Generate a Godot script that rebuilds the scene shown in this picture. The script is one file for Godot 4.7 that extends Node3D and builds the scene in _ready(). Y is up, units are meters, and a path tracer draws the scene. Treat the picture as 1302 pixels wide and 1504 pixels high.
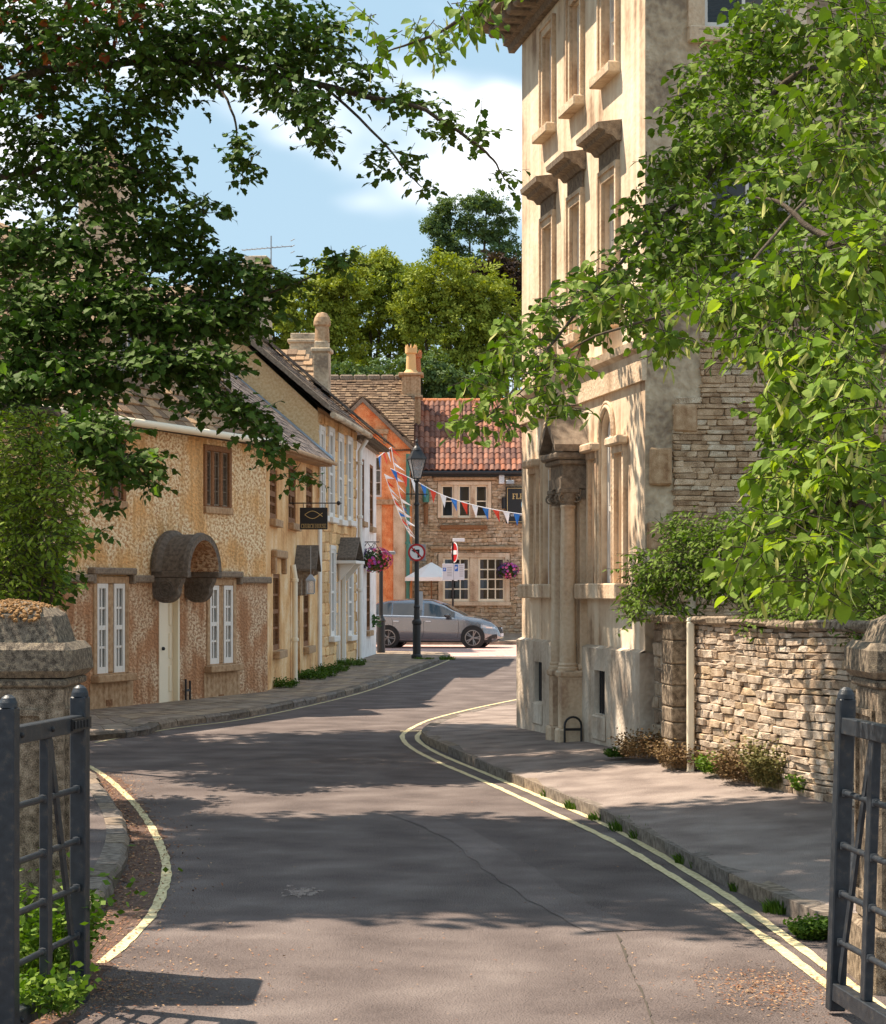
extends Node3D
# A village street of limestone cottages seen through an open gateway.

const FOC := 3200.0   # focal length, in pixels of the 1504 pixel high photograph
const EYE := 1.95     # camera height in metres
const HOR := 866.0    # row of the horizon
const CX := 651.0
var rng := RandomNumberGenerator.new()
var M := {}
var used := {}
var stone_shapes := []
var proc_sky: Texture2D


class MB:
	var v := PackedVector3Array()
	var n := PackedVector3Array()
	var c := PackedColorArray()
	var col := Color.WHITE
	var T := Transform3D()

	func tri(a: Vector3, b: Vector3, d: Vector3) -> void:
		a = T * a; b = T * b; d = T * d
		var m := (b - a).cross(d - a)
		if m.length_squared() < 1e-16:
			return
		m = m.normalized()
		v.append(a); v.append(d); v.append(b)
		for i in 3:
			n.append(m); c.append(col)

	func tri_n(a: Vector3, b: Vector3, d: Vector3, na: Vector3, nb: Vector3, nd: Vector3) -> void:
		v.append(T * a); v.append(T * d); v.append(T * b)
		n.append((T.basis * na).normalized()); n.append((T.basis * nd).normalized()); n.append((T.basis * nb).normalized())
		for i in 3:
			c.append(col)

	func quad(a: Vector3, b: Vector3, d: Vector3, e: Vector3) -> void:
		tri(a, b, d); tri(a, d, e)

	func out_tri(a: Vector3, b: Vector3, d: Vector3, mid: Vector3) -> void:
		if (b - a).cross(d - a).dot(a + b + d - 3.0 * mid) < 0.0:
			tri(a, d, b)
		else:
			tri(a, b, d)

	func out_quad(a: Vector3, b: Vector3, d: Vector3, e: Vector3, mid: Vector3) -> void:
		out_tri(a, b, d, mid); out_tri(a, d, e, mid)

	func box(lo: Vector3, hi: Vector3) -> void:
		var k := []
		for i in 8:
			k.append(Vector3(hi.x if i & 1 else lo.x, hi.y if i & 2 else lo.y, hi.z if i & 4 else lo.z))
		quad(k[5], k[1], k[3], k[7]); quad(k[0], k[4], k[6], k[2])
		quad(k[2], k[6], k[7], k[3]); quad(k[0], k[1], k[5], k[4])
		quad(k[4], k[5], k[7], k[6]); quad(k[1], k[0], k[2], k[3])

	func hexa(k: Array) -> void:   # eight corners, bit order x y z
		var mid := Vector3.ZERO
		for p in k:
			mid += p / 8.0
		for f in [[5, 1, 3, 7], [0, 4, 6, 2], [2, 6, 7, 3], [0, 1, 5, 4], [4, 5, 7, 6], [1, 0, 2, 3]]:
			out_quad(k[f[0]], k[f[1]], k[f[2]], k[f[3]], mid)

	func bev(lo: Vector3, hi: Vector3, r: float, jitter := 0.0, g: RandomNumberGenerator = null) -> void:
		var mid := (lo + hi) / 2.0
		var p := []
		for i in 8:
			var s := Vector3(1 if i & 1 else -1, 1 if i & 2 else -1, 1 if i & 4 else -1)
			var q := Vector3(hi.x if i & 1 else lo.x, hi.y if i & 2 else lo.y, hi.z if i & 4 else lo.z)
			if g:
				q += Vector3(g.randf_range(-jitter, jitter), g.randf_range(-jitter, jitter), g.randf_range(-jitter, jitter))
			p.append([q - Vector3(0, s.y, s.z) * r, q - Vector3(s.x, 0, s.z) * r, q - Vector3(s.x, s.y, 0) * r])
		for f in [[1, 3, 7, 5, 0], [0, 2, 6, 4, 0], [2, 3, 7, 6, 1], [0, 1, 5, 4, 1], [4, 5, 7, 6, 2], [0, 1, 3, 2, 2]]:
			out_quad(p[f[0]][f[4]], p[f[1]][f[4]], p[f[2]][f[4]], p[f[3]][f[4]], mid)
		for i in 8:
			out_tri(p[i][0], p[i][1], p[i][2], mid)
			for ax in 3:
				var j := i | (1 << ax)
				if j != i:
					var e := (ax + 1) % 3
					var h := (ax + 2) % 3
					out_quad(p[i][e], p[j][e], p[j][h], p[i][h], mid)

	func tube(path: Array, radii: Array, sides := 8) -> void:
		var rings := []
		var norms := []
		var side := Vector3.ZERO
		for i in path.size():
			var d: Vector3 = (path[mini(i + 1, path.size() - 1)] - path[maxi(i - 1, 0)]).normalized()
			if side == Vector3.ZERO:
				side = d.cross(Vector3.UP if absf(d.y) < 0.9 else Vector3.RIGHT).normalized()
			side = (side - d * side.dot(d)).normalized()
			var up := side.cross(d)
			var ring := []
			var nr := []
			for k in sides:
				var a := TAU * k / sides
				var o := side * cos(a) + up * sin(a)
				ring.append(path[i] + o * float(radii[mini(i, radii.size() - 1)]))
				nr.append(o)
			rings.append(ring); norms.append(nr)
		for i in path.size() - 1:
			for k in sides:
				var j := (k + 1) % sides
				tri_n(rings[i][k], rings[i + 1][j], rings[i][j], norms[i][k], norms[i + 1][j], norms[i][j])
				tri_n(rings[i][k], rings[i + 1][k], rings[i + 1][j], norms[i][k], norms[i + 1][k], norms[i + 1][j])
		for k in range(1, sides - 1):
			var l := path.size() - 1
			tri(rings[0][0], rings[0][k], rings[0][k + 1])
			tri(rings[l][0], rings[l][k + 1], rings[l][k])

	func lathe(o: Vector3, prof: Array, sides := 16) -> void:   # prof of Vector2(radius, height) from the bottom up
		for i in prof.size() - 1:
			var a: Vector2 = prof[i]
			var b: Vector2 = prof[i + 1]
			var t := (b - a).normalized()
			for k in sides:
				var d0 := Vector3(cos(TAU * k / sides), 0, sin(TAU * k / sides))
				var d1 := Vector3(cos(TAU * (k + 1) / sides), 0, sin(TAU * (k + 1) / sides))
				var n0 := d0 * t.y - Vector3(0, t.x, 0)
				var n1 := d1 * t.y - Vector3(0, t.x, 0)
				var p0 := o + d0 * a.x + Vector3(0, a.y, 0)
				var p1 := o + d1 * a.x + Vector3(0, a.y, 0)
				var q0 := o + d0 * b.x + Vector3(0, b.y, 0)
				var q1 := o + d1 * b.x + Vector3(0, b.y, 0)
				tri_n(p0, q1, p1, n0, n1, n1); tri_n(p0, q0, q1, n0, n0, n1)

	func prism(poly: Array, z0: float, z1: float) -> void:   # a polygon in x, y pulled out along z
		var area := 0.0
		for i in poly.size():
			var p: Vector2 = poly[i]
			area += p.cross(poly[(i + 1) % poly.size()])
		var q := PackedVector2Array(poly)
		if area < 0:
			q.reverse()
		var ix := Geometry2D.triangulate_polygon(q)
		for i in range(0, ix.size(), 3):
			var a := q[ix[i]]
			var b := q[ix[i + 1]]
			var d := q[ix[i + 2]]
			if (b - a).cross(d - a) < 0:
				var s := b; b = d; d = s
			tri(Vector3(a.x, a.y, z1), Vector3(b.x, b.y, z1), Vector3(d.x, d.y, z1))
			tri(Vector3(a.x, a.y, z0), Vector3(d.x, d.y, z0), Vector3(b.x, b.y, z0))
		for i in q.size():
			var a := q[i]
			var b := q[(i + 1) % q.size()]
			quad(Vector3(a.x, a.y, z1), Vector3(a.x, a.y, z0), Vector3(b.x, b.y, z0), Vector3(b.x, b.y, z1))

	func wall(x0: float, x1: float, y0: float, y1: float, holes: Array, z: float, depth: float) -> void:
		var xs := [x0, x1]
		var ys := [y0, y1]
		for h: Rect2 in holes:
			xs.append(clampf(h.position.x, x0, x1)); xs.append(clampf(h.end.x, x0, x1))
			ys.append(clampf(h.position.y, y0, y1)); ys.append(clampf(h.end.y, y0, y1))
		xs.sort(); ys.sort()
		for i in xs.size() - 1:
			for j in ys.size() - 1:
				if xs[i + 1] - xs[i] < 1e-5 or ys[j + 1] - ys[j] < 1e-5:
					continue
				var m := Vector2((xs[i] + xs[i + 1]) / 2, (ys[j] + ys[j + 1]) / 2)
				var open := false
				for h: Rect2 in holes:
					open = open or h.has_point(m)
				if not open:
					quad(Vector3(xs[i], ys[j], z), Vector3(xs[i + 1], ys[j], z), Vector3(xs[i + 1], ys[j + 1], z), Vector3(xs[i], ys[j + 1], z))
		for h: Rect2 in holes:
			var a := Vector3(h.position.x, maxf(h.position.y, y0), z)
			var b := Vector3(h.end.x, maxf(h.position.y, y0), z)
			var d := Vector3(h.end.x, minf(h.end.y, y1), z)
			var e := Vector3(h.position.x, minf(h.end.y, y1), z)
			if d.y <= a.y:
				continue
			var k := Vector3(0, 0, -depth)
			quad(a, a + k, e + k, e); quad(d, d + k, b + k, b)
			if h.position.y >= y0 - 0.001:
				quad(b, b + k, a + k, a)
			if h.end.y <= y1 + 0.001:
				quad(e, e + k, d + k, d)

	func spandrel(x0: float, x1: float, ys: float, z: float, depth: float) -> void:   # closes the corners over a round arch
		var r := (x1 - x0) / 2
		var m := (x0 + x1) / 2
		var N := 16
		for i in N:
			var a := PI - PI * i / N
			var b := PI - PI * (i + 1) / N
			var p := Vector3(m + r * cos(a), ys + r * sin(a), z)
			var q := Vector3(m + r * cos(b), ys + r * sin(b), z)
			var top := ys + r + 0.001
			quad(p, q, Vector3(q.x, top, z), Vector3(p.x, top, z))
			quad(p, p - Vector3(0, 0, depth), q - Vector3(0, 0, depth), q)

	func add_mesh(m: ArrayMesh, t: Transform3D) -> void:
		var ar := m.surface_get_arrays(0)
		var mv: PackedVector3Array = t * (ar[0] as PackedVector3Array)
		v.append_array(mv)
		var bi := t.basis.inverse().transposed()
		for q: Vector3 in ar[1]:
			n.append((bi * q).normalized()); c.append(col)

	func mesh() -> ArrayMesh:
		var a := []
		a.resize(Mesh.ARRAY_MAX)
		a[Mesh.ARRAY_VERTEX] = v; a[Mesh.ARRAY_NORMAL] = n; a[Mesh.ARRAY_COLOR] = c
		var m := ArrayMesh.new()
		m.add_surface_from_arrays(Mesh.PRIMITIVE_TRIANGLES, a)
		return m


# ---------------------------------------------------------------- placing
func pt(px: float, py: float, d: float) -> Vector3:
	return Vector3((px - CX) / FOC * d, EYE + (HOR - py) / FOC * d, -d)

func gp(px: float, py: float, y := 0.0) -> Vector3:
	var d := (EYE - y) * FOC / (py - HOR)
	return Vector3((px - CX) / FOC * d, y, -d)

func frame_of(a: Vector3, b: Vector3) -> Transform3D:   # x along the front from a to b, y up, z out of the front
	var u := Vector3(b.x - a.x, 0, b.z - a.z).normalized()
	return Transform3D(Basis(u, Vector3.UP, u.cross(Vector3.UP)), Vector3(a.x, 0, a.z))

func on(t: Transform3D, px: float, py: float, off := 0.0) -> Vector2:   # where the front carries that point of the photograph
	var i := t.affine_inverse()
	var o := i * Vector3(0, EYE, 0)
	var d := i.basis * Vector3((px - CX) / FOC, (HOR - py) / FOC, -1)
	var p := o + d * ((off - o.z) / d.z)
	return Vector2(p.x, p.y)

func rect_on(t: Transform3D, x0: float, x1: float, top: float, bottom: float, off := 0.0) -> Rect2:
	var m := (x0 + x1) / 2
	var a := on(t, x0, HOR, off).x
	var b := on(t, x1, HOR, off).x
	var y1 := on(t, m, top, off).y
	var y0 := on(t, m, bottom, off).y
	return Rect2(a, y0, b - a, y1 - y0)

func numbered(called: String) -> String:
	used[called] = used.get(called, -1) + 1
	return called if used[called] == 0 else "%s_%03d" % [called, used[called]]

func thing(called: String, label: String, category: String, t := Transform3D(), group := "") -> Node3D:
	var o := Node3D.new()
	o.name = numbered(called)
	add_child(o)
	o.transform = t
	tag(o, label, category, group)
	return o

func tag(o: Node, label: String, category: String, group := "") -> void:
	o.set_meta("label", label); o.set_meta("category", category)
	if group:
		o.set_meta("group", group)

func part(parent: Node, called: String, mb, m: Material, kind := "") -> MeshInstance3D:
	var o := MeshInstance3D.new()
	o.mesh = mb.mesh() if mb is MB else mb
	o.material_override = m
	o.name = numbered(called) if parent == self else called
	parent.add_child(o, true)
	if kind:
		o.set_meta("kind", kind)
	return o

func structure(called: String, mb: MB, m: Material) -> MeshInstance3D:
	return part(self, called, mb, m, "structure")

func one(called: String, label: String, category: String, mb: MB, m: Material, group := "") -> MeshInstance3D:
	var o := part(self, called, mb, m)
	tag(o, label, category, group)
	return o

func smooth_line(p: Array, steps := 6) -> Array:
	var cu := Curve3D.new()
	for i in p.size():
		var t: Vector3 = (p[mini(i + 1, p.size() - 1)] - p[maxi(i - 1, 0)]) / 6.0
		cu.add_point(p[i], -t, t)
	var r := []
	for i in (p.size() - 1) * steps + 1:
		r.append(cu.sample(mini(i / steps, p.size() - 2), float(i) / steps - mini(i / steps, p.size() - 2)))
	return r


# ---------------------------------------------------------------- materials
func nz(sd: int, freq: float, w: int, h: int, oct := 4, kind := FastNoiseLite.TYPE_SIMPLEX_SMOOTH) -> Image:
	var f := FastNoiseLite.new()
	f.seed = sd; f.frequency = freq; f.noise_type = kind
	f.fractal_type = FastNoiseLite.FRACTAL_FBM if oct > 1 else FastNoiseLite.FRACTAL_NONE
	f.fractal_octaves = oct
	if kind == FastNoiseLite.TYPE_CELLULAR:
		f.cellular_return_type = FastNoiseLite.RETURN_DISTANCE2_SUB
	return f.get_seamless_image(w, h, false, false, 0.12, true)

func to_tex(bytes: PackedByteArray, s: int) -> ImageTexture:
	return ImageTexture.create_from_image(Image.create_from_data(s, s, false, Image.FORMAT_RGB8, bytes))

# a surface of mixed tones: stops from low to high; k fine against coarse, streak pulls the pattern downwards, spot adds dark pits
func surface(stops: Array, sd: int, coarse: float, fine: float, k: float, tile: float, rough: float, bump: float, opt := {}) -> StandardMaterial3D:
	var S: int = opt.get("size", 512)
	var a := nz(sd, coarse, S, S).get_data()
	var fi := nz(sd + 7, fine, S, S, opt.get("oct", 3), opt.get("kind", FastNoiseLite.TYPE_SIMPLEX_SMOOTH))
	var b := fi.get_data()
	var si := nz(sd + 13, 0.02, S, 20, 3)
	si.resize(S, S, Image.INTERPOLATE_CUBIC)
	var st := si.get_data()
	var streak: float = opt.get("streak", 0.0)
	var spot: float = opt.get("spot", 0.0)
	var gain: float = opt.get("gain", 1.7)
	var lut := PackedByteArray()
	for i in 256:
		var x := i / 255.0 * (stops.size() - 1)
		var j := mini(int(x), stops.size() - 2)
		var c: Color = (stops[j] as Color).lerp(stops[j + 1], x - j)
		lut.append(c.r8); lut.append(c.g8); lut.append(c.b8)
	var o := PackedByteArray()
	o.resize(S * S * 3)
	for i in S * S:
		var t := a[i] * (1.0 - k) + b[i] * k
		t = t * (1.0 - streak) + st[i] * streak
		t = clampf((t - 127.5) * gain + 127.5, 0.0, 255.0)
		if b[i] < spot:
			t *= 0.55
		var q := int(t) * 3
		o[i * 3] = lut[q]; o[i * 3 + 1] = lut[q + 1]; o[i * 3 + 2] = lut[q + 2]
	var m := StandardMaterial3D.new()
	m.albedo_texture = to_tex(o, S)
	m.roughness = rough
	m.uv1_triplanar = true
	m.uv1_world_triplanar = opt.get("world", false)
	m.uv1_triplanar_sharpness = 6.0
	m.uv1_scale = Vector3.ONE / tile
	if bump > 0:
		fi.convert(Image.FORMAT_RGBA8)
		fi.bump_map_to_normal_map(bump)
		m.normal_enabled = true
		m.normal_texture = ImageTexture.create_from_image(fi)
		m.normal_scale = 1.0
	m.metallic_specular = opt.get("spec", 0.35)
	return m

# old render: flat ochre where it holds, a pale net round dark pits where the stone shows through
func pitted(sd: int, flat: Color, pit: Color, net: Color, cover: float, tile: float, bump: float) -> StandardMaterial3D:
	var S := 1024
	var a := nz(sd, 0.0042, S, S, 4).get_data()
	var fi := nz(sd + 3, 0.075, 620, S, 4)
	fi.resize(S, S, Image.INTERPOLATE_CUBIC)
	var b := fi.get_data()
	var b2 := nz(sd + 9, 0.2, S, S, 3).get_data()
	var si := nz(sd + 5, 0.02, S, 60, 3)
	si.resize(S, S, Image.INTERPOLATE_CUBIC)
	var st := si.get_data()
	var o := PackedByteArray()
	o.resize(S * S * 3)
	for i in S * S:
		var m := clampf((a[i] / 255.0 + (st[i] / 255.0 - 0.5) * 0.35 - 1.0 + cover) * 2.6 + 0.5, 0.0, 1.0)
		var t := clampf((b[i] * 0.6 + b2[i] * 0.4) / 255.0 * 3.4 - 1.0, 0.0, 1.0)
		var w := 0.9 + 0.2 * st[i] / 255.0
		var c := (flat * lerpf(0.86, 1.1, b[i] / 255.0) * w).lerp(pit.lerp(net, t), m)
		o[i * 3] = clampi(c.r8, 0, 255); o[i * 3 + 1] = clampi(c.g8, 0, 255); o[i * 3 + 2] = clampi(c.b8, 0, 255)
	var m2 := StandardMaterial3D.new()
	m2.albedo_texture = to_tex(o, S)
	m2.roughness = 0.93
	m2.uv1_triplanar = true
	m2.uv1_triplanar_sharpness = 6.0
	m2.uv1_scale = Vector3.ONE / tile
	fi.convert(Image.FORMAT_RGBA8)
	fi.bump_map_to_normal_map(bump)
	m2.normal_enabled = true
	m2.normal_texture = ImageTexture.create_from_image(fi)
	m2.metallic_specular = 0.3
	return m2

func plain(c: Color, rough := 0.7, metal := 0.0) -> StandardMaterial3D:
	var m := StandardMaterial3D.new()
	m.albedo_color = c; m.roughness = rough; m.metallic = metal
	return m

func tint(src: StandardMaterial3D, c: Color) -> StandardMaterial3D:
	var m: StandardMaterial3D = src.duplicate()
	m.albedo_color = c
	return m

func rgb(r: float, g: float, b: float) -> Color:
	return Color(r / 255.0, g / 255.0, b / 255.0)

func leaf_mat(back: Color) -> StandardMaterial3D:
	var m := StandardMaterial3D.new()
	m.vertex_color_use_as_albedo = true
	m.roughness = 0.6
	m.metallic_specular = 0.22
	m.backlight_enabled = true
	m.backlight = back
	m.cull_mode = BaseMaterial3D.CULL_DISABLED
	return m

func make_materials() -> void:
	M.asphalt = surface([rgb(76, 67, 64), rgb(104, 93, 89), rgb(114, 103, 98), rgb(148, 136, 129)], 3, 0.005, 0.45, 0.52, 5.3, 0.92, 3.0, {"oct": 1, "gain": 1.5, "world": true, "size": 1024, "spec": 0.25})
	M.asphalt_old = surface([rgb(102, 90, 84), rgb(139, 125, 117), rgb(153, 139, 130), rgb(182, 168, 157)], 31, 0.006, 0.42, 0.6, 4.1, 0.93, 3.0, {"oct": 1, "gain": 1.6, "world": true, "size": 1024, "spec": 0.25})
	M.flag = surface([rgb(104, 90, 78), rgb(140, 124, 108), rgb(156, 140, 122), rgb(178, 160, 140)], 41, 0.01, 0.2, 0.5, 1.9, 0.9, 2.0, {"world": true})
	M.kerb = surface([rgb(70, 62, 56), rgb(112, 101, 91), rgb(134, 122, 110), rgb(158, 146, 132)], 43, 0.02, 0.25, 0.5, 0.9, 0.9, 2.5, {"world": true})
	M.joint = plain(rgb(70, 62, 52), 0.95)
	M.paint_yellow = surface([rgb(150, 134, 104), rgb(208, 190, 142), rgb(222, 206, 162), rgb(230, 217, 180)], 47, 0.03, 0.4, 0.5, 0.8, 0.8, 1.5, {"world": true, "gain": 1.8, "spot": 62.0})
	M.paint_white = plain(rgb(222, 214, 208), 0.8)
	M.paving_pink = surface([rgb(150, 118, 110), rgb(184, 152, 142), rgb(200, 168, 158), rgb(212, 184, 172)], 51, 0.02, 0.3, 0.5, 1.2, 0.9, 2.0, {"world": true})
	M.earth = surface([rgb(70, 62, 40), rgb(92, 84, 54), rgb(104, 100, 60), rgb(120, 112, 74)], 53, 0.02, 0.2, 0.5, 3.0, 0.95, 2.0, {"world": true})
	# limestone and renders
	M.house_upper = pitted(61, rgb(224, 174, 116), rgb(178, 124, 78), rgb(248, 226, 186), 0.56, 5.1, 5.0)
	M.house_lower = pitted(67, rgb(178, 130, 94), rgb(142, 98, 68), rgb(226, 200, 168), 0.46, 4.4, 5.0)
	M.dressed = surface([rgb(134, 100, 72), rgb(168, 134, 100), rgb(186, 154, 120), rgb(204, 176, 144)], 71, 0.02, 0.15, 0.4, 1.2, 0.9, 1.5, {"streak": 0.3})
	M.weathered_hood = surface([rgb(70, 62, 54), rgb(100, 90, 80), rgb(116, 105, 94), rgb(142, 129, 114)], 77, 0.02, 0.2, 0.5, 0.9, 0.85, 1.0)
	M.grit = surface([rgb(74, 56, 48), rgb(98, 76, 66), rgb(110, 88, 76), rgb(136, 112, 98)], 19, 0.02, 0.4, 0.6, 0.9, 0.95, 4.0, {"oct": 2, "world": true})
	M.dark_stone = surface([rgb(92, 78, 66), rgb(128, 112, 96), rgb(146, 130, 112), rgb(168, 152, 132)], 73, 0.02, 0.2, 0.5, 0.9, 0.9, 3.0)
	M.ochre = surface([rgb(196, 142, 92), rgb(224, 176, 120), rgb(232, 190, 138), rgb(242, 212, 170)], 79, 0.006, 0.08, 0.3, 4.2, 0.92, 2.0, {"streak": 0.14, "gain": 2.0})
	M.block = surface([rgb(198, 152, 102), rgb(222, 182, 132), rgb(232, 198, 150), rgb(242, 216, 176)], 83, 0.03, 0.16, 0.5, 1.2, 0.92, 3.0, {"world": true})
	M.block_mortar = plain(rgb(206, 166, 118), 0.95)
	M.whitewash = surface([rgb(206, 198, 192), rgb(228, 222, 216), rgb(236, 231, 226), rgb(242, 238, 234)], 89, 0.012, 0.1, 0.3, 3.0, 0.9, 1.0, {"streak": 0.3})
	M.white_paint = plain(rgb(226, 220, 211), 0.55)
	M.cream_paint = plain(rgb(238, 224, 196), 0.5)
	M.orange_render = surface([rgb(220, 124, 76), rgb(238, 148, 94), rgb(245, 166, 112), rgb(248, 192, 146)], 97, 0.012, 0.09, 0.4, 2.7, 0.92, 4.0, {"gain": 1.9, "streak": 0.15})
	M.rubble = surface([rgb(150, 130, 112), rgb(190, 171, 150), rgb(210, 193, 172), rgb(230, 217, 202)], 101, 0.012, 0.12, 0.5, 1.1, 0.93, 4.0, {"world": true, "gain": 2.0})
	M.mortar = surface([rgb(140, 120, 94), rgb(172, 152, 124), rgb(188, 170, 142), rgb(200, 184, 158)], 103, 0.02, 0.15, 0.5, 1.1, 0.95, 4.0, {"world": true})
	M.facade = surface([rgb(160, 130, 104), rgb(216, 190, 160), rgb(234, 214, 186), rgb(241, 226, 203)], 107, 0.004, 0.05, 0.2, 6.1, 0.88, 0.8, {"streak": 0.36, "gain": 1.7, "size": 1024})
	M.facade_trim = surface([rgb(164, 132, 106), rgb(200, 172, 142), rgb(218, 194, 164), rgb(230, 210, 184)], 109, 0.006, 0.1, 0.3, 3.1, 0.88, 1.2, {"streak": 0.25, "gain": 1.7})
	M.plinth = surface([rgb(138, 118, 102), rgb(184, 166, 146), rgb(206, 190, 170), rgb(228, 216, 198)], 113, 0.006, 0.1, 0.25, 4.1, 0.9, 1.2, {"streak": 0.32, "gain": 1.8})
	M.grey_render = surface([rgb(142, 124, 104), rgb(178, 158, 132), rgb(196, 176, 148), rgb(216, 198, 170)], 127, 0.006, 0.06, 0.35, 3.6, 0.92, 2.5, {"gain": 1.9})
	M.pier = surface([rgb(70, 60, 50), rgb(122, 106, 88), rgb(156, 138, 116), rgb(190, 172, 150)], 131, 0.025, 0.22, 0.55, 0.9, 0.94, 5.0, {"world": true, "gain": 2.0})
	M.lichen_cap = surface([rgb(62, 54, 46), rgb(110, 98, 84), rgb(146, 132, 114), rgb(186, 164, 128)], 137, 0.03, 0.2, 0.5, 0.6, 0.95, 6.0, {"world": true, "gain": 2.1})
	# roofs
	M.stone_tile = surface([rgb(104, 86, 70), rgb(138, 118, 98), rgb(156, 136, 112), rgb(178, 158, 132)], 139, 0.03, 0.2, 0.5, 0.8, 0.93, 3.0, {"world": true})
	M.dark_slate = surface([rgb(76, 68, 66), rgb(104, 96, 92), rgb(122, 114, 108), rgb(146, 136, 126)], 149, 0.03, 0.2, 0.5, 0.9, 0.8, 2.0, {"world": true})
	M.lead = surface([rgb(104, 116, 126), rgb(132, 146, 156), rgb(148, 160, 170), rgb(168, 178, 186)], 151, 0.03, 0.1, 0.4, 0.9, 0.6, 1.0, {"world": true})
	M.pantile = surface([rgb(108, 76, 64), rgb(134, 95, 80), rgb(148, 108, 92), rgb(168, 132, 114)], 157, 0.03, 0.2, 0.5, 0.9, 0.85, 2.0, {"world": true})
	M.brick = surface([rgb(140, 82, 52), rgb(176, 110, 72), rgb(190, 124, 84), rgb(204, 146, 106)], 163, 0.03, 0.2, 0.5, 0.9, 0.92, 2.0, {"world": true})
	M.pot = plain(rgb(222, 176, 116), 0.8)
	# joinery and metal
	M.brown_frame = surface([rgb(96, 62, 40), rgb(128, 88, 58), rgb(146, 104, 70), rgb(166, 122, 86)], 167, 0.03, 0.2, 0.5, 0.8, 0.85, 1.0)
	M.iron = plain(rgb(34, 32, 32), 0.5)
	M.gate = surface([rgb(24, 27, 31), rgb(33, 38, 44), rgb(38, 44, 51), rgb(80, 70, 60)], 173, 0.02, 0.3, 0.4, 0.7, 0.42, 1.0, {"world": true, "spec": 0.5})
	M.gutter_black = plain(rgb(38, 40, 44), 0.4)
	M.green_pipe = plain(rgb(70, 128, 112), 0.5)
	M.aluminium = plain(rgb(170, 172, 174), 0.4, 0.7)
	M.sign_black = plain(rgb(28, 28, 30), 0.5)
	M.gold = plain(rgb(206, 176, 116), 0.5)
	M.sign_white = plain(rgb(226, 226, 226), 0.5)
	M.sign_red = plain(rgb(176, 24, 30), 0.5)
	M.sign_blue = plain(rgb(40, 104, 190), 0.5)
	M.sign_grey = plain(rgb(150, 150, 152), 0.6)
	M.flag_red = cloth(rgb(224, 74, 52)); M.flag_blue = cloth(rgb(52, 116, 190)); M.flag_white = cloth(rgb(238, 238, 240))
	M.canvas = cloth(rgb(244, 242, 238))
	M.curtain = cloth(rgb(210, 206, 204))
	M.drape = cloth(rgb(120, 124, 140))
	M.dark_room = plain(rgb(126, 114, 100), 0.9)
	var g := StandardMaterial3D.new()
	g.transparency = BaseMaterial3D.TRANSPARENCY_ALPHA
	g.albedo_color = Color(0.1, 0.11, 0.12, 0.3)
	g.roughness = 0.04
	g.metallic_specular = 0.6
	M.glass = g
	var lg: StandardMaterial3D = g.duplicate()
	lg.albedo_color = Color(0.75, 0.75, 0.74, 0.35)
	M.lamp_glass = lg
	M.bark = surface([rgb(52, 44, 36), rgb(82, 70, 58), rgb(98, 86, 72), rgb(124, 112, 96)], 179, 0.03, 0.2, 0.5, 0.6, 0.95, 5.0, {"world": true})
	M.twig_tone = plain(Color.WHITE, 0.9)
	M.twig_tone.vertex_color_use_as_albedo = true
	M.twig = plain(rgb(78, 60, 46), 0.9)
	M.leaf_lime = leaf_mat(Color(0.6, 0.7, 0.13))
	M.leaf_dark = leaf_mat(Color(0.36, 0.5, 0.08))
	M.leaf_far = leaf_mat(Color(0.7, 0.7, 0.16))
	M.petal = leaf_mat(Color(0.3, 0.1, 0.15))
	M.litter = leaf_mat(Color(0.05, 0.03, 0.01))

func cloth(c: Color) -> StandardMaterial3D:
	var m := plain(c, 0.9)
	m.cull_mode = BaseMaterial3D.CULL_DISABLED
	m.backlight_enabled = true
	m.backlight = Color(c.r * 0.4, c.g * 0.4, c.b * 0.4)
	return m

func make_stone_shapes() -> void:
	for i in 10:
		var mb := MB.new()
		mb.bev(Vector3(-0.5, -0.5, -0.5), Vector3(0.5, 0.5, 0.5), 0.09, 0.085, rng)
		stone_shapes.append(mb.mesh())


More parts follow.
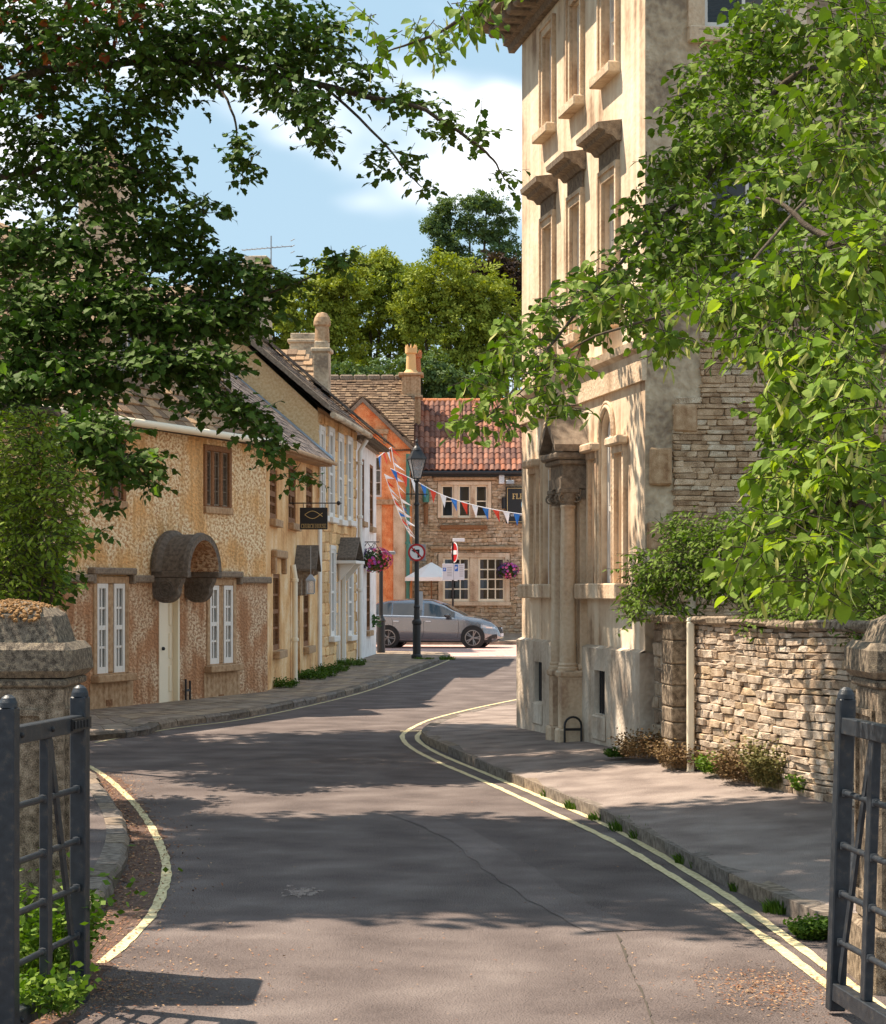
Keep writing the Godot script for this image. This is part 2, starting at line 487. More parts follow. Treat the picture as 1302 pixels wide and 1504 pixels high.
# lays courses of single stones over a front; x along, y up, their faces about at z
func lay_stones(parent: Node, x0: float, x1: float, y0: float, y1: float, z: float, holes: Array, ch: Vector2, cw: Vector2, depth: float, mats: Array, limit: int, sag := 0.0) -> void:
	var spots := []
	var y := y0
	while y < y1 - 0.02:
		var h := minf(rng.randf_range(ch.x, ch.y), y1 - y)
		if y1 - y - h < ch.x * 0.5:
			h = y1 - y
		var x := x0 - rng.randf() * cw.x
		while x < x1:
			var w := rng.randf_range(cw.x, cw.y)
			var a := maxf(x, x0)
			var b := minf(x + w, x1)
			if x1 - b < cw.x * 0.5:
				b = x1
			x = b
			for hole: Rect2 in holes:
				if hole.position.y < y + h * 0.7 and hole.end.y > y + h * 0.3:
					if a >= hole.position.x and b <= hole.end.x:
						b = a
					elif a < hole.position.x and b > hole.position.x:
						b = hole.position.x
					elif a < hole.end.x and b > hole.end.x:
						a = hole.end.x
			if b - a > 0.035:
				spots.append([(a + b) / 2, y + h / 2, b - a, h])
		y += h
	var rest := {}
	for i in spots.size():
		var s: Array = spots[i]
		var k := rng.randi() % mats.size()
		var t := Transform3D(Basis.from_euler(Vector3(rng.randf_range(-0.05, 0.05), rng.randf_range(-0.05, 0.05), rng.randf_range(-0.025, 0.025))).scaled_local(Vector3(s[2] * 0.97, s[3] * 0.94, depth)), Vector3(s[0], s[1] + sag * sin(s[0] * 1.7 + s[1]), z - depth / 2 + rng.randf_range(-0.3, 0.3) * depth * 0.35))
		if i * 1.0 < limit or spots.size() <= limit:
			var o := MeshInstance3D.new()
			o.mesh = stone_shapes[rng.randi() % 10]
			o.material_override = mats[k]
			o.transform = t
			o.name = "stone"
			parent.add_child(o, true)
		else:
			if not rest.has(k):
				rest[k] = MB.new()
			rest[k].add_mesh(stone_shapes[rng.randi() % 10], t)
	for k in rest:
		part(parent, "stonework", rest[k], mats[k], "stuff")


# overlapping roof tiles between eave a-b and ridge d-c
func lay_tiles(parent: Node, a: Vector3, b: Vector3, c: Vector3, d: Vector3, row: float, tw: Vector2, th: float, mats: Array, limit: int, called := "tile", shrink := 1.0) -> void:
	var up0 := d - a
	var rows := int(ceil(up0.length() / row))
	var nrm := (b - a).cross(d - a).normalized()
	var unit := MB.new()
	unit.box(Vector3(-0.5, 0, -1), Vector3(0.5, 1, 0))
	var um := unit.mesh()
	var rest := {}
	var made := 0
	var rh := 1.0
	for r in rows:
		var f0 := float(r) / rows
		var f1 := minf(float(r + 1.35 * rh) / rows, 1.02)
		var l0 := a.lerp(d, f0)
		var r0 := b.lerp(c, f0)
		var l1 := a.lerp(d, f1)
		var along := r0 - l0
		var L := along.length()
		var dir := along / L
		var up := (l1 - l0)
		var k := shrink ** r
		var x := -rng.randf() * tw.x * k
		while x < L:
			var w := rng.randf_range(tw.x, tw.y) * k
			var s := maxf(x, 0.0)
			var e := minf(x + w, L)
			x += w
			if e - s < 0.04:
				continue
			var mid := l0 + dir * (s + e) / 2 + nrm * (th * rng.randf_range(0.8, 1.5))
			var upv := (up - nrm * th * rng.randf_range(0.9, 1.3)).rotated(nrm, rng.randf_range(-0.02, 0.02)) * rng.randf_range(0.96, 1.05)
			var t := Transform3D(Basis(dir * (e - s - 0.008), nrm * th, -upv), mid - up * rng.randf_range(0.0, 0.06))
			var q := rng.randi() % mats.size()
			if made < limit:
				var o := MeshInstance3D.new()
				o.mesh = um; o.material_override = mats[q]; o.transform = t; o.name = called
				parent.add_child(o, true)
				made += 1
			else:
				if not rest.has(q):
					rest[q] = MB.new()
				rest[q].add_mesh(um, t)
	for q in rest:
		part(parent, called + "_courses", rest[q], mats[q], "stuff")

func variants(src: StandardMaterial3D, tones: Array) -> Array:
	var r := []
	for t in tones:
		r.append(tint(src, t))
	return r

func rect_bar(mb: MB, x0: float, y0: float, x1: float, y1: float, z0: float, z1: float) -> void:
	mb.box(Vector3(x0, y0, z0), Vector3(x1, y1, z1))

# a glazed window filling r, its glass at z: part window > panes
func window(parent: Node, r: Rect2, z: float, cols: int, rows: int, m: Material, fw := 0.05, bw := 0.022, sash := true, curtain: Material = null, share := 0.5) -> MeshInstance3D:
	var mb := MB.new()
	var x0 := r.position.x
	var y0 := r.position.y
	var x1 := r.end.x
	var y1 := r.end.y
	rect_bar(mb, x0, y0, x0 + fw, y1, z - 0.03, z + 0.035)
	rect_bar(mb, x1 - fw, y0, x1, y1, z - 0.03, z + 0.035)
	rect_bar(mb, x0 + fw, y0, x1 - fw, y0 + fw * 1.3, z - 0.03, z + 0.033)
	rect_bar(mb, x0 + fw, y1 - fw, x1 - fw, y1, z - 0.03, z + 0.033)
	var cw := (r.size.x - 2 * fw) / cols
	var rh := (r.size.y - 2.3 * fw) / rows
	for i in range(1, cols):
		rect_bar(mb, x0 + fw + cw * i - bw / 2, y0 + fw * 1.3, x0 + fw + cw * i + bw / 2, y1 - fw, z - 0.015, z + 0.02)
	for j in range(1, rows):
		var t := bw * (2.0 if sash and j * 2 == rows else 1.0)
		var yy := y0 + fw * 1.3 + rh * j
		rect_bar(mb, x0 + fw, yy - t / 2, x1 - fw, yy + t / 2, z - 0.02, z + (0.028 if t > bw else 0.018))
	var w := part(parent, "window", mb, m)
	for i in cols:
		for j in rows:
			var g := MB.new()
			var gx := x0 + fw + cw * i
			var gy := y0 + fw * 1.3 + rh * j
			var tl := rng.randf_range(-0.003, 0.003)
			g.quad(Vector3(gx, gy, z + tl), Vector3(gx + cw, gy, z - tl), Vector3(gx + cw, gy + rh, z - tl), Vector3(gx, gy + rh, z + tl))
			part(w, "pane", g, M.glass)
	if curtain:
		for side in ([0, 1] if share < 0.9 else [0]):
			var cb := MB.new()
			var wd := r.size.x * (share * 0.5 if share < 0.9 else 1.0)
			var c0 := x0 + (0.0 if side == 0 else r.size.x - wd)
			for i in 16:
				var p0 := c0 + wd * i / 16.0
				var p1 := c0 + wd * (i + 1) / 16.0
				var z0 := z - 0.12 + 0.02 * sin(i * 1.7)
				var z1 := z - 0.12 + 0.02 * sin((i + 1) * 1.7)
				cb.quad(Vector3(p0, y0, z0), Vector3(p1, y0, z1), Vector3(p1, y1, z1), Vector3(p0, y1, z0))
			part(w, "curtain", cb, curtain)
	return w

# closes a hollow house behind its front: sides, back, gables and the boards under the roof
func shell(parent: Node, L: float, D: float, h0: float, h1: float, ridge: float, m: Material, left_gable := true, right_gable := true) -> void:
	var mb := MB.new()
	mb.quad(Vector3(L, 0, -D), Vector3(0, 0, -D), Vector3(0, h0, -D), Vector3(L, h1, -D))
	mb.quad(Vector3(0, 0, -D), Vector3(0, 0, 0), Vector3(0, h0, 0), Vector3(0, h0, -D))
	mb.quad(Vector3(L, 0, 0), Vector3(L, 0, -D), Vector3(L, h1, -D), Vector3(L, h1, 0))
	if left_gable:
		mb.tri(Vector3(0, h0, -D), Vector3(0, h0, 0), Vector3(0, ridge, -D / 2))
	if right_gable:
		mb.tri(Vector3(L, h1, 0), Vector3(L, h1, -D), Vector3(L, ridge, -D / 2))
	part(parent, "side_wall", mb, m)
	var fl := MB.new()
	fl.box(Vector3(0.02, 0.02, -D + 0.02), Vector3(L - 0.02, 0.08, -0.35))
	fl.box(Vector3(0.02, minf(h0, h1) * 0.5, -D + 0.02), Vector3(L - 0.02, minf(h0, h1) * 0.5 + 0.12, -0.35))
	fl.box(Vector3(0.02, minf(h0, h1) - 0.12, -D + 0.02), Vector3(L - 0.02, minf(h0, h1) - 0.05, -0.35))
	fl.quad(Vector3(0.02, 0.1, -2.2), Vector3(L - 0.02, 0.1, -2.2), Vector3(L - 0.02, minf(h0, h1) - 0.13, -2.2), Vector3(0.02, minf(h0, h1) - 0.13, -2.2))
	part(parent, "interior", fl, M.dark_room)

func roof_boards(parent: Node, a: Vector3, b: Vector3, c: Vector3, d: Vector3, e: Vector3, f: Vector3) -> MeshInstance3D:   # front slope a b c d, back eave e f
	var mb := MB.new()
	mb.quad(a, b, c, d)
	mb.quad(d, c, f, e)
	return part(parent, "roof", mb, M.dark_slate)

func chimney(parent: Node, x: float, z: float, w: float, dp: float, y0: float, y1: float, m: Material, pots: int, pot_h := 0.6) -> void:
	var mb := MB.new()
	mb.bev(Vector3(x - w / 2, y0, z - dp / 2), Vector3(x + w / 2, y1 - 0.2, z + dp / 2), 0.02)
	mb.bev(Vector3(x - w / 2 - 0.07, y1 - 0.32, z - dp / 2 - 0.07), Vector3(x + w / 2 + 0.07, y1 - 0.2, z + dp / 2 + 0.07), 0.025)
	mb.bev(Vector3(x - w / 2 + 0.03, y1 - 0.2, z - dp / 2 + 0.03), Vector3(x + w / 2 - 0.03, y1, z + dp / 2 - 0.03), 0.02)
	var s := part(parent, "chimney", mb, m)
	for i in pots:
		var p := MB.new()
		p.lathe(Vector3(x + (i - (pots - 1) / 2.0) * 0.34, y1, z), [Vector2(0.15, 0), Vector2(0.12, 0.08), Vector2(0.11, pot_h - 0.1), Vector2(0.15, pot_h - 0.06), Vector2(0.14, pot_h), Vector2(0.09, pot_h), Vector2(0.09, pot_h - 0.3)], 12)
		part(s, "chimney_pot", p, M.pot)

func _ready() -> void:
	rng.seed = 20240611
	# camera: level, lens shifted upwards
	var cam := Camera3D.new()
	cam.name = "camera"
	add_child(cam)
	cam.position = Vector3(0, EYE, 0)
	cam.set_frustum(0.1 * 1504.0 / FOC, Vector2(0.0, 0.1 * (HOR - 752.0) / FOC), 0.1, 900.0)
	cam.current = true
	# sky, sun, exposure
	var env := Environment.new()
	env.background_mode = Environment.BG_SKY
	var sky := Sky.new()
	var sm := PanoramaSkyMaterial.new()
	sm.panorama = sky_picture()
	sky.sky_material = sm
	env.sky = sky
	env.background_energy_multiplier = 1.0
	env.tonemap_mode = Environment.TONE_MAPPER_LINEAR
	env.tonemap_exposure = 3.0
	env.sdfgi_enabled = true; env.ssao_enabled = true; env.ssil_enabled = true
	var we := WorldEnvironment.new()
	we.name = "world"
	we.environment = env
	add_child(we)
	var sun := DirectionalLight3D.new()
	sun.name = "sun"
	sun.basis = Basis.looking_at(-Vector3(-0.477, 0.848, -0.228).normalized())
	sun.light_color = Color(1.0, 0.94, 0.86)
	sun.light_energy = 1.05
	sun.light_angular_distance = 0.5
	sun.shadow_enabled = true
	add_child(sun)

	make_materials()
	make_stone_shapes()
	make_ground()
	make_cottage()
	make_ochre_house()
	make_block_house()
	make_white_house()
	make_brick_house()
	make_orange_house()
	make_inn()
	make_town_house()
	make_boundary_wall()
	make_gate_piers()
	make_gates()
	make_car()
	make_street_furniture()
	make_bunting()
	make_trees()
	make_plants()

func sky_picture() -> ImageTexture:
	var W := 2048
	var H := 1024
	var im := Image.create(W, H, false, Image.FORMAT_RGBF)
	im.fill(Color(0.15, 0.14, 0.13))
	var f := FastNoiseLite.new()
	f.seed = 353; f.frequency = 1.9; f.fractal_type = FastNoiseLite.FRACTAL_FBM; f.fractal_octaves = 5; f.fractal_gain = 0.55
	for j in H / 2 + 2:
		var el := PI * (0.5 - (j + 0.5) / H)
		var s := sin(el)
		var base := Color(0.215, 0.285, 0.33).lerp(Color(0.112, 0.192, 0.275), clampf(pow(maxf(s, 0.0), 0.55) * 1.05, 0, 1))
		for i in W:
			var az := (i + 0.5) / W * TAU - PI
			var dx := sin(az) * cos(el)
			var dz := -cos(az) * cos(el)
			var q := f.get_noise_3d(dx * 2.0 + 11.0, s * 5.0 + 4.0, dz * 2.0)
			var a := clampf((q + 0.035) * 2.1, 0.0, 1.0)
			a = a * a * (3.0 - 2.0 * a)
			im.set_pixel(i, j, base.lerp(Color(0.56, 0.56, 0.565), a * 0.92))
	return ImageTexture.create_from_image(im)


# ---------------------------------------------------------------- ground
func ribbon(mb: MB, line: Array, half: float, y: float, wobble := 0.0) -> void:
	var g := FastNoiseLite.new()
	g.frequency = 1.3
	var le := []
	var ri := []
	for i in line.size():
		var d: Vector3 = (line[mini(i + 1, line.size() - 1)] - line[maxi(i - 1, 0)]).normalized()
		var s := Vector3(-d.z, 0, d.x)
		var p: Vector3 = line[i]
		p.y = y
		var w := half * (1.0 + wobble * g.get_noise_2d(p.x * 3.0, p.z * 3.0))
		le.append(p - s * w + s * wobble * 0.04 * g.get_noise_2d(p.z * 2.0, 7.0)); ri.append(p + s * w)
	for i in line.size() - 1:
		var up: float = (ri[i] - le[i]).cross(le[i + 1] - le[i]).y
		if up > 0:
			mb.quad(le[i], ri[i], ri[i + 1], le[i + 1])
		else:
			mb.quad(ri[i], le[i], le[i + 1], ri[i + 1])

func resample(line: Array, step: float) -> Array:
	var out := [line[0]]
	var left := step
	for i in line.size() - 1:
		var a: Vector3 = line[i]
		var b: Vector3 = line[i + 1]
		var L := a.distance_to(b)
		var s := left
		while s <= L:
			out.append(a.lerp(b, s / L))
			s += step
		left = s - L
	return out

func kerb_stones(parent: Node, line: Array, height: float, inward: float, len: float) -> void:
	var p := resample(line, len)
	var mats := variants(M.kerb, [Color(1, 1, 1), Color(0.88, 0.87, 0.85), Color(1.08, 1.05, 1.0), Color(0.95, 0.96, 0.98)])
	for i in p.size() - 1:
		var a: Vector3 = p[i]
		var b: Vector3 = p[i + 1]
		var d := (b - a).normalized()
		var s := Vector3(-d.z, 0, d.x) * inward
		var k := []
		for j in 8:
			var q: Vector3 = (b - d * 0.008) if j & 1 else (a + d * 0.008)
			q += s * (0.17 if j & 4 else rng.randf_range(-0.012, 0.012))
			q.y = (height + rng.randf_range(-0.006, 0.006)) if j & 2 else -0.02
			k.append(q)
		var c := MB.new()
		# worn nose: the top front edge set back a little
		var top := []
		for q: Vector3 in [k[2], k[3]]:
			top.append(q + s * 0.03 + Vector3(0, 0.0, 0))
		var nose := [k[2] - Vector3(0, 0.03, 0), k[3] - Vector3(0, 0.03, 0)]
		var mid := (a + b) / 2 + s * 0.08
		c.out_quad(k[0], k[1], nose[1], nose[0], mid); c.out_quad(nose[0], nose[1], top[1], top[0], mid)
		c.out_quad(top[0], top[1], k[7], k[6], mid); c.out_quad(k[4], k[5], k[7], k[6], mid)
		c.out_tri(k[0], nose[0], k[4], mid); c.out_quad(nose[0], top[0], k[6], k[4], mid)
		c.out_tri(k[1], nose[1], k[5], mid); c.out_quad(nose[1], top[1], k[7], k[5], mid)
		part(parent, "kerb_stone", c, mats[rng.randi() % 4])

var kerb_left := []
var kerb_near := []
var kerb_right := []

func make_ground() -> void:
	var g := MB.new()
	g.quad(Vector3(-400, -0.06, 120), Vector3(400, -0.06, 120), Vector3(400, -0.06, -700), Vector3(-400, -0.06, -700))
	structure("ground", g, M.earth)
	var r := MB.new()
	r.quad(Vector3(-30, 0, 30), Vector3(30, 0, 30), Vector3(30, 0, -63.5), Vector3(-30, 0, -63.5))
	structure("road", r, M.asphalt)
	var hs := MB.new()
	hs.quad(Vector3(-60, 0.0, -63.5), Vector3(60, 0.0, -63.5), Vector3(60, 0.0, -77.2), Vector3(-60, 0.0, -77.2))
	structure("cross_street", hs, M.paving_pink)
	# worn patches and the pothole repair in the asphalt
	var pa := MB.new()
	var lane := [gp(590, 1194), gp(640, 1210), gp(700, 1240), gp(760, 1285), gp(830, 1330), gp(905, 1368)]
	ribbon(pa, smooth_line(lane, 5), 0.17, 0.004, 0.3)
	structure("asphalt_patch", pa, tint(M.asphalt, Color(1.07, 1.07, 1.07)))
	# crumbled edge of an old repair
	var pb := MB.new()
	for i in 70:
		var q := gp(441, 1311) + Vector3(rng.randfn() * 0.07, 0.001, rng.randfn() * 0.12)
		var cr := rng.randf_range(0.006, 0.02)
		pb.bev(q - Vector3(cr, 0.002, cr), q + Vector3(cr, 0.005, cr), 0.002, 0.004, rng)
	structure("asphalt_patch", pb, tint(M.asphalt_old, Color(1.05, 1.05, 1.05)))
	var se := MB.new()
	ribbon(se, resample(smooth_line([gp(905, 1368), gp(925, 1420), gp(948, 1470), gp(962, 1515)], 6), 0.05), 0.005, 0.004, 0.8)
	ribbon(se, resample(smooth_line([gp(330, 1120), gp(420, 1112), gp(560, 1118), gp(660, 1116)], 6), 0.06), 0.006, 0.004, 0.8)
	structure("asphalt_seam", se, M.joint)

	# pavement before the cottages: flagstones behind a row of kerb stones
	kerb_left = smooth_line([Vector3(-9.5, 0, -24.5), gp(135, 1088), gp(250, 1068), gp(350, 1055), gp(450, 1035), gp(540, 1012), gp(600, 990), gp(640, 975), gp(661, 967), Vector3(0.1, 0, -64.2), Vector3(-0.5, 0, -65.2), Vector3(-2.0, 0, -65.9), Vector3(-12, 0, -66.2)], 6)
	var back := [Vector3(-13.0, 0, -32.0), Vector3(-5.47, 0, -33.6), Vector3(-3.225, 0, -39.7), Vector3(-2.886, 0, -50.2), Vector3(-2.276, 0, -56.9), Vector3(-1.93, 0, -63.0), Vector3(-12, 0, -63.3)]
	var pl := MB.new()
	for i in kerb_left.size() - 1:
		pl.quad(Vector3(kerb_left[i].x, 0.07, kerb_left[i].z), Vector3(kerb_left[i + 1].x, 0.07, kerb_left[i + 1].z), near_on(back, kerb_left[i + 1], 0.07), near_on(back, kerb_left[i], 0.07))
	var pv := structure("pavement_left", pl, M.joint)
	kerb_stones(pv, kerb_left, 0.1, -1.0, 0.85)
	# flagstones in rows along the kerb
	var inner := resample(kerb_left, 0.22)
	var mats := variants(M.flag, [Color(1, 1, 1), Color(0.93, 0.92, 0.9), Color(1.06, 1.04, 1.0), Color(0.97, 0.96, 0.97)])
	var rows := 4
	for row in rows:
		var i := rng.randi() % 3
		while i < inner.size() - 1:
			var j := mini(i + 3 + rng.randi() % 3, inner.size() - 1)
			var k := []
			for e in [[i, row], [j, row], [j, row + 1], [i, row + 1]]:
				var p0: Vector3 = inner[e[0]]
				var d: Vector3 = (inner[mini(e[0] + 1, inner.size() - 1)] - inner[maxi(e[0] - 1, 0)]).normalized()
				var s := Vector3(d.z, 0, -d.x)
				var bk := near_on(back, p0, 0.0)
				var p1 := p0 + s * 0.18
				k.append(p1.lerp(bk, float(e[1]) / rows))
			var mid: Vector3 = (k[0] + k[1] + k[2] + k[3]) / 4
			var c := MB.new()
			var y := 0.098 + rng.randf_range(-0.004, 0.004)
			var q := []
			for e in 4:
				var v: Vector3 = k[e] + (mid - k[e]).normalized() * 0.012
				q.append(Vector3(v.x, y, v.z))
			c.quad(q[0], q[1], q[2], q[3])
			for e in 4:
				var v: Vector3 = q[e]
				var w: Vector3 = q[(e + 1) % 4]
				c.quad(v - Vector3(0, 0.03, 0), w - Vector3(0, 0.03, 0), w, v)
			part(pv, "flagstone", c, mats[rng.randi() % 4])
			i = j

	# the near corner by the left pier
	kerb_near = smooth_line([Vector3(-9, 0, -25.2), Vector3(-5.2, 0, -24.2), gp(122, 1140), gp(150, 1165), gp(178, 1205), gp(190, 1245), gp(178, 1290), gp(140, 1350), gp(100, 1400), Vector3(-1.95, 0, -9.0), Vector3(-1.95, 0, 6)], 6)
	var nm := MB.new()
	for i in kerb_near.size() - 1:
		var a: Vector3 = kerb_near[i]
		var b: Vector3 = kerb_near[i + 1]
		nm.quad(Vector3(-9, 0.095, minf(a.z, -2.0)), Vector3(a.x - 0.1, 0.095, a.z), Vector3(b.x - 0.1, 0.095, b.z), Vector3(-9, 0.095, minf(b.z, -2.0)))
	var np := structure("pavement_near_left", nm, M.asphalt)
	kerb_stones(np, kerb_near, 0.1, 1.0, 0.62)

	# asphalt pavement on the right, rising a little towards the wall
	kerb_right = smooth_line([Vector3(9, 0, -38.0), Vector3(4.5, 0, -36.9), gp(775, 1042), gp(705, 1054), gp(662, 1067), gp(640, 1080), gp(644, 1091), gp(680, 1108), gp(740, 1135), gp(800, 1160), gp(900, 1200), gp(1000, 1250), gp(1100, 1300), gp(1200, 1345), gp(1300, 1395), Vector3(2.5, 0, -9.0), Vector3(2.5, 0, 5)], 6)
	var bk := [Vector3(9, 0.1, -31), Vector3(1.1, 0.1, -29.3), Vector3(2.14, 0.27, -23.06), Vector3(2.42, 0.26, -21.0), Vector3(3.27, 0.26, -17.2), Vector3(3.9, 0.2, -14.0), Vector3(3.9, 0.12, -9.0), Vector3(3.9, 0.1, 5)]
	var pr := MB.new()
	for i in kerb_right.size() - 1:
		var prev := []
		for e in 2:
			var p: Vector3 = kerb_right[i + e]
			var q := near_on(bk, p, -1.0)
			var d: Vector3 = (kerb_right[mini(i + e + 1, kerb_right.size() - 1)] - kerb_right[maxi(i + e - 1, 0)]).normalized()
			var s := Vector3(-d.z, 0, d.x) * 0.15
			var k := []
			for t in 5:
				var v := (p + s).lerp(q + (q - p).normalized() * 0.5, t / 4.0)
				v.y = lerpf(0.097, q.y, t / 4.0)
				k.append(v)
			prev.append(k)
		for t in 4:
			var a: Vector3 = prev[0][t]; var b: Vector3 = prev[1][t]; var c: Vector3 = prev[1][t + 1]; var d2: Vector3 = prev[0][t + 1]
			var o := (a + b + c + d2) / 4 - Vector3(0, 5, 0)
			pr.out_quad(a, b, c, d2, o)
	var rp := structure("pavement_right", pr, M.asphalt_old)
	kerb_stones(rp, kerb_right, 0.1, 1.0, 0.9)

	# pavement before the inn
	var pi := MB.new()
	pi.quad(Vector3(-40, 0.12, -77.2), Vector3(40, 0.12, -77.2), Vector3(40, 0.34, -81.2), Vector3(-40, 0.34, -81.2))
	pi.quad(Vector3(-40, 0, -77.2), Vector3(40, 0, -77.2), Vector3(40, 0.12, -77.2), Vector3(-40, 0.12, -77.2))
	structure("pavement_far", pi, M.flag)

	# brown grit washed into the channels
	for q in [[kerb_near, 0.15, 0.12], [kerb_right, 0.1, 0.1]]:
		var gl := []
		var src := resample(q[0], 0.12)
		for i in src.size() - 1:
			var p: Vector3 = src[i]
			if p.z < -9.2 and p.z > -24.0:
				var d: Vector3 = (src[i + 1] - p).normalized()
				gl.append(p - Vector3(-d.z, 0, d.x) * q[1])
		var gm := MB.new()
		ribbon(gm, gl, q[1] - 0.02, 0.003, 0.9)
		structure("channel_grit", gm, M.grit)
	# painted lines
	for l in [
		[[768, 1026], [700, 1040], [640, 1055], [612, 1066], [594, 1077], [592, 1086], [605, 1099], [640, 1118], [720, 1152], [800, 1189], [900, 1236], [1000, 1295], [1100, 1361], [1207, 1441], [1290, 1505]],
		[[768, 1032], [705, 1046], [660, 1058], [634, 1067], [617, 1077], [613, 1085], [622, 1094], [650, 1110], [720, 1139], [800, 1173], [900, 1217], [1000, 1274], [1100, 1338], [1209, 1417], [1300, 1485]],
		[[60, 1095], [135, 1128], [180, 1163], [215, 1203], [240, 1253], [244, 1290], [226, 1340], [190, 1380], [148, 1417]],
		[[140, 1091], [250, 1071], [350, 1058], [450, 1038], [540, 1015], [600, 993], [645, 976], [668, 966]],
	]:
		var p := []
		for q in l:
			p.append(gp(q[0], q[1]))
		var mb := MB.new()
		ribbon(mb, resample(smooth_line(p, 6), 0.16), 0.032 if l[0][0] != 140 else 0.026, 0.005, 0.35)
		structure("yellow_line", mb, M.paint_yellow)
	var sp := MB.new()
	ribbon(sp, [gp(588, 1074.5), gp(638, 1074.5)], 0.05, 0.009)
	structure("yellow_line", sp, M.paint_yellow)
	var gl := MB.new()
	for i in 9:
		var x := -1.2 + i * 0.75
		gl.quad(Vector3(x, 0.006, -63.8), Vector3(x + 0.5, 0.006, -63.8), Vector3(x + 0.5, 0.006, -64.1), Vector3(x, 0.006, -64.1))
	structure("give_way_line", gl, M.paint_white)
	var ws := MB.new()
	ws.quad(Vector3(-8, 0.006, -70.4), Vector3(9, 0.006, -69.8), Vector3(9, 0.006, -70.0), Vector3(-8, 0.006, -70.6))
	structure("white_line", ws, M.paint_white)

func near_on(line: Array, p: Vector3, y: float) -> Vector3:
	var best := Vector3.ZERO
	var bd := 1e9
	for i in line.size() - 1:
		var q := Geometry3D.get_closest_point_to_segment(p, line[i], line[i + 1])
		if q.distance_squared_to(p) < bd:
			bd = q.distance_squared_to(p)
			best = q
	if y > -0.5:
		best.y = y
	return best

# ---------------------------------------------------------------- houses on the left
func sill(parent: Node, r: Rect2, z: float, out: float, m: Material, h := 0.09, side := 0.06) -> void:
	var mb := MB.new()
	mb.bev(Vector3(r.position.x - side, r.position.y - h, z - 0.1), Vector3(r.end.x + side, r.position.y - 0.002, z + out), 0.012)
	part(parent, "sill", mb, m)

func mullioned(parent: Node, hole: Rect2, z: float, lights: int, m: Material, jamb := 0.1, mull := 0.09) -> Array:
	# stone frame round a hole in the front with upright mullions; gives back the openings of its lights
	var mb := MB.new()
	var o := Rect2(hole.position.x + jamb, hole.position.y + 0.02, hole.size.x - 2 * jamb, hole.size.y - 0.02 - jamb)
	mb.bev(Vector3(hole.position.x, hole.position.y, z - 0.2), Vector3(o.position.x, hole.end.y, z + 0.012), 0.012)
	mb.bev(Vector3(o.end.x, hole.position.y, z - 0.2), Vector3(hole.end.x, hole.end.y, z + 0.012), 0.012)
	mb.bev(Vector3(o.position.x - 0.01, o.end.y, z - 0.2), Vector3(o.end.x + 0.01, hole.end.y, z + 0.01), 0.012)
	mb.box(Vector3(o.position.x, hole.position.y, z - 0.2), Vector3(o.end.x, o.position.y, z + 0.008))
	var w := (o.size.x - mull * (lights - 1)) / lights
	var rs := []
	for i in lights:
		var x := o.position.x + i * (w + mull)
		rs.append(Rect2(x, o.position.y, w, o.size.y))
		if i > 0:
			mb.bev(Vector3(x - mull, o.position.y, z - 0.18), Vector3(x, o.end.y, z - 0.01), 0.02)
	part(parent, "window_surround", mb, m)
	return rs

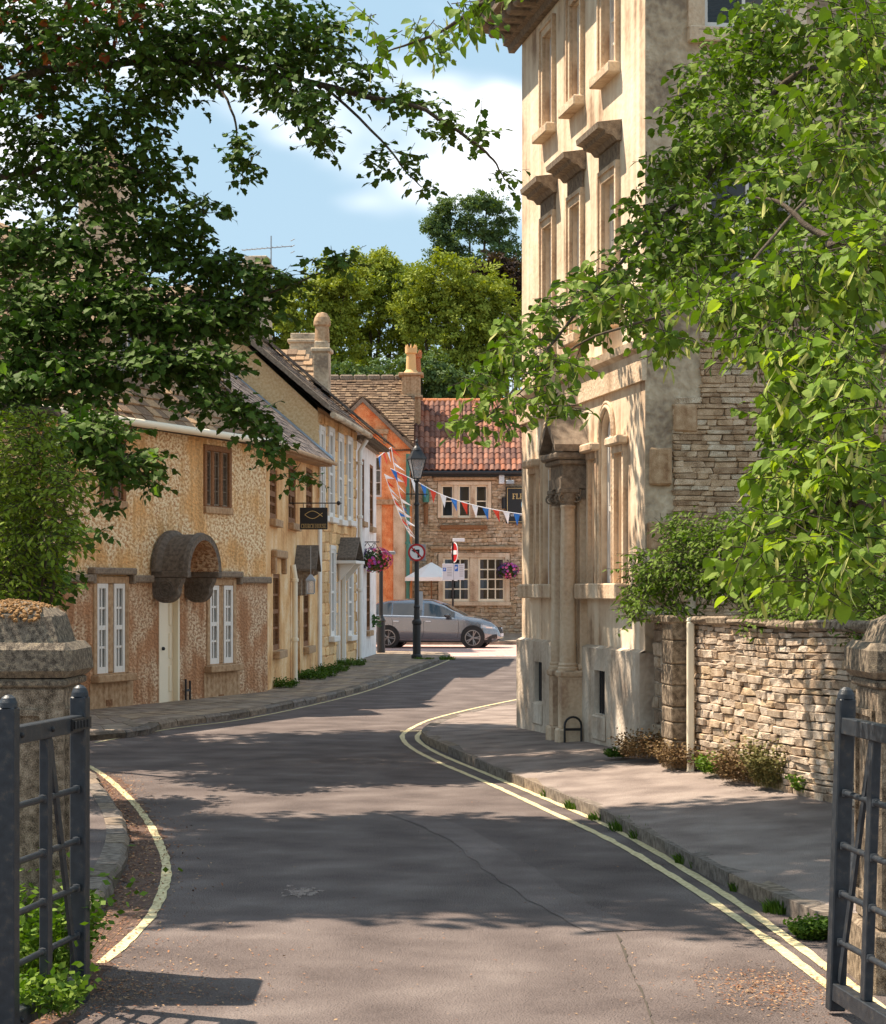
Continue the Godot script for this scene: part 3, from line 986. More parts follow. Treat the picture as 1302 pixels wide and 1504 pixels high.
func make_cottage() -> void:
	var a := Vector3(-5.47, 0, -33.6)
	var b := Vector3(-3.225, 0, -39.7)
	var dir := (b - a).normalized()
	var t := frame_of(a - dir * 3.6, b)
	var L := a.distance_to(b) + 3.6
	var o := thing("stone_cottage", "golden cottage with pitted render, shell-hooded cream door and white sash windows", "house", t)
	var eave := 4.62
	var D := 6.4
	var ridge := 8.1
	var gl := rect_on(t, 134, 186, 846, 990)
	var gr := rect_on(t, 301, 344, 850, 976)
	var ur := rect_on(t, 299, 339, 655, 745)
	var ul := rect_on(t, 146, 184, 636, 735)
	var dr := rect_on(t, 231, 262, 862, 1034)
	dr.position.y = 0.08; dr.size.y = on(t, 246, 872).y - 0.08
	var cy := on(t, 390, 849).y
	var holes := [gl, gr, ur, ul, dr]
	var up := MB.new()
	up.wall(0, L, cy, eave + 0.1, holes, 0, 0.28)
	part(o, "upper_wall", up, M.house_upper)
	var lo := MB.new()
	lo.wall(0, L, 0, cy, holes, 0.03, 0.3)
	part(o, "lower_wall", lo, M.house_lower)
	shell(o, L, D, eave, eave, ridge, M.house_upper)
	# string course stepping up over the windows as a label
	var segs := [[0.0, gl.position.x - 0.1, cy], [gl.end.x + 0.1, dr.position.x - 0.3, cy], [gr.end.x + 0.1, L + 0.02, cy]]
	for s in segs:
		var sc := MB.new()
		sc.bev(Vector3(s[0], s[2] - 0.1, 0.0), Vector3(s[1], s[2] + 0.02, 0.12), 0.02)
		part(o, "string_course", sc, M.dark_stone)
	for r: Rect2 in [gl, gr]:
		var lab := MB.new()
		lab.bev(Vector3(r.position.x - 0.12, r.end.y + 0.02, 0.0), Vector3(r.end.x + 0.12, r.end.y + 0.13, 0.14), 0.02)
		lab.bev(Vector3(r.position.x - 0.12, cy - 0.12, 0.0), Vector3(r.position.x - 0.03, r.end.y + 0.03, 0.125), 0.015)
		lab.bev(Vector3(r.end.x + 0.03, cy - 0.12, 0.0), Vector3(r.end.x + 0.12, r.end.y + 0.03, 0.125), 0.015)
		part(o, "window_label", lab, M.dark_stone)
	for r: Rect2 in [gl, gr]:
		for l: Rect2 in mullioned(o, r, 0.04, 2, M.dressed, 0.12, 0.2):
			window(o, l, 0.005, 2, 4, M.white_paint, 0.075, 0.035, true, M.curtain, 0.7)
		sill(o, r, 0.03, 0.14, M.dressed, 0.12)
	for r: Rect2 in [ur, ul]:
		for l: Rect2 in mullioned(o, r, 0.02, 3, M.brown_frame, 0.1, 0.12):
			window(o, l, -0.05, 2, 4, M.dark_stone, 0.025, 0.014, false)
		sill(o, r, 0.0, 0.06, M.dressed, 0.12, 0.0)
	# plain render patch below the windows
	for r: Rect2 in [gl, gr]:
		var pb := MB.new()
		pb.box(Vector3(r.position.x - 0.1, 0.02, 0.02), Vector3(r.end.x + 0.15, r.position.y - 0.125, 0.042))
		part(o, "apron", pb, M.dressed)
	# door, its frame and the shell hood
	var fr := MB.new()
	fr.box(Vector3(dr.position.x, 0.08, -0.24), Vector3(dr.position.x + 0.3, dr.end.y, 0.04))
	fr.box(Vector3(dr.end.x - 0.06, 0.08, -0.2), Vector3(dr.end.x, dr.end.y, 0.03))
	fr.box(Vector3(dr.position.x + 0.3, dr.end.y - 0.08, -0.2), Vector3(dr.end.x - 0.06, dr.end.y, 0.03))
	part(o, "door_frame", fr, M.cream_paint)
	var door := MB.new()
	door.box(Vector3(dr.position.x + 0.3, 0.08, -0.12), Vector3(dr.end.x - 0.06, dr.end.y - 0.08, -0.07))
	for k in 2:
		for j in 3:
			var w := (dr.size.x - 0.36) / 2
			door.bev(Vector3(dr.position.x + 0.3 + w * k + 0.05, 0.25 + j * 0.55, -0.075), Vector3(dr.position.x + 0.3 + w * (k + 1) - 0.05, 0.68 + j * 0.55, -0.055), 0.008)
	var dn := part(o, "door", door, M.cream_paint)
	var kn := MB.new()
	kn.lathe(Vector3(dr.position.x + 0.12, 0.95, 0.05), [Vector2(0, 0), Vector2(0.025, 0.005), Vector2(0.035, 0.03), Vector2(0.025, 0.055), Vector2(0, 0.06)], 10)
	part(dn, "door_knob", kn, M.iron)
	var hx := dr.position.x + 0.42
	var sy := on(t, 270, 840, 0.3).y
	var ro := 0.62
	var ri := 0.52
	var dp := 0.66
	var hood := MB.new()
	var lining := MB.new()
	for i in 20:
		var a0 := PI * i / 20.0
		var a1 := PI * (i + 1) / 20.0
		var c0 := Vector3(cos(a0), sin(a0), 0)
		var c1 := Vector3(cos(a1), sin(a1), 0)
		var e := Vector3(hx, sy, 0)
		var zf := Vector3(0, 0, dp)
		hood.quad(e + c0 * ro + zf, e + c0 * ro, e + c1 * ro, e + c1 * ro + zf)
		lining.quad(e + c0 * ri, e + c0 * ri + zf, e + c1 * ri + zf, e + c1 * ri)
		hood.quad(e + c0 * ri + zf, e + c0 * ro + zf, e + c1 * ro + zf, e + c1 * ri + zf)
		# raised front bead and back roll
		var f0 := e + zf - Vector3(0, 0, 0.07)
		hood.quad(f0 + c0 * (ro + 0.03), f0 + c0 * (ro + 0.03) + Vector3(0, 0, -0.02), f0 + c1 * (ro + 0.03) + Vector3(0, 0, -0.02), f0 + c1 * (ro + 0.03))
		hood.quad(f0 + c0 * ro + Vector3(0, 0, 0.075), f0 + c0 * (ro + 0.03), f0 + c1 * (ro + 0.03), f0 + c1 * ro + Vector3(0, 0, 0.075))
		var g0 := e + Vector3(0, 0, 0.03)
		hood.quad(g0 + c0 * (ro + 0.07) + Vector3(0, 0, 0.08), g0 + c0 * (ro + 0.07), g0 + c1 * (ro + 0.07), g0 + c1 * (ro + 0.07) + Vector3(0, 0, 0.08))
		hood.quad(g0 + c0 * ro + Vector3(0, 0, 0.16), g0 + c0 * (ro + 0.07) + Vector3(0, 0, 0.08), g0 + c1 * (ro + 0.07) + Vector3(0, 0, 0.08), g0 + c1 * ro + Vector3(0, 0, 0.16))
	for s in [-1, 1]:
		hood.bev(Vector3(hx + s * 0.57 - 0.07, sy - 0.1, 0.0), Vector3(hx + s * 0.57 + 0.07, sy + 0.005, dp + 0.01), 0.015)
	var hn := part(o, "door_hood", hood, M.weathered_hood)
	part(hn, "hood_lining", lining, M.house_lower)
	var tym := MB.new()
	var fan := [Vector2(hx - ri, sy)]
	for i in 17:
		fan.append(Vector2(hx - cos(PI * i / 16.0) * ri, sy + sin(PI * i / 16.0) * ri))
	tym.prism(fan, 0.04, 0.06)
	part(hn, "tympanum", tym, M.house_lower)
	for s in [-1, 1]:
		var br := MB.new()
		var prof := []
		prof.append(Vector2(0.56, sy - 0.1)); prof.append(Vector2(0.55, sy - 0.16))
		for i in 17:
			var f := i / 16.0 * PI * 1.05
			prof.append(Vector2(0.26 + 0.235 * cos(f - 0.15), sy - 0.3 - 0.21 * sin(f - 0.15)))
		prof.append(Vector2(0.0, sy - 0.26)); prof.append(Vector2(0.0, sy - 0.1))
		# the bracket's outline lies in the z, y plane
		br.T = Transform3D(Basis(Vector3(0, 0, 1), Vector3(0, 1, 0), Vector3(-1, 0, 0)), Vector3(hx + s * 0.57, 0, 0))
		br.prism(prof, -0.075, 0.075)
		br.T = Transform3D()
		for side in [-1, 1]:
			for ring in 4:
				var rr := 0.035 + ring * 0.034
				var path := []
				for q in 19:
					path.append(Vector3(hx + s * 0.57 + side * 0.078, sy - 0.31 + sin(TAU * q / 18) * rr * 1.15, 0.26 + cos(TAU * q / 18) * rr * 1.15))
				br.tube(path, [0.009], 5)
		part(hn, "bracket", br, M.weathered_hood)
	var sk := MB.new()
	sk.tube([Vector3(dr.end.x + 0.12, 0.1, 0.08), Vector3(dr.end.x + 0.12, 0.45, 0.08)], [0.02], 6)
	sk.tube([Vector3(dr.end.x + 0.28, 0.1, 0.08), Vector3(dr.end.x + 0.28, 0.42, 0.08)], [0.02], 6)
	sk.box(Vector3(dr.end.x + 0.12, 0.24, 0.07), Vector3(dr.end.x + 0.28, 0.28, 0.09))
	part(o, "boot_scraper", sk, M.iron)
	for px in [157.0, 322.0]:
		var v := MB.new()
		var q := on(t, px, 1032 if px < 200 else 1024)
		v.box(Vector3(q.x - 0.1, q.y - 0.05, 0.0), Vector3(q.x + 0.1, q.y + 0.05, 0.05))
		part(o, "air_brick", v, M.brown_frame)
	# roof of stone tiles, two small dormers, gutter, chimneys
	var up_z := -D / 2
	roof_boards(o, Vector3(-0.1, eave - 0.1, 0.2), Vector3(L + 0.05, eave - 0.1, 0.2), Vector3(L + 0.05, ridge, up_z), Vector3(-0.1, ridge, up_z), Vector3(-0.1, eave - 0.1, -D - 0.2), Vector3(L + 0.05, eave - 0.1, -D - 0.2))
	lay_tiles(o, Vector3(-0.1, eave - 0.06, 0.22), Vector3(L + 0.05, eave - 0.06, 0.22), Vector3(L + 0.05, ridge + 0.04, up_z), Vector3(-0.1, ridge + 0.04, up_z), 0.24, Vector2(0.22, 0.42), 0.035, variants(M.stone_tile, [Color(1.1, 1.05, 1.0), Color(0.9, 0.86, 0.84), Color(1.22, 1.16, 1.08)]), 90, "roof_tile", 0.985)
	for dx in [rect_on(t, 205, 262, 0, 10).get_center().x, rect_on(t, 300, 350, 0, 10).get_center().x]:
		var dm := MB.new()
		dm.wall(dx - 0.75, dx + 0.75, eave + 0.5, eave + 1.75, [Rect2(dx - 0.5, eave + 0.75, 1.0, 0.85)], -0.5, 0.2)
		dm.tri(Vector3(dx - 0.75, eave + 1.75, -0.5), Vector3(dx + 0.75, eave + 1.75, -0.5), Vector3(dx, eave + 2.55, -0.5))
		dm.quad(Vector3(dx + 0.75, eave + 0.5, -0.5), Vector3(dx + 0.75, eave + 0.5, -2.2), Vector3(dx + 0.75, eave + 1.75, -2.2), Vector3(dx + 0.75, eave + 1.75, -0.5))
		dm.quad(Vector3(dx - 0.75, eave + 0.5, -2.2), Vector3(dx - 0.75, eave + 0.5, -0.5), Vector3(dx - 0.75, eave + 1.75, -0.5), Vector3(dx - 0.75, eave + 1.75, -2.2))
		var dmn := part(o, "dormer", dm, M.grey_render)
		window(dmn, Rect2(dx - 0.5, eave + 0.75, 1.0, 0.85), -0.6, 4, 2, M.white_paint, 0.04, 0.02, false)
		for s in [-1, 1]:
			var e0 := Vector3(dx + s * 0.95, eave + 1.58, -0.4)
			var e1 := Vector3(dx + s * 0.95, eave + 1.58, -2.6)
			var r0 := Vector3(dx, eave + 2.62, -0.4)
			var r1 := Vector3(dx, eave + 2.62, -2.6)
			if s > 0:
				lay_tiles(dmn, e0, e1, r1, r0, 0.24, Vector2(0.25, 0.4), 0.04, [M.stone_tile], 0, "roof_tile")
			else:
				lay_tiles(dmn, e1, e0, r0, r1, 0.24, Vector2(0.25, 0.4), 0.04, [M.stone_tile], 0, "roof_tile")
	var gu := MB.new()
	gu.tube([Vector3(-0.1, eave - 0.04, 0.3), Vector3(L + 0.1, eave - 0.02, 0.3)], [0.065], 10)
	gu.tube([Vector3(L - 0.02, eave - 0.06, 0.29), Vector3(L + 0.02, eave - 0.25, 0.12)], [0.04], 8)
	part(o, "gutter", gu, M.cream_paint)
	chimney(o, L - 0.35, -D / 2 + 0.15, 0.85, 0.8, 6.8, 10.0, M.facade_trim, 1, 0.35)

func make_ochre_house() -> void:
	var a := Vector3(-3.225, 0, -39.7)
	var b := Vector3(-2.886, 0, -50.2)
	var t := frame_of(a, b)
	var L := a.distance_to(b)
	var o := thing("ochre_house", "ochre rendered house with grey slate roof and stone-roofed porch hood", "house", t)
	var e0 := 4.62
	var e1 := 4.95
	var D := 6.6
	var ridge := 8.0
	var uw := [rect_on(t, 396.7, 407, 689, 763), rect_on(t, 424, 435, 682, 769), rect_on(t, 450, 459.5, 687, 764)]
	var lw := [rect_on(t, 401.5, 412, 843, 955), rect_on(t, 446, 455, 846, 949)]
	var dr := rect_on(t, 431, 441, 858, 1000)
	dr.size.y = dr.end.y - 0.08; dr.position.y = 0.08
	var w := MB.new()
	w.wall(0, L, 0, 4.62, uw + lw + [dr], 0, 0.3)
	w.quad(Vector3(0, 4.62, 0), Vector3(L, 4.62, 0), Vector3(L, e1 + 0.1, 0), Vector3(0, e0 + 0.1, 0))
	part(o, "front_wall", w, M.ochre)
	shell(o, L, D, e0, e1, ridge, M.ochre)
	for r: Rect2 in uw:
		window(o, r, -0.05, 2, 4, M.brown_frame, 0.09, 0.05, true, M.curtain, 0.5)
		sill(o, r, 0, 0.12, M.dressed, 0.14)
	for r: Rect2 in lw:
		window(o, r, -0.06, 2, 4, M.brown_frame, 0.08, 0.04, true)
		sill(o, r, 0, 0.14, M.dressed, 0.15)
		var lb := MB.new()
		lb.bev(Vector3(r.position.x - 0.35, r.end.y + 0.3, 0), Vector3(r.end.x + 0.35, r.end.y + 0.45, 0.12), 0.02)
		for s in [r.position.x - 0.35, r.end.x + 0.2]:
			lb.bev(Vector3(s, r.end.y + 0.0, 0.0), Vector3(s + 0.15, r.end.y + 0.31, 0.1), 0.02)
		part(o, "window_label", lb, M.dressed)
	var dn := MB.new()
	dn.box(Vector3(dr.position.x, 0.08, -0.22), Vector3(dr.end.x, dr.end.y, -0.17))
	part(o, "door", dn, M.brown_frame)
	# porch hood: a little stone-tiled gablet on brackets
	var hu := on(t, 438, 834, 0.3)
	var cx := dr.get_center().x
	var hy := hu.y
	var hm := MB.new()
	hm.hexa([Vector3(cx - 0.6, hy - 0.05, 0.0), Vector3(cx, hy + 0.4, 0.0), Vector3(cx - 0.6, hy, 0.0), Vector3(cx, hy + 0.5, 0.0), Vector3(cx - 0.6, hy - 0.05, 0.46), Vector3(cx, hy + 0.4, 0.46), Vector3(cx - 0.6, hy, 0.46), Vector3(cx, hy + 0.5, 0.46)])
	hm.hexa([Vector3(cx, hy + 0.4, 0.0), Vector3(cx + 0.6, hy - 0.05, 0.0), Vector3(cx, hy + 0.5, 0.0), Vector3(cx + 0.6, hy, 0.0), Vector3(cx, hy + 0.4, 0.46), Vector3(cx + 0.6, hy - 0.05, 0.46), Vector3(cx, hy + 0.5, 0.46), Vector3(cx + 0.6, hy, 0.46)])
	var hn := part(o, "porch_hood", hm, M.weathered_hood)
	for s in [-1, 1]:
		var br := MB.new()
		br.bev(Vector3(cx + s * 0.48 - 0.06, hy - 0.55, 0.0), Vector3(cx + s * 0.48 + 0.06, hy - 0.02, 0.16), 0.02)
		br.hexa([Vector3(cx + s * 0.48 - 0.05, hy - 0.2, 0.16), Vector3(cx + s * 0.48 + 0.05, hy - 0.2, 0.16), Vector3(cx + s * 0.48 - 0.05, hy - 0.03, 0.16), Vector3(cx + s * 0.48 + 0.05, hy - 0.03, 0.16), Vector3(cx + s * 0.48 - 0.05, hy - 0.1, 0.4), Vector3(cx + s * 0.48 + 0.05, hy - 0.1, 0.4), Vector3(cx + s * 0.48 - 0.05, hy - 0.03, 0.4), Vector3(cx + s * 0.48 + 0.05, hy - 0.03, 0.4)])
		part(hn, "bracket", br, M.dark_stone)
	var dp := MB.new()
	var du := on(t, 427, 866).x
	dp.tube([Vector3(du, 0.1, 0.09), Vector3(du, 2.2, 0.09), Vector3(du, 2.45, 0.05)], [0.055], 10)
	for y in [0.9, 2.1]:
		dp.lathe(Vector3(du, y, 0.09), [Vector2(0.055, 0), Vector2(0.075, 0.01), Vector2(0.075, 0.07), Vector2(0.055, 0.08)], 10)
	part(o, "downpipe", dp, M.cream_paint)
	# slate roof with a lead-covered verge
	var up_z := -D / 2
	roof_boards(o, Vector3(-0.05, e0 - 0.12, 0.35), Vector3(L + 0.1, e1 - 0.12, 0.35), Vector3(L + 0.1, ridge, up_z), Vector3(-0.05, ridge, up_z), Vector3(-0.05, e0, -D - 0.2), Vector3(L + 0.1, e1, -D - 0.2))
	lay_tiles(o, Vector3(-0.05, e0 - 0.08, 0.38), Vector3(L - 0.3, e1 - 0.08, 0.38), Vector3(L - 0.3, ridge + 0.04, up_z), Vector3(-0.05, ridge + 0.04, up_z), 0.22, Vector2(0.26, 0.36), 0.018, variants(M.dark_slate, [Color(1, 0.97, 0.95), Color(0.9, 0.86, 0.85), Color(1.15, 1.1, 1.06)]), 60, "slate", 0.99)
	var lf := MB.new()
	lf.hexa([Vector3(L - 0.35, e1 - 0.06, 0.36), Vector3(L + 0.02, e1 - 0.06, 0.36), Vector3(L - 0.35, e1 + 0.0, 0.36), Vector3(L + 0.02, e1 + 0.05, 0.36), Vector3(L - 0.35, ridge, up_z), Vector3(L + 0.02, ridge, up_z), Vector3(L - 0.35, ridge + 0.07, up_z), Vector3(L + 0.02, ridge + 0.12, up_z)])
	part(o, "lead_flashing", lf, M.lead)
	var so := MB.new()
	so.hexa([Vector3(0, e0 - 0.17, 0.0), Vector3(L, e1 - 0.17, 0.0), Vector3(0, e0 - 0.12, 0.0), Vector3(L, e1 - 0.12, 0.0), Vector3(0, e0 - 0.17, 0.33), Vector3(L, e1 - 0.17, 0.33), Vector3(0, e0 - 0.12, 0.33), Vector3(L, e1 - 0.12, 0.33)])
	part(o, "soffit", so, M.dressed)
	var gu := MB.new()
	gu.tube([Vector3(-0.05, e0 - 0.1, 0.41), Vector3(L + 0.15, e1 - 0.1, 0.41)], [0.045], 8)
	part(o, "gutter", gu, M.dressed)
	# hanging lantern under the hood
	var lu := on(t, 443, 862, 0.42)
	var ln := thing("porch_lantern", "small grey lantern hanging under the ochre house's porch hood", "lantern", t)
	var lm := MB.new()
	lm.box(Vector3(lu.x - 0.09, lu.y + 0.11, 0.51), Vector3(lu.x + 0.09, lu.y + 0.14, 0.69))
	lm.hexa([Vector3(lu.x - 0.09, lu.y + 0.14, 0.51), Vector3(lu.x + 0.09, lu.y + 0.14, 0.51), Vector3(lu.x - 0.02, lu.y + 0.24, 0.58), Vector3(lu.x + 0.02, lu.y + 0.24, 0.58), Vector3(lu.x - 0.09, lu.y + 0.14, 0.69), Vector3(lu.x + 0.09, lu.y + 0.14, 0.69), Vector3(lu.x - 0.02, lu.y + 0.24, 0.62), Vector3(lu.x + 0.02, lu.y + 0.24, 0.62)])
	lm.box(Vector3(lu.x - 0.07, lu.y - 0.14, 0.53), Vector3(lu.x + 0.07, lu.y - 0.12, 0.67))
	for sx in [-1, 1]:
		for sz in [-1, 1]:
			lm.box(Vector3(lu.x + sx * 0.07 - 0.008, lu.y - 0.12, 0.6 + sz * 0.07 - 0.008), Vector3(lu.x + sx * 0.07 + 0.008, lu.y + 0.11, 0.6 + sz * 0.07 + 0.008))
	lm.tube([Vector3(lu.x, lu.y + 0.24, 0.6), Vector3(lu.x, hy + 0.42, 0.6)], [0.008], 5)
	part(ln, "cage", lm, M.aluminium)
	var lgm := MB.new()
	lgm.box(Vector3(lu.x - 0.062, lu.y - 0.12, 0.538), Vector3(lu.x + 0.062, lu.y + 0.11, 0.662))
	part(ln, "glass", lgm, M.lamp_glass)
	# hanging sign
	var su := on(t, 425.5, 739)
	var sg := thing("hanging_sign", "square black hanging sign with a pale fish outline on an iron arm", "sign", t)
	var arm := MB.new()
	arm.tube([Vector3(su.x, su.y, 0), Vector3(su.x, su.y, 0.98)], [0.013], 6)
	arm.lathe(Vector3(su.x, su.y - 0.05, 0.99), [Vector2(0, 0), Vector2(0.03, 0.02), Vector2(0.04, 0.05), Vector2(0.03, 0.08), Vector2(0, 0.1)], 8)
	arm.tube([Vector3(su.x, su.y, 1.0), Vector3(su.x, su.y, 1.06)], [0.025, 0.003], 6)
	for z in [0.28, 0.72]:
		arm.tube([Vector3(su.x, su.y, z), Vector3(su.x, su.y - 0.1, z)], [0.007], 5)
	part(sg, "arm", arm, M.iron)
	var z0 := 0.21
	var z1 := 0.77
	var bd := MB.new()
	bd.bev(Vector3(su.x - 0.018, su.y - 0.53, z0), Vector3(su.x + 0.018, su.y - 0.09, z1), 0.006)
	var bn := part(sg, "board", bd, M.sign_black)
	# the near face looks along -x: its left is the wall side
	var fish := MB.new()
	var p1 := []
	var p2 := []
	for i in 17:
		var f := i / 16.0
		var zz := lerpf(z0 + 0.1, z1 - 0.1, f)
		var yy := 0.075 * sin(minf(f / 0.86, 1.16) * PI)
		p1.append(Vector3(su.x - 0.02, su.y - 0.235 + yy, zz)); p2.append(Vector3(su.x - 0.02, su.y - 0.235 - yy, zz))
	fish.tube(p1, [0.007], 5); fish.tube(p2, [0.007], 5)
	part(bn, "fish_outline", fish, M.gold)
	lettering(bn, "CHURCH HOUSE", 0.5, 0.085, Transform3D(Basis(Vector3(0, 0, 1), Vector3.UP, Vector3(-1, 0, 0)), Vector3(su.x - 0.021, su.y - 0.46, (z0 + z1) / 2)), M.gold, "Droid Serif")

func lettering(parent: Node, words: String, width: float, height: float, t: Transform3D, m: Material, font := "Droid Sans", bold := false) -> void:
	var f := SystemFont.new()
	f.font_names = PackedStringArray([font])
	if bold:
		f.font_weight = 700
	var tm := TextMesh.new()
	tm.text = words; tm.font = f; tm.font_size = 32; tm.pixel_size = 0.01; tm.depth = 0.02
	tm.curve_step = 2.0
	var bb := tm.get_aabb()
	var o := MeshInstance3D.new()
	o.mesh = tm
	o.material_override = m
	o.name = "lettering"
	o.transform = t * Transform3D(Basis.from_scale(Vector3(width / maxf(bb.size.x, 0.01), height / maxf(bb.size.y, 0.01), 0.15)), Vector3.ZERO) * Transform3D(Basis(), -bb.get_center())
	parent.add_child(o, true)

func make_block_house() -> void:
	var a := Vector3(-2.886, 0, -50.2)
	var b := Vector3(-2.276, 0, -56.9)
	var t := frame_of(a, b)
	var L := a.distance_to(b)
	var o := thing("block_house", "golden squared-stone house with tall pale windows and a dark roof", "house", t)
	var e := 6.06
	var D := 6.4
	var ridge := 9.0
	var uw := [rect_on(t, 468.5, 474, 632, 757), rect_on(t, 481.6, 488, 634, 760), rect_on(t, 495.6, 501.6, 643, 764), rect_on(t, 508.8, 515, 647, 765)]
	var lw := [rect_on(t, 483.8, 490, 807, 934), rect_on(t, 509.5, 516, 837, 933)]
	var dr := rect_on(t, 495.6, 503, 832, 979)
	dr.size.y = dr.end.y - 0.08; dr.position.y = 0.08
	var w := MB.new()
	w.wall(0, L, 0, e + 0.1, uw + lw + [dr], 0, 0.2)
	part(o, "front_wall", w, M.block_mortar)
	var big := []
	for r: Rect2 in uw + lw + [dr]:
		big.append(r.grow_individual(0.1, 0.1, 0.1, 0.1))
	lay_stones(o, 0, L, 0.1, e, 0.03, big, Vector2(0.2, 0.3), Vector2(0.35, 0.8), 0.1, variants(M.block, [Color(1, 1, 1), Color(0.93, 0.9, 0.86), Color(1.06, 1.04, 1.0), Color(1.0, 0.95, 0.9)]), 300)
	shell(o, L, D, e, e, ridge, M.block)
	for r: Rect2 in uw + lw:
		var fm := MB.new()
		fm.box(Vector3(r.position.x - 0.1, r.position.y - 0.12, -0.02), Vector3(r.position.x, r.end.y + 0.1, 0.06))
		fm.box(Vector3(r.end.x, r.position.y - 0.12, -0.02), Vector3(r.end.x + 0.1, r.end.y + 0.1, 0.06))
		fm.box(Vector3(r.position.x, r.end.y, -0.02), Vector3(r.end.x, r.end.y + 0.1, 0.055))
		fm.bev(Vector3(r.position.x - 0.14, r.position.y - 0.14, -0.02), Vector3(r.end.x + 0.14, r.position.y, 0.16), 0.015)
		part(o, "window_surround", fm, M.white_paint)
		window(o, r, 0.0, 2, 4, M.white_paint, 0.09, 0.03, true, M.curtain, 0.95)
	var dm := MB.new()
	dm.box(Vector3(dr.position.x, 0.08, -0.1), Vector3(dr.end.x, dr.end.y, -0.05))
	part(o, "door", dm, M.cream_paint)
	var df := MB.new()
	df.box(Vector3(dr.position.x - 0.14, 0.08, -0.02), Vector3(dr.position.x, dr.end.y + 0.12, 0.08))
	df.box(Vector3(dr.end.x, 0.08, -0.02), Vector3(dr.end.x + 0.14, dr.end.y + 0.12, 0.08))
	df.box(Vector3(dr.position.x, dr.end.y, -0.02), Vector3(dr.end.x, dr.end.y + 0.12, 0.075))
	part(o, "door_frame", df, M.white_paint)
	var cx := dr.get_center().x
	var hy := dr.end.y + 0.14
	var hm := MB.new()
	for s in [-1, 1]:
		var k := [Vector3(cx - 0.8, hy, 0.0), Vector3(cx, hy + 0.5, 0.0), Vector3(cx - 0.8, hy + 0.07, 0.0), Vector3(cx, hy + 0.58, 0.0), Vector3(cx - 0.8, hy, 0.5), Vector3(cx, hy + 0.5, 0.5), Vector3(cx - 0.8, hy + 0.07, 0.5), Vector3(cx, hy + 0.58, 0.5)]
		if s > 0:
			for i in 8:
				k[i] = Vector3(2 * cx - k[i].x, k[i].y, k[i].z)
		hm.hexa(k)
	var hn := part(o, "porch_hood", hm, M.weathered_hood)
	var hb := MB.new()
	hb.bev(Vector3(cx - 0.82, hy - 0.08, 0.0), Vector3(cx + 0.82, hy - 0.003, 0.52), 0.01)
	for s in [-1, 1]:
		hb.hexa([Vector3(cx + s * 0.6 - 0.05, hy - 0.5, 0.08), Vector3(cx + s * 0.6 + 0.05, hy - 0.5, 0.08), Vector3(cx + s * 0.6 - 0.05, hy - 0.085, 0.08), Vector3(cx + s * 0.6 + 0.05, hy - 0.085, 0.08), Vector3(cx + s * 0.6 - 0.05, hy - 0.45, 0.14), Vector3(cx + s * 0.6 + 0.05, hy - 0.45, 0.14), Vector3(cx + s * 0.6 - 0.05, hy - 0.085, 0.45), Vector3(cx + s * 0.6 + 0.05, hy - 0.085, 0.45)])
	part(hn, "bracket", hb, M.white_paint)
	var pil := MB.new()
	pil.bev(Vector3(-0.02, 0.1, 0.0), Vector3(0.3, 3.4, 0.06), 0.015)
	part(o, "corner_pilaster", pil, M.white_paint)
	var dp := MB.new()
	dp.tube([Vector3(L - 0.1, 0.1, 0.12), Vector3(L - 0.1, e - 0.5, 0.12), Vector3(L - 0.1, e - 0.2, 0.3)], [0.06], 10)
	for y in [1.9, 3.8, 5.2]:
		dp.lathe(Vector3(L - 0.1, y, 0.12), [Vector2(0.06, 0), Vector2(0.085, 0.01), Vector2(0.085, 0.08), Vector2(0.06, 0.09)], 10)
	part(o, "downpipe", dp, M.white_paint)
	var up_z := -D / 2
	roof_boards(o, Vector3(-0.15, e - 0.1, 0.3), Vector3(L, e - 0.1, 0.3), Vector3(L, ridge, up_z), Vector3(-0.15, ridge, up_z), Vector3(-0.15, e, -D - 0.2), Vector3(L, e, -D - 0.2))
	lay_tiles(o, Vector3(-0.2, e - 0.06, 0.33), Vector3(L, e - 0.06, 0.33), Vector3(L, ridge + 0.04, up_z), Vector3(-0.2, ridge + 0.04, up_z), 0.25, Vector2(0.25, 0.45), 0.03, variants(M.dark_slate, [Color(1, 0.97, 0.93), Color(0.85, 0.82, 0.8), Color(1.2, 1.12, 1.02)]), 0, "slate")
	var vg := MB.new()
	vg.hexa([Vector3(-0.28, e + 0.0, 0.3), Vector3(-0.02, e + 0.0, 0.3), Vector3(-0.28, e + 0.14, 0.3), Vector3(-0.02, e + 0.14, 0.3), Vector3(-0.28, ridge, up_z), Vector3(-0.02, ridge, up_z), Vector3(-0.28, ridge + 0.16, up_z), Vector3(-0.02, ridge + 0.16, up_z)])
	part(o, "verge_coping", vg, M.dark_stone)
	var gu := MB.new()
	gu.tube([Vector3(-0.2, e - 0.1, 0.38), Vector3(L, e - 0.1, 0.38)], [0.07], 8)
	part(o, "gutter", gu, M.grey_render)
	var cw := pt(379, 378, 57.5)
	var cl := t.affine_inverse() * cw
	chimney(o, cl.x, cl.z, 0.7, 0.66, 7.0, cl.y, M.grey_render, 0)
	var an := MB.new()
	var q := cw + Vector3(0.36, -1.2, 0.1)
	an.tube([q, q + Vector3(0, 1.75, 0)], [0.02], 6)
	an.tube([q + Vector3(-0.75, 1.35, 0.15), q + Vector3(0.55, 1.5, -0.1)], [0.014], 5)
	for i in 9:
		var w2 := q + Vector3(-0.72 + i * 0.13, 1.355 + i * 0.015, 0.14 - i * 0.02)
		an.tube([w2 + Vector3(0.04, 0, -0.16), w2 + Vector3(-0.04, 0, 0.16)], [0.006], 4)
	for s in [-0.16, 0.0, 0.16]:
		an.tube([q + Vector3(0.5, 1.5 + s, -0.25), q + Vector3(0.62, 1.5 + s, 0.05)], [0.012], 4)
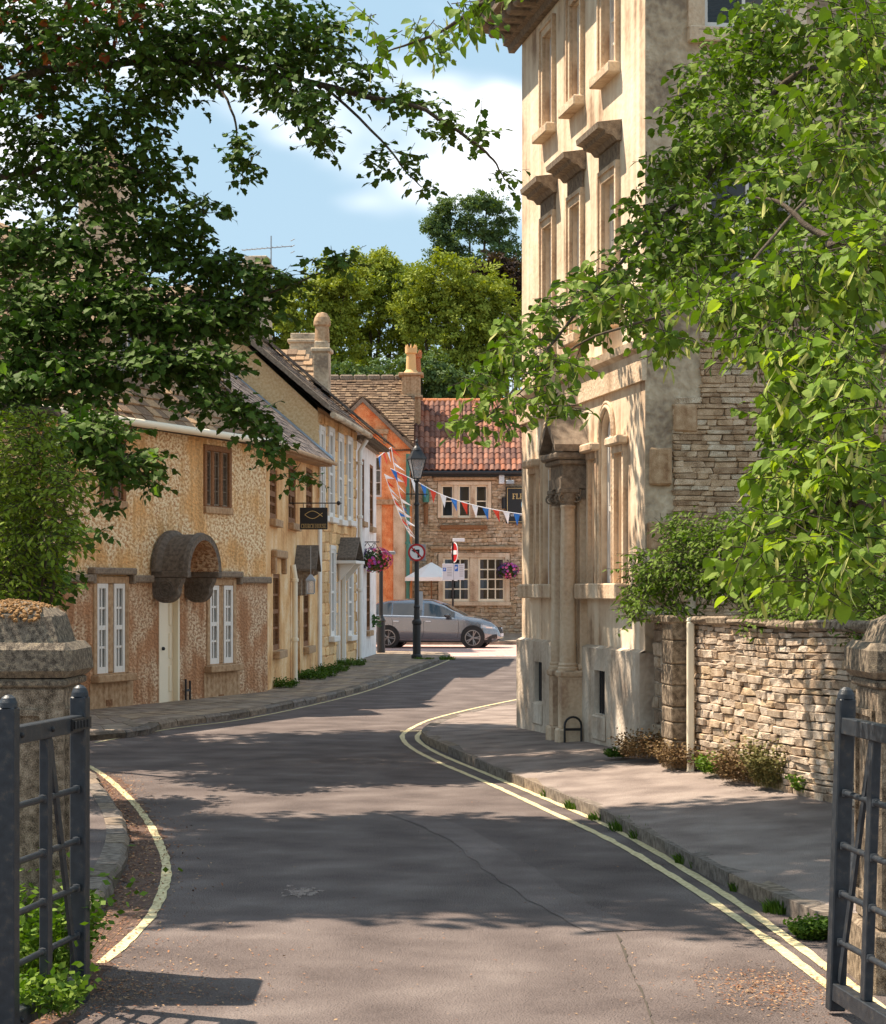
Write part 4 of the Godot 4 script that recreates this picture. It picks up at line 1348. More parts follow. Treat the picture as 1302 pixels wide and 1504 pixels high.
	an.tube([q + Vector3(-0.05, 0.75, 0), q + Vector3(0.4, 0.78, -0.1)], [0.014], 5)
	one("television_aerial", "thin grey television aerial on the chimney of the block house", "aerial", an, M.aluminium)

func make_white_house() -> void:
	var a := Vector3(-2.276, 0, -56.9)
	var b := Vector3(-1.93, 0, -63.0)
	var t := frame_of(a, b)
	var L := a.distance_to(b)
	var o := thing("white_house", "whitewashed house with narrow dark sash windows at the street corner", "house", t)
	var e := 6.1
	var D := 6.2
	var ridge := 9.05
	var uw := [rect_on(t, 530.8, 535.6, 674, 766), rect_on(t, 543.4, 548.6, 683, 774)]
	var lw := [rect_on(t, 538.8, 544.2, 837, 926)]
	var w := MB.new()
	w.wall(0, L, 0, e + 0.1, uw + lw, 0, 0.22)
	part(o, "front_wall", w, M.whitewash)
	shell(o, L, D, e, e, ridge, M.whitewash)
	for r: Rect2 in uw + lw:
		window(o, r, -0.05, 2, 4, M.brown_frame, 0.08, 0.03)
		sill(o, r, 0, 0.1, M.dressed, 0.15)
	var up_z := -D / 2
	roof_boards(o, Vector3(0.005, e - 0.1, 0.45), Vector3(L + 0.3, e - 0.1, 0.45), Vector3(L + 0.3, ridge, up_z), Vector3(0.005, ridge, up_z), Vector3(0.005, e, -D - 0.2), Vector3(L + 0.3, e, -D - 0.2))
	lay_tiles(o, Vector3(0.01, e - 0.06, 0.48), Vector3(L + 0.35, e - 0.06, 0.48), Vector3(L + 0.35, ridge + 0.04, up_z), Vector3(0.01, ridge + 0.04, up_z), 0.25, Vector2(0.25, 0.45), 0.03, variants(M.dark_slate, [Color(1, 0.97, 0.93), Color(0.85, 0.82, 0.8), Color(1.15, 1.08, 1.0)]), 0, "slate")
	var so := MB.new()
	for i in 12:
		var x := 0.2 + i * 0.5
		so.box(Vector3(x, e - 0.2, 0.0), Vector3(x + 0.08, e - 0.1, 0.4))
	so.box(Vector3(0.0, e - 0.25, 0.0), Vector3(L, e - 0.2, 0.1))
	part(o, "rafter_ends", so, M.dark_stone)
	chimney(o, L - 0.2, -1.55, 0.62, 0.44, 6.6, 9.1, M.grey_render, 0)
	var po := MB.new()
	po.lathe(Vector3(L - 0.2, 9.08, -1.55), [Vector2(0.22, 0), Vector2(0.2, 0.45), Vector2(0.25, 0.5), Vector2(0.25, 0.6), Vector2(0.22, 0.72), Vector2(0.14, 0.84), Vector2(0.0, 0.88)], 16)
	part(o, "chimney_pot", po, M.dressed)

func make_brick_house() -> void:
	var o := thing("brick_house", "brick house with a stone-tiled hipped roof behind the white house", "house", Transform3D(Basis(), pt(395, 866, 70) * Vector3(1, 0, 1)))
	var w := MB.new()
	w.box(Vector3(-2.0, 0, -5), Vector3(1.75, 8.2, 0))
	part(o, "wall", w, M.brick)
	var y := 8.2
	var r := MB.new()
	r.quad(Vector3(-2.2, y, 0.2), Vector3(1.95, y, 0.2), Vector3(1.0, y + 1.5, -1.2), Vector3(-2.2, y + 1.5, -1.2))
	r.quad(Vector3(1.95, y, 0.2), Vector3(1.95, y, -5), Vector3(1.0, y + 1.5, -4.5), Vector3(1.0, y + 1.5, -1.2))
	r.quad(Vector3(1.0, y + 1.5, -1.2), Vector3(1.0, y + 1.5, -4.5), Vector3(-2.2, y + 1.5, -4.5), Vector3(-2.2, y + 1.5, -1.2))
	part(o, "roof", r, M.stone_tile)
	lay_tiles(o, Vector3(-2.2, y + 0.03, 0.22), Vector3(1.97, y + 0.03, 0.22), Vector3(1.0, y + 1.53, -1.2), Vector3(-2.2, y + 1.53, -1.2), 0.26, Vector2(0.25, 0.5), 0.05, variants(M.stone_tile, [Color(1.1, 1.05, 1.0), Color(0.9, 0.86, 0.84), Color(1.2, 1.12, 1.04)]), 0, "roof_tile")
	chimney(o, 1.0, -2.0, 0.9, 0.6, 9.0, 10.4, M.grey_render, 0)

func make_orange_house() -> void:
	var Z := 80.0
	var o := thing("orange_house", "orange rendered gabled house with stone pilasters and a stone-tiled roof", "house", Transform3D(Basis(), Vector3(0, 0, -Z)))
	var s := Z / FOC
	var xr := (606.0 - CX) * s
	var xl := (440.0 - CX) * s
	var ax := (533.0 - CX) * s
	var ay := EYE + (HOR - 586) * s
	var gy := EYE + (HOR - 655) * s      # right foot of the gable
	var gx := (603.0 - CX) * s
	var lx := ax - (gx - ax)
	var cy := EYE + (HOR - 738) * s
	var win := Rect2((525.0 - CX) * s, EYE + (HOR - 730) * s, 0.9, 1.5)
	var w := MB.new()
	w.wall(lx, gx, cy, gy, [win], 0.0, 0.2)
	w.tri(Vector3(lx, gy, 0), Vector3(gx, gy, 0), Vector3(ax, ay, 0))
	part(o, "gable_wall", w, M.orange_render)
	var lo := MB.new()
	lo.wall(lx, xr, 0.2, cy, [], -0.04, 0.1)
	part(o, "lower_wall", lo, M.orange_render)
	window(o, win, -0.1, 3, 3, M.white_paint, 0.06, 0.03)
	var ld := MB.new()
	ld.bev(Vector3(win.position.x - 0.2, EYE + (HOR - 633) * s - 0.12, 0.0), Vector3(win.end.x + 0.25, EYE + (HOR - 633) * s + 0.05, 0.2), 0.02)
	ld.bev(Vector3(win.end.x + 0.05, EYE + (HOR - 640) * s - 0.3, 0.0), Vector3(win.end.x + 0.2, EYE + (HOR - 633) * s - 0.125, 0.14), 0.02)
	part(o, "window_label", ld, M.dressed)
	var st := MB.new()
	st.bev(Vector3(lx, cy - 0.08, -0.05), Vector3(xr, cy + 0.1, 0.14), 0.02)
	part(o, "string_course", st, M.dressed)
	for px in [[548, 561], [578, 596]]:
		var p := MB.new()
		p.bev(Vector3((px[0] - CX) * s, 0.2, -0.03), Vector3((px[1] - CX) * s, cy - 0.08, 0.08), 0.02)
		part(o, "pilaster", p, M.facade_trim)
	var sh := MB.new()
	sh.quad(Vector3(xr, 0, 0), Vector3(xr, 0, -8), Vector3(xr, gy, -8), Vector3(xr, gy, 0))
	sh.quad(Vector3(xl - 4, 0, -0.3), Vector3(lx, 0, -0.3), Vector3(lx, gy, -0.3), Vector3(xl - 4, gy, -0.3))
	sh.quad(Vector3(xr, 0, -8), Vector3(xl - 4, 0, -8), Vector3(xl - 4, gy, -8), Vector3(xr, gy, -8))
	part(o, "side_wall", sh, M.rubble)
	# main roof with its ridge along the street and the gable roof running into it
	var ry := EYE + (HOR - 556) * (Z + 4.0) / FOC
	var mats := variants(M.stone_tile, [Color(0.84, 0.8, 0.78), Color(0.7, 0.66, 0.64), Color(0.96, 0.92, 0.88), Color(0.78, 0.73, 0.7)])
	var rb := MB.new()
	rb.quad(Vector3(xl - 4, gy - 0.25, 0.0), Vector3(xr, gy - 0.25, 0.0), Vector3(xr, ry - 0.05, -4), Vector3(xl - 4, ry - 0.05, -4))
	rb.quad(Vector3(xl - 4, ry - 0.05, -4), Vector3(xr, ry - 0.05, -4), Vector3(xr, gy, -8.2), Vector3(xl - 4, gy, -8.2))
	rb.quad(Vector3(xr, gy - 0.25, 0.0), Vector3(xr, gy - 0.25, -8), Vector3(xr, ry, -4), Vector3(xr, ry - 0.05, -4))
	part(o, "roof", rb, M.dark_stone)
	lay_tiles(o, Vector3(xl - 4, gy - 0.22, 0.02), Vector3(xr + 0.05, gy - 0.22, 0.02), Vector3(xr + 0.05, ry, -4), Vector3(xl - 4, ry, -4), 0.17, Vector2(0.13, 0.36), 0.035, mats, 0, "roof_tile", 0.99)
	lay_tiles(o, Vector3(gx + 0.12, gy - 0.06, 0.1), Vector3(gx + 0.12, gy - 0.06, -2.6), Vector3(ax, ay + 0.06, -2.6), Vector3(ax, ay + 0.06, 0.1), 0.26, Vector2(0.22, 0.5), 0.05, mats, 0, "roof_tile")
	lay_tiles(o, Vector3(lx - 0.12, gy - 0.06, -2.6), Vector3(lx - 0.12, gy - 0.06, 0.1), Vector3(ax, ay + 0.06, 0.1), Vector3(ax, ay + 0.06, -2.6), 0.26, Vector2(0.22, 0.5), 0.05, mats, 0, "roof_tile")
	var vb := MB.new()
	for k in [gx + 0.1, lx - 0.1]:
		vb.hexa([Vector3(k, gy - 0.2, 0.02), Vector3(ax, ay - 0.12, 0.02), Vector3(k, gy - 0.04, 0.02), Vector3(ax, ay + 0.06, 0.02), Vector3(k, gy - 0.2, 0.16), Vector3(ax, ay - 0.12, 0.16), Vector3(k, gy - 0.04, 0.16), Vector3(ax, ay + 0.06, 0.16)])
	part(o, "verge_board", vb, M.dark_stone)
	var rd := MB.new()
	for i in 16:
		var x := xl - 4 + i * 0.53
		rd.bev(Vector3(x, ry - 0.1, -4.16), Vector3(minf(x + 0.51, xr), ry + 0.14, -3.84), 0.05)
	part(o, "ridge", rd, M.dark_stone)
	# chimney with a crowned yellow pot
	var cx := (606.0 - CX) * 83.0 / FOC
	var cz := -3.4
	var cw := 0.82
	var ct := EYE + (HOR - 547) * 83.0 / FOC
	var cm := MB.new()
	cm.bev(Vector3(cx - cw / 2, 7.0, cz - 0.5), Vector3(cx + cw / 2 - 0.1, ct - 0.12, cz + 0.4), 0.02)
	cm.bev(Vector3(cx - cw / 2 - 0.08, EYE + (HOR - 584) * 83.0 / FOC, cz - 0.58), Vector3(cx + cw / 2 - 0.02, EYE + (HOR - 580) * 83.0 / FOC, cz + 0.48), 0.02)
	cm.bev(Vector3(cx - cw / 2 - 0.12, ct - 0.12, cz - 0.6), Vector3(cx + cw / 2 + 0.02, ct, cz + 0.5), 0.03)
	var cn := part(o, "chimney", cm, M.dressed)
	for k in 2:
		var pm := MB.new()
		var hgt := 0.95 - k * 0.15
		var base := Vector3(cx - 0.05 + k * 0.18, ct, cz + 0.15 - k * 0.45)
		pm.lathe(base, [Vector2(0.3, 0), Vector2(0.2, 0.12), Vector2(0.17, hgt * 0.75), Vector2(0.23, hgt * 0.8), Vector2(0.23, hgt), Vector2(0.16, hgt), Vector2(0.16, hgt * 0.5)], 8)
		for i in 8:
			var d := Vector3(cos(TAU * i / 8), 0, sin(TAU * i / 8)) * 0.19
			pm.tube([base + d + Vector3(0, hgt - 0.01, 0), base + d + Vector3(0, hgt + 0.14, 0)], [0.055, 0.01], 4)
		part(cn, "chimney_pot", pm, M.pot if k == 0 else M.brick)
	var fl := MB.new()
	fl.box(Vector3(cx - cw / 2 - 0.2, EYE + (HOR - 596) * 82.0 / FOC, cz + 0.42), Vector3(cx - 0.05, EYE + (HOR - 588) * 82.0 / FOC, cz + 0.6))
	part(o, "lead_flashing", fl, M.lead)
	var gp_ := MB.new()
	var gxx := (599.5 - CX) * s
	gp_.tube([Vector3(gxx, 0.25, 0.16), Vector3(gxx, gy - 0.3, 0.16)], [0.07], 8)
	for y in [2.2, 3.6, 5.0]:
		gp_.lathe(Vector3(gxx, y, 0.16), [Vector2(0.07, 0), Vector2(0.1, 0.01), Vector2(0.1, 0.1), Vector2(0.07, 0.11)], 8)
	part(o, "downpipe", gp_, M.green_pipe)

func make_inn() -> void:
	var Z := 81.0
	var s := Z / FOC
	var o := thing("stone_inn", "rubble stone inn with red pantiled roof and mullioned windows", "pub", Transform3D(Basis(), Vector3(0, 0, -Z)))
	var X := func(px: float) -> float: return (px - CX) * s
	var Y := func(py: float) -> float: return EYE + (HOR - py) * s
	var x0: float = X.call(606.5)
	var x1: float = x0 + 8.5
	var e: float = Y.call(692)
	var up := Rect2(X.call(643), Y.call(761), X.call(722) - X.call(643), Y.call(707) - Y.call(761))
	var lo := Rect2(X.call(644), Y.call(884), X.call(749) - X.call(644), Y.call(812) - Y.call(884))
	var w := MB.new()
	w.wall(x0, x1, 0.1, e, [up.grow(-0.02), lo.grow(-0.02)], -0.05, 0.3)
	part(o, "front_wall", w, M.mortar)
	lay_stones(o, x0, x0 + 5.2, 0.2, e - 0.05, 0.03, [up.grow(0.02), lo.grow(0.02)], Vector2(0.09, 0.17), Vector2(0.12, 0.36), 0.12, variants(M.rubble, [Color(0.96, 0.91, 0.84), Color(0.86, 0.8, 0.73), Color(1.0, 0.97, 0.92), Color(0.92, 0.86, 0.77), Color(0.9, 0.88, 0.84)]), 300, 0.03)
	var sh := MB.new()
	sh.quad(Vector3(x1, 0, 0), Vector3(x1, 0, -7), Vector3(x1, e, -7), Vector3(x1, e, 0))
	sh.quad(Vector3(x0, 0, -7), Vector3(x0, 0, 0), Vector3(x0, e, 0), Vector3(x0, e, -7))
	sh.quad(Vector3(x1, 0, -7), Vector3(x0, 0, -7), Vector3(x0, e, -7), Vector3(x1, e, -7))
	part(o, "side_wall", sh, M.mortar)
	var inn := MB.new()
	inn.box(Vector3(x0, e - 0.15, -7), Vector3(x1, e - 0.06, -0.3))
	inn.box(Vector3(x0, 3.6, -7), Vector3(x1, 3.75, -0.35))
	inn.quad(Vector3(x0, 0.1, -2.6), Vector3(x1, 0.1, -2.6), Vector3(x1, e - 0.15, -2.6), Vector3(x0, e - 0.15, -2.6))
	part(o, "interior", inn, M.dark_room)
	# upper three-light window
	for l: Rect2 in mullioned(o, up, 0.04, 3, M.facade_trim, 0.14, 0.17):
		window(o, l, -0.1, 1, 2, M.cream_paint, 0.06, 0.04, false, M.drape, 0.45)
	var sl := MB.new()
	sl.bev(Vector3(up.position.x + 0.1, up.position.y - 0.42, 0.0), Vector3(up.end.x - 0.15, up.position.y - 0.25, 0.2), 0.03)
	part(o, "wooden_ledge", sl, M.brown_frame)
	var lb := MB.new()
	lb.bev(Vector3(up.position.x - 0.15, up.end.y + 0.04, 0.0), Vector3(up.end.x + 0.2, up.end.y + 0.16, 0.16), 0.03)
	lb.bev(Vector3(lo.position.x - 0.3, lo.end.y + 0.12, 0.0), Vector3(lo.end.x + 0.3, lo.end.y + 0.24, 0.2), 0.03)
	part(o, "drip_mould", lb, M.dressed)
	# lower pair of windows
	for l: Rect2 in mullioned(o, lo, 0.05, 2, M.facade_trim, 0.18, 0.32):
		window(o, l, -0.08, 3, 4, M.cream_paint, 0.07, 0.045, false, M.drape, 0.4)
	sill(o, lo, 0.03, 0.12, M.facade_trim, 0.14, 0.04)
	# pantiles
	var rz := -3.4
	var ry := EYE + (HOR - 590) * (Z + 3.4) / FOC
	var rb := MB.new()
	rb.quad(Vector3(x0, e - 0.05, 0.25), Vector3(x1, e - 0.05, 0.25), Vector3(x1, ry, rz), Vector3(x0, ry, rz))
	rb.quad(Vector3(x0, ry, rz), Vector3(x1, ry, rz), Vector3(x1, e, -7.2), Vector3(x0, e, -7.2))
	rb.tri(Vector3(x0, e, -7), Vector3(x0, e, 0.2), Vector3(x0, ry, rz))
	part(o, "roof", rb, M.dark_stone)
	var um := MB.new()
	for i in 8:
		var f0 := i / 8.0
		var f1 := (i + 1) / 8.0
		var h0 := roll(f0)
		var h1 := roll(f1)
		um.quad(Vector3(f0 - 0.5, h0, 0), Vector3(f1 - 0.5, h1, 0), Vector3(f1 - 0.5, h1 - 0.35, -1), Vector3(f0 - 0.5, h0 - 0.35, -1))
		um.quad(Vector3(f0 - 0.5, h0 - 0.5, 0), Vector3(f1 - 0.5, h1 - 0.5, 0), Vector3(f1 - 0.5, h1, 0), Vector3(f0 - 0.5, h0, 0))
	var tile := um.mesh()
	var mats := variants(M.pantile, [Color(0.95, 0.92, 0.9), Color(0.84, 0.82, 0.82), Color(1.0, 1.0, 1.0), Color(0.74, 0.73, 0.76), Color(1.0, 0.92, 0.86)])
	var bright := variants(M.pantile, [Color(1.12, 1.0, 0.9), Color(1.15, 1.1, 1.05), Color(1.08, 0.94, 0.84)])
	var slope := Vector3(0, ry - e, rz - 0.25)
	var nrows := 13
	var run := slope.length() / nrows
	var su := slope.normalized()
	var nn := Vector3(1, 0, 0).cross(su)
	var pitch := 0.205
	var rest := {}
	var made := 0
	for r in nrows:
		for c in int((x1 - x0) / pitch):
			var base := Vector3(x0 + (c + 0.5) * pitch, e + 0.0, 0.33) + su * run * r + nn * rng.randf_range(0.02, 0.035)
			var t := Transform3D(Basis(Vector3(pitch * 1.03, 0, 0), nn * 0.075, -su * run * 1.25), base)
			var q := rng.randi() % 5
			var mm: Material = mats[q] if rng.randf() < 0.85 else bright[q % 3]
			if c * pitch < 4.6 and made < 300:
				var ob := MeshInstance3D.new()
				ob.mesh = tile; ob.material_override = mm; ob.transform = t; ob.name = "pantile"
				o.add_child(ob, true)
				made += 1
			else:
				if not rest.has(mm):
					rest[mm] = MB.new()
				rest[mm].add_mesh(tile, t)
	for mm in rest:
		part(o, "pantile_courses", rest[mm], mm, "stuff")
	var rg := MB.new()
	for i in 19:
		rg.tube([Vector3(x0 + i * 0.46, ry - 0.04, rz), Vector3(x0 + i * 0.46 + 0.45, ry - 0.03, rz)], [0.17], 10)
	part(o, "ridge", rg, M.brick)
	var gu := MB.new()
	gu.box(Vector3(x0 - 0.3, e - 0.2, 0.1), Vector3(x1, e - 0.02, 0.16))
	gu.tube([Vector3(x0 - 0.4, e - 0.06, 0.28), Vector3(x1, e - 0.06, 0.28)], [0.09], 8)
	part(o, "gutter", gu, M.gutter_black)
	var al := MB.new()
	al.bev(Vector3(X.call(733), Y.call(711), 0.05), Vector3(X.call(741), Y.call(698), 0.2), 0.02)
	part(o, "alarm_box", al, M.sign_white)
	var sl2 := MB.new()
	sl2.bev(Vector3(X.call(743), Y.call(712), 0.25), Vector3(X.call(755), Y.call(706), 0.5), 0.02)
	sl2.tube([Vector3(X.call(749), Y.call(709), 0.3), Vector3(X.call(749), Y.call(702), 0.05)], [0.03], 5)
	part(o, "sign_floodlight", sl2, M.aluminium)
	# wall lamp at the left of the front
	var wl := MB.new()
	wl.tube([Vector3(X.call(626), Y.call(741), 0.05), Vector3(X.call(626), Y.call(770), 0.08)], [0.11, 0.08], 6)
	part(o, "iron_bracket", wl, M.brown_frame)
	var wg := MB.new()
	wg.lathe(Vector3(X.call(626), Y.call(738), 0.12), [Vector2(0.12, 0), Vector2(0.13, 0.25), Vector2(0.08, 0.5), Vector2(0.03, 0.62), Vector2(0, 0.63)], 8)
	part(o, "bracket_cap", wg, M.green_pipe)
	# painted board
	var sg := thing("inn_sign", "black inn board with gold capitals and a pale blue disc on the inn wall", "sign", Transform3D(Basis(), Vector3(0, 0, -Z)))
	var bd := MB.new()
	var bx0: float = X.call(743)
	var bx1: float = bx0 + 1.75
	var by0: float = Y.call(769)
	var by1: float = Y.call(715)
	bd.bev(Vector3(bx0, by0, 0.1), Vector3(bx1, by1, 0.17), 0.015)
	bd.tube([Vector3(bx0 - 0.07, by0 + 0.55, 0.12), Vector3(bx0 - 0.07, by1 - 0.4, 0.12)], [0.09], 6)
	var bn := part(sg, "board", bd, M.sign_black)
	var rim := MB.new()
	for k in [[bx0 + 0.05, by0 + 0.05, bx1 - 0.05, by0 + 0.07], [bx0 + 0.05, by1 - 0.07, bx1 - 0.05, by1 - 0.05], [bx0 + 0.05, by0 + 0.07, bx0 + 0.07, by1 - 0.07], [bx1 - 0.07, by0 + 0.07, bx1 - 0.05, by1 - 0.07]]:
		rim.box(Vector3(k[0], k[1], 0.165), Vector3(k[2], k[3], 0.178))
	part(bn, "rim", rim, M.gold)
	lettering(bn, "FLEM", 0.62, 0.2, Transform3D(Basis(), Vector3(bx0 + 0.55, by1 - 0.36, 0.175)), M.gold, "Droid Serif", true)
	lettering(bn, "Formerly", 0.64, 0.16, Transform3D(Basis().rotated(Vector3(0, 0, 1), 0.06), Vector3(bx0 + 0.42, by0 + 0.32, 0.175)), M.sign_white, "Droid Serif")
	var disc := MB.new()
	disc.T = Transform3D(Basis(Vector3.RIGHT, PI / 2), Vector3(bx0 + 0.85, (by0 + by1) / 2 + 0.02, 0.165))
	disc.lathe(Vector3.ZERO, [Vector2(0.28, 0), Vector2(0.28, 0.014), Vector2(0, 0.014)], 20)
	part(bn, "roundel", disc, plain(rgb(150, 196, 214), 0.6))

func roll(f: float) -> float:
	return 0.9 * maxf(sin(f * PI * 1.0), 0.0) ** 0.7 if f < 0.62 else 0.9 * maxf(sin(0.62 * PI), 0.0) ** 0.7 * pow(1.0 - (f - 0.62) / 0.38, 1.6)

# ---------------------------------------------------------------- right side
func moulding(mb: MB, prof: Array, x0: float, x1: float) -> void:   # an outline of (z, y) run along x
	mb.T = Transform3D(Basis(Vector3(0, 0, 1), Vector3.UP, Vector3(-1, 0, 0)), Vector3.ZERO)
	mb.prism(prof, -x1, -x0)
	mb.T = Transform3D()

func make_town_house() -> void:
	var t := frame_of(Vector3(1.062, 0, -29.3), Vector3(2.14, 0, -23.06))
	var L := 6.332
	var D := 8.0
	var top := 9.3
	var o := thing("town_house", "tall pale limestone town house with hooded windows, round-arched ground floor and pedimented porch", "house", t)
	var bays := [[801, 813, 842, 854, 889, 905]]
	var upper := []
	var first := []
	for k in [[800.5, 813.5], [840.5, 855], [887.5, 906.5]]:
		var a := on(t, k[0], HOR).x
		var b := on(t, k[1], HOR).x
		upper.append(Rect2(a, 7.8, b - a, 1.22))
		first.append(Rect2(a, 5.0, b - a, 1.57))
	var ven := []
	for k in [[784, 790.5, 798, 810.5, 815, 821], [870.5, 878.5, 884, 900.5, 909, 918.5]]:
		for j in 3:
			var a := on(t, k[j * 2], HOR).x
			var b := on(t, k[j * 2 + 1], HOR).x
			ven.append(Rect2(a, 2.02, b - a, 1.95 if j == 1 else 1.42))
	var cellar := [rect_on(t, 793, 804, 972, 1030), rect_on(t, 882, 897.5, 985, 1049)]
	var uN := on(t, 864, HOR).x
	var uF := uN - 0.68
	var dr := Rect2(uF + 0.23, 0.35, 0.22, 2.65)
	var f := MB.new()
	f.wall(0, L, 1.28, top + 0.1, upper + first + ven + [dr], 0, 0.24)
	for j in [1, 4]:
		var r: Rect2 = ven[j]
		f.spandrel(r.position.x, r.end.x, r.end.y - r.size.x / 2, 0.001, 0.24)
	part(o, "front_wall", f, M.facade)
	var p := MB.new()
	p.wall(-0.03, L + 0.03, 0.0, 1.28, cellar + [dr.grow_individual(0.1, 0, 0.1, 0)], 0.07, 0.11)
	p.quad(Vector3(-0.03, 1.28, 0.07), Vector3(L + 0.03, 1.28, 0.07), Vector3(L + 0.03, 1.31, 0.0), Vector3(-0.03, 1.31, 0.0))
	p.quad(Vector3(-0.03, 0, 0.07), Vector3(-0.03, 1.28, 0.07), Vector3(-0.03, 1.28, -0.2), Vector3(-0.03, 0, -0.2))
	p.quad(Vector3(L + 0.03, 0, 0.07), Vector3(L + 0.03, 0, -0.2), Vector3(L + 0.03, 1.28, -0.2), Vector3(L + 0.03, 1.28, 0.07))
	part(o, "plinth", p, M.plinth)
	var sh := MB.new()
	sh.quad(Vector3(L, 0, -D), Vector3(0, 0, -D), Vector3(0, top, -D), Vector3(L, top, -D))
	sh.quad(Vector3(0, 0, -D), Vector3(0, 0, 0), Vector3(0, top, 0), Vector3(0, top, -D))
	sh.quad(Vector3(0, top + 0.1, 0), Vector3(L, top + 0.1, 0), Vector3(L, top + 0.1, -D), Vector3(0, top + 0.1, -D))
	part(o, "side_wall", sh, M.grey_render)
	var inn := MB.new()
	for y in [1.9, 4.6, 7.5]:
		inn.box(Vector3(0.05, y - 0.2, -D + 0.1), Vector3(L - 0.4, y - 0.02, -0.3))
	inn.quad(Vector3(0.05, 0.1, -2.2), Vector3(L - 0.4, 0.1, -2.2), Vector3(L - 0.4, top, -2.2), Vector3(0.05, top, -2.2))
	part(o, "interior", inn, M.dark_room)
	for r: Rect2 in upper + first:
		window(o, r, -0.1, 2, 4, M.white_paint, 0.06, 0.025, true, M.curtain, 0.5)
		var ar := MB.new()   # moulded architrave
		for k in [[0.0, 0.13, 0.035], [0.09, 0.14, 0.055]]:
			var w0: float = k[0]
			var w1: float = k[1]
			ar.box(Vector3(r.position.x - w1, r.position.y, -0.01), Vector3(r.position.x - w0, r.end.y + w0, k[2]))
			ar.box(Vector3(r.end.x + w0, r.position.y, -0.01), Vector3(r.end.x + w1, r.end.y + w0, k[2]))
			ar.box(Vector3(r.position.x - w1, r.end.y + w0, -0.01), Vector3(r.end.x + w1, r.end.y + w1, k[2] - 0.001))
		part(o, "architrave", ar, M.facade_trim)
		sill(o, r, 0, 0.14, M.facade_trim, 0.12, 0.16)
	for r: Rect2 in first:
		var hd := MB.new()
		hd.box(Vector3(r.position.x - 0.13, r.end.y + 0.145, 0), Vector3(r.end.x + 0.13, r.end.y + 0.36, 0.03))
		var y := r.end.y + 0.34
		moulding(hd, [Vector2(0, y), Vector2(0.06, y), Vector2(0.1, y + 0.05), Vector2(0.18, y + 0.07), Vector2(0.2, y + 0.11), Vector2(0.27, y + 0.13), Vector2(0.28, y + 0.19), Vector2(0.0, y + 0.23)], r.position.x - 0.22, r.end.x + 0.22)
		part(o, "window_hood", hd, M.dark_stone)
	for i in ven.size():
		var r: Rect2 = ven[i]
		if i % 3 == 1:
			var gr := Rect2(r.position, Vector2(r.size.x, r.size.y - r.size.x / 2))
			var wn := window(o, gr, -0.1, 2, 4, M.white_paint, 0.07, 0.03, true, M.curtain, 0.5)
			var fan := MB.new()
			var path := []
			for q in 13:
				var ang := PI * q / 12.0
				path.append(Vector3(r.get_center().x + cos(ang) * (r.size.x / 2 - 0.04), gr.end.y + sin(ang) * (r.size.x / 2 - 0.04), -0.1))
			fan.tube(path, [0.035], 6)
			fan.tube([Vector3(r.get_center().x, gr.end.y, -0.1), Vector3(r.get_center().x, r.end.y - 0.05, -0.1)], [0.015], 5)
			part(wn, "fanlight", fan, M.white_paint)
			var gl := MB.new()
			var pl := []
			for q in 13:
				pl.append(Vector2(r.get_center().x + cos(PI * q / 12.0) * r.size.x / 2, gr.end.y + sin(PI * q / 12.0) * r.size.x / 2))
			gl.prism(pl, -0.104, -0.1)
			part(wn, "pane", gl, M.glass)
			# archivolt and jamb mouldings
			var av := MB.new()
			for k in [[0.05, 0.03], [0.1, 0.022]]:
				var pa := [Vector3(r.position.x - k[0], r.position.y, 0.01)]
				for q in 17:
					var ang := PI - PI * q / 16.0
					pa.append(Vector3(r.get_center().x + cos(ang) * (r.size.x / 2 + k[0]), gr.end.y + sin(ang) * (r.size.x / 2 + k[0]), 0.01))
				pa.append(Vector3(r.end.x + k[0], r.position.y, 0.01))
				av.tube(pa, [k[1]], 6)
			part(o, "archivolt", av, M.facade_trim)
			var s: Rect2 = (ven[i - 1] as Rect2).merge(ven[i + 1])
			var sm := MB.new()
			sm.bev(Vector3(s.position.x - 0.22, 1.84, -0.1), Vector3(s.end.x + 0.2, 2.02, 0.17), 0.015)
			part(o, "sill", sm, M.facade_trim)
		else:
			var dk := MB.new()
			dk.box(Vector3(r.position.x, r.position.y, -0.1), Vector3(r.end.x, r.end.y, -0.07))
			part(o, "blind_light", dk, M.facade_trim)
			var cp := MB.new()
			cp.box(Vector3(r.position.x - 0.1, r.end.y + 0.02, 0.0), Vector3(r.end.x + 0.1, r.end.y + 0.1, 0.06))
			cp.bev(Vector3(r.position.x - 0.16, r.end.y + 0.1, 0.0), Vector3(r.end.x + 0.16, r.end.y + 0.2, 0.13), 0.02)
			for e in [r.position.x - 0.1, r.end.x + 0.03]:
				cp.box(Vector3(e, r.position.y, 0.0), Vector3(e + 0.07, r.end.y + 0.02, 0.05))
			part(o, "side_light_frame", cp, M.facade_trim)
	for r: Rect2 in cellar:
		var bars := MB.new()
		for q in 5:
			var x := r.position.x + r.size.x * (q + 0.5) / 5
			bars.tube([Vector3(x, r.position.y, 0.01), Vector3(x, r.end.y, 0.01)], [0.012], 5)
		bars.box(Vector3(r.position.x, r.position.y, -0.04), Vector3(r.end.x, r.end.y, -0.02))
		part(o, "cellar_grille", bars, M.iron)
		var bs := MB.new()
		bs.bev(Vector3(r.position.x - 0.03, r.position.y - 0.3, 0.06), Vector3(r.end.x + 0.05, r.position.y - 0.01, 0.1), 0.02)
		part(o, "cellar_sill", bs, M.plinth)
	# band between ground and first floor
	var bd := MB.new()
	moulding(bd, [Vector2(0, 4.16), Vector2(0.05, 4.16), Vector2(0.06, 4.46), Vector2(0.12, 4.5), Vector2(0.14, 4.58), Vector2(0.0, 4.62)], -0.08, L + 0.06)
	part(o, "string_course", bd, M.facade_trim)
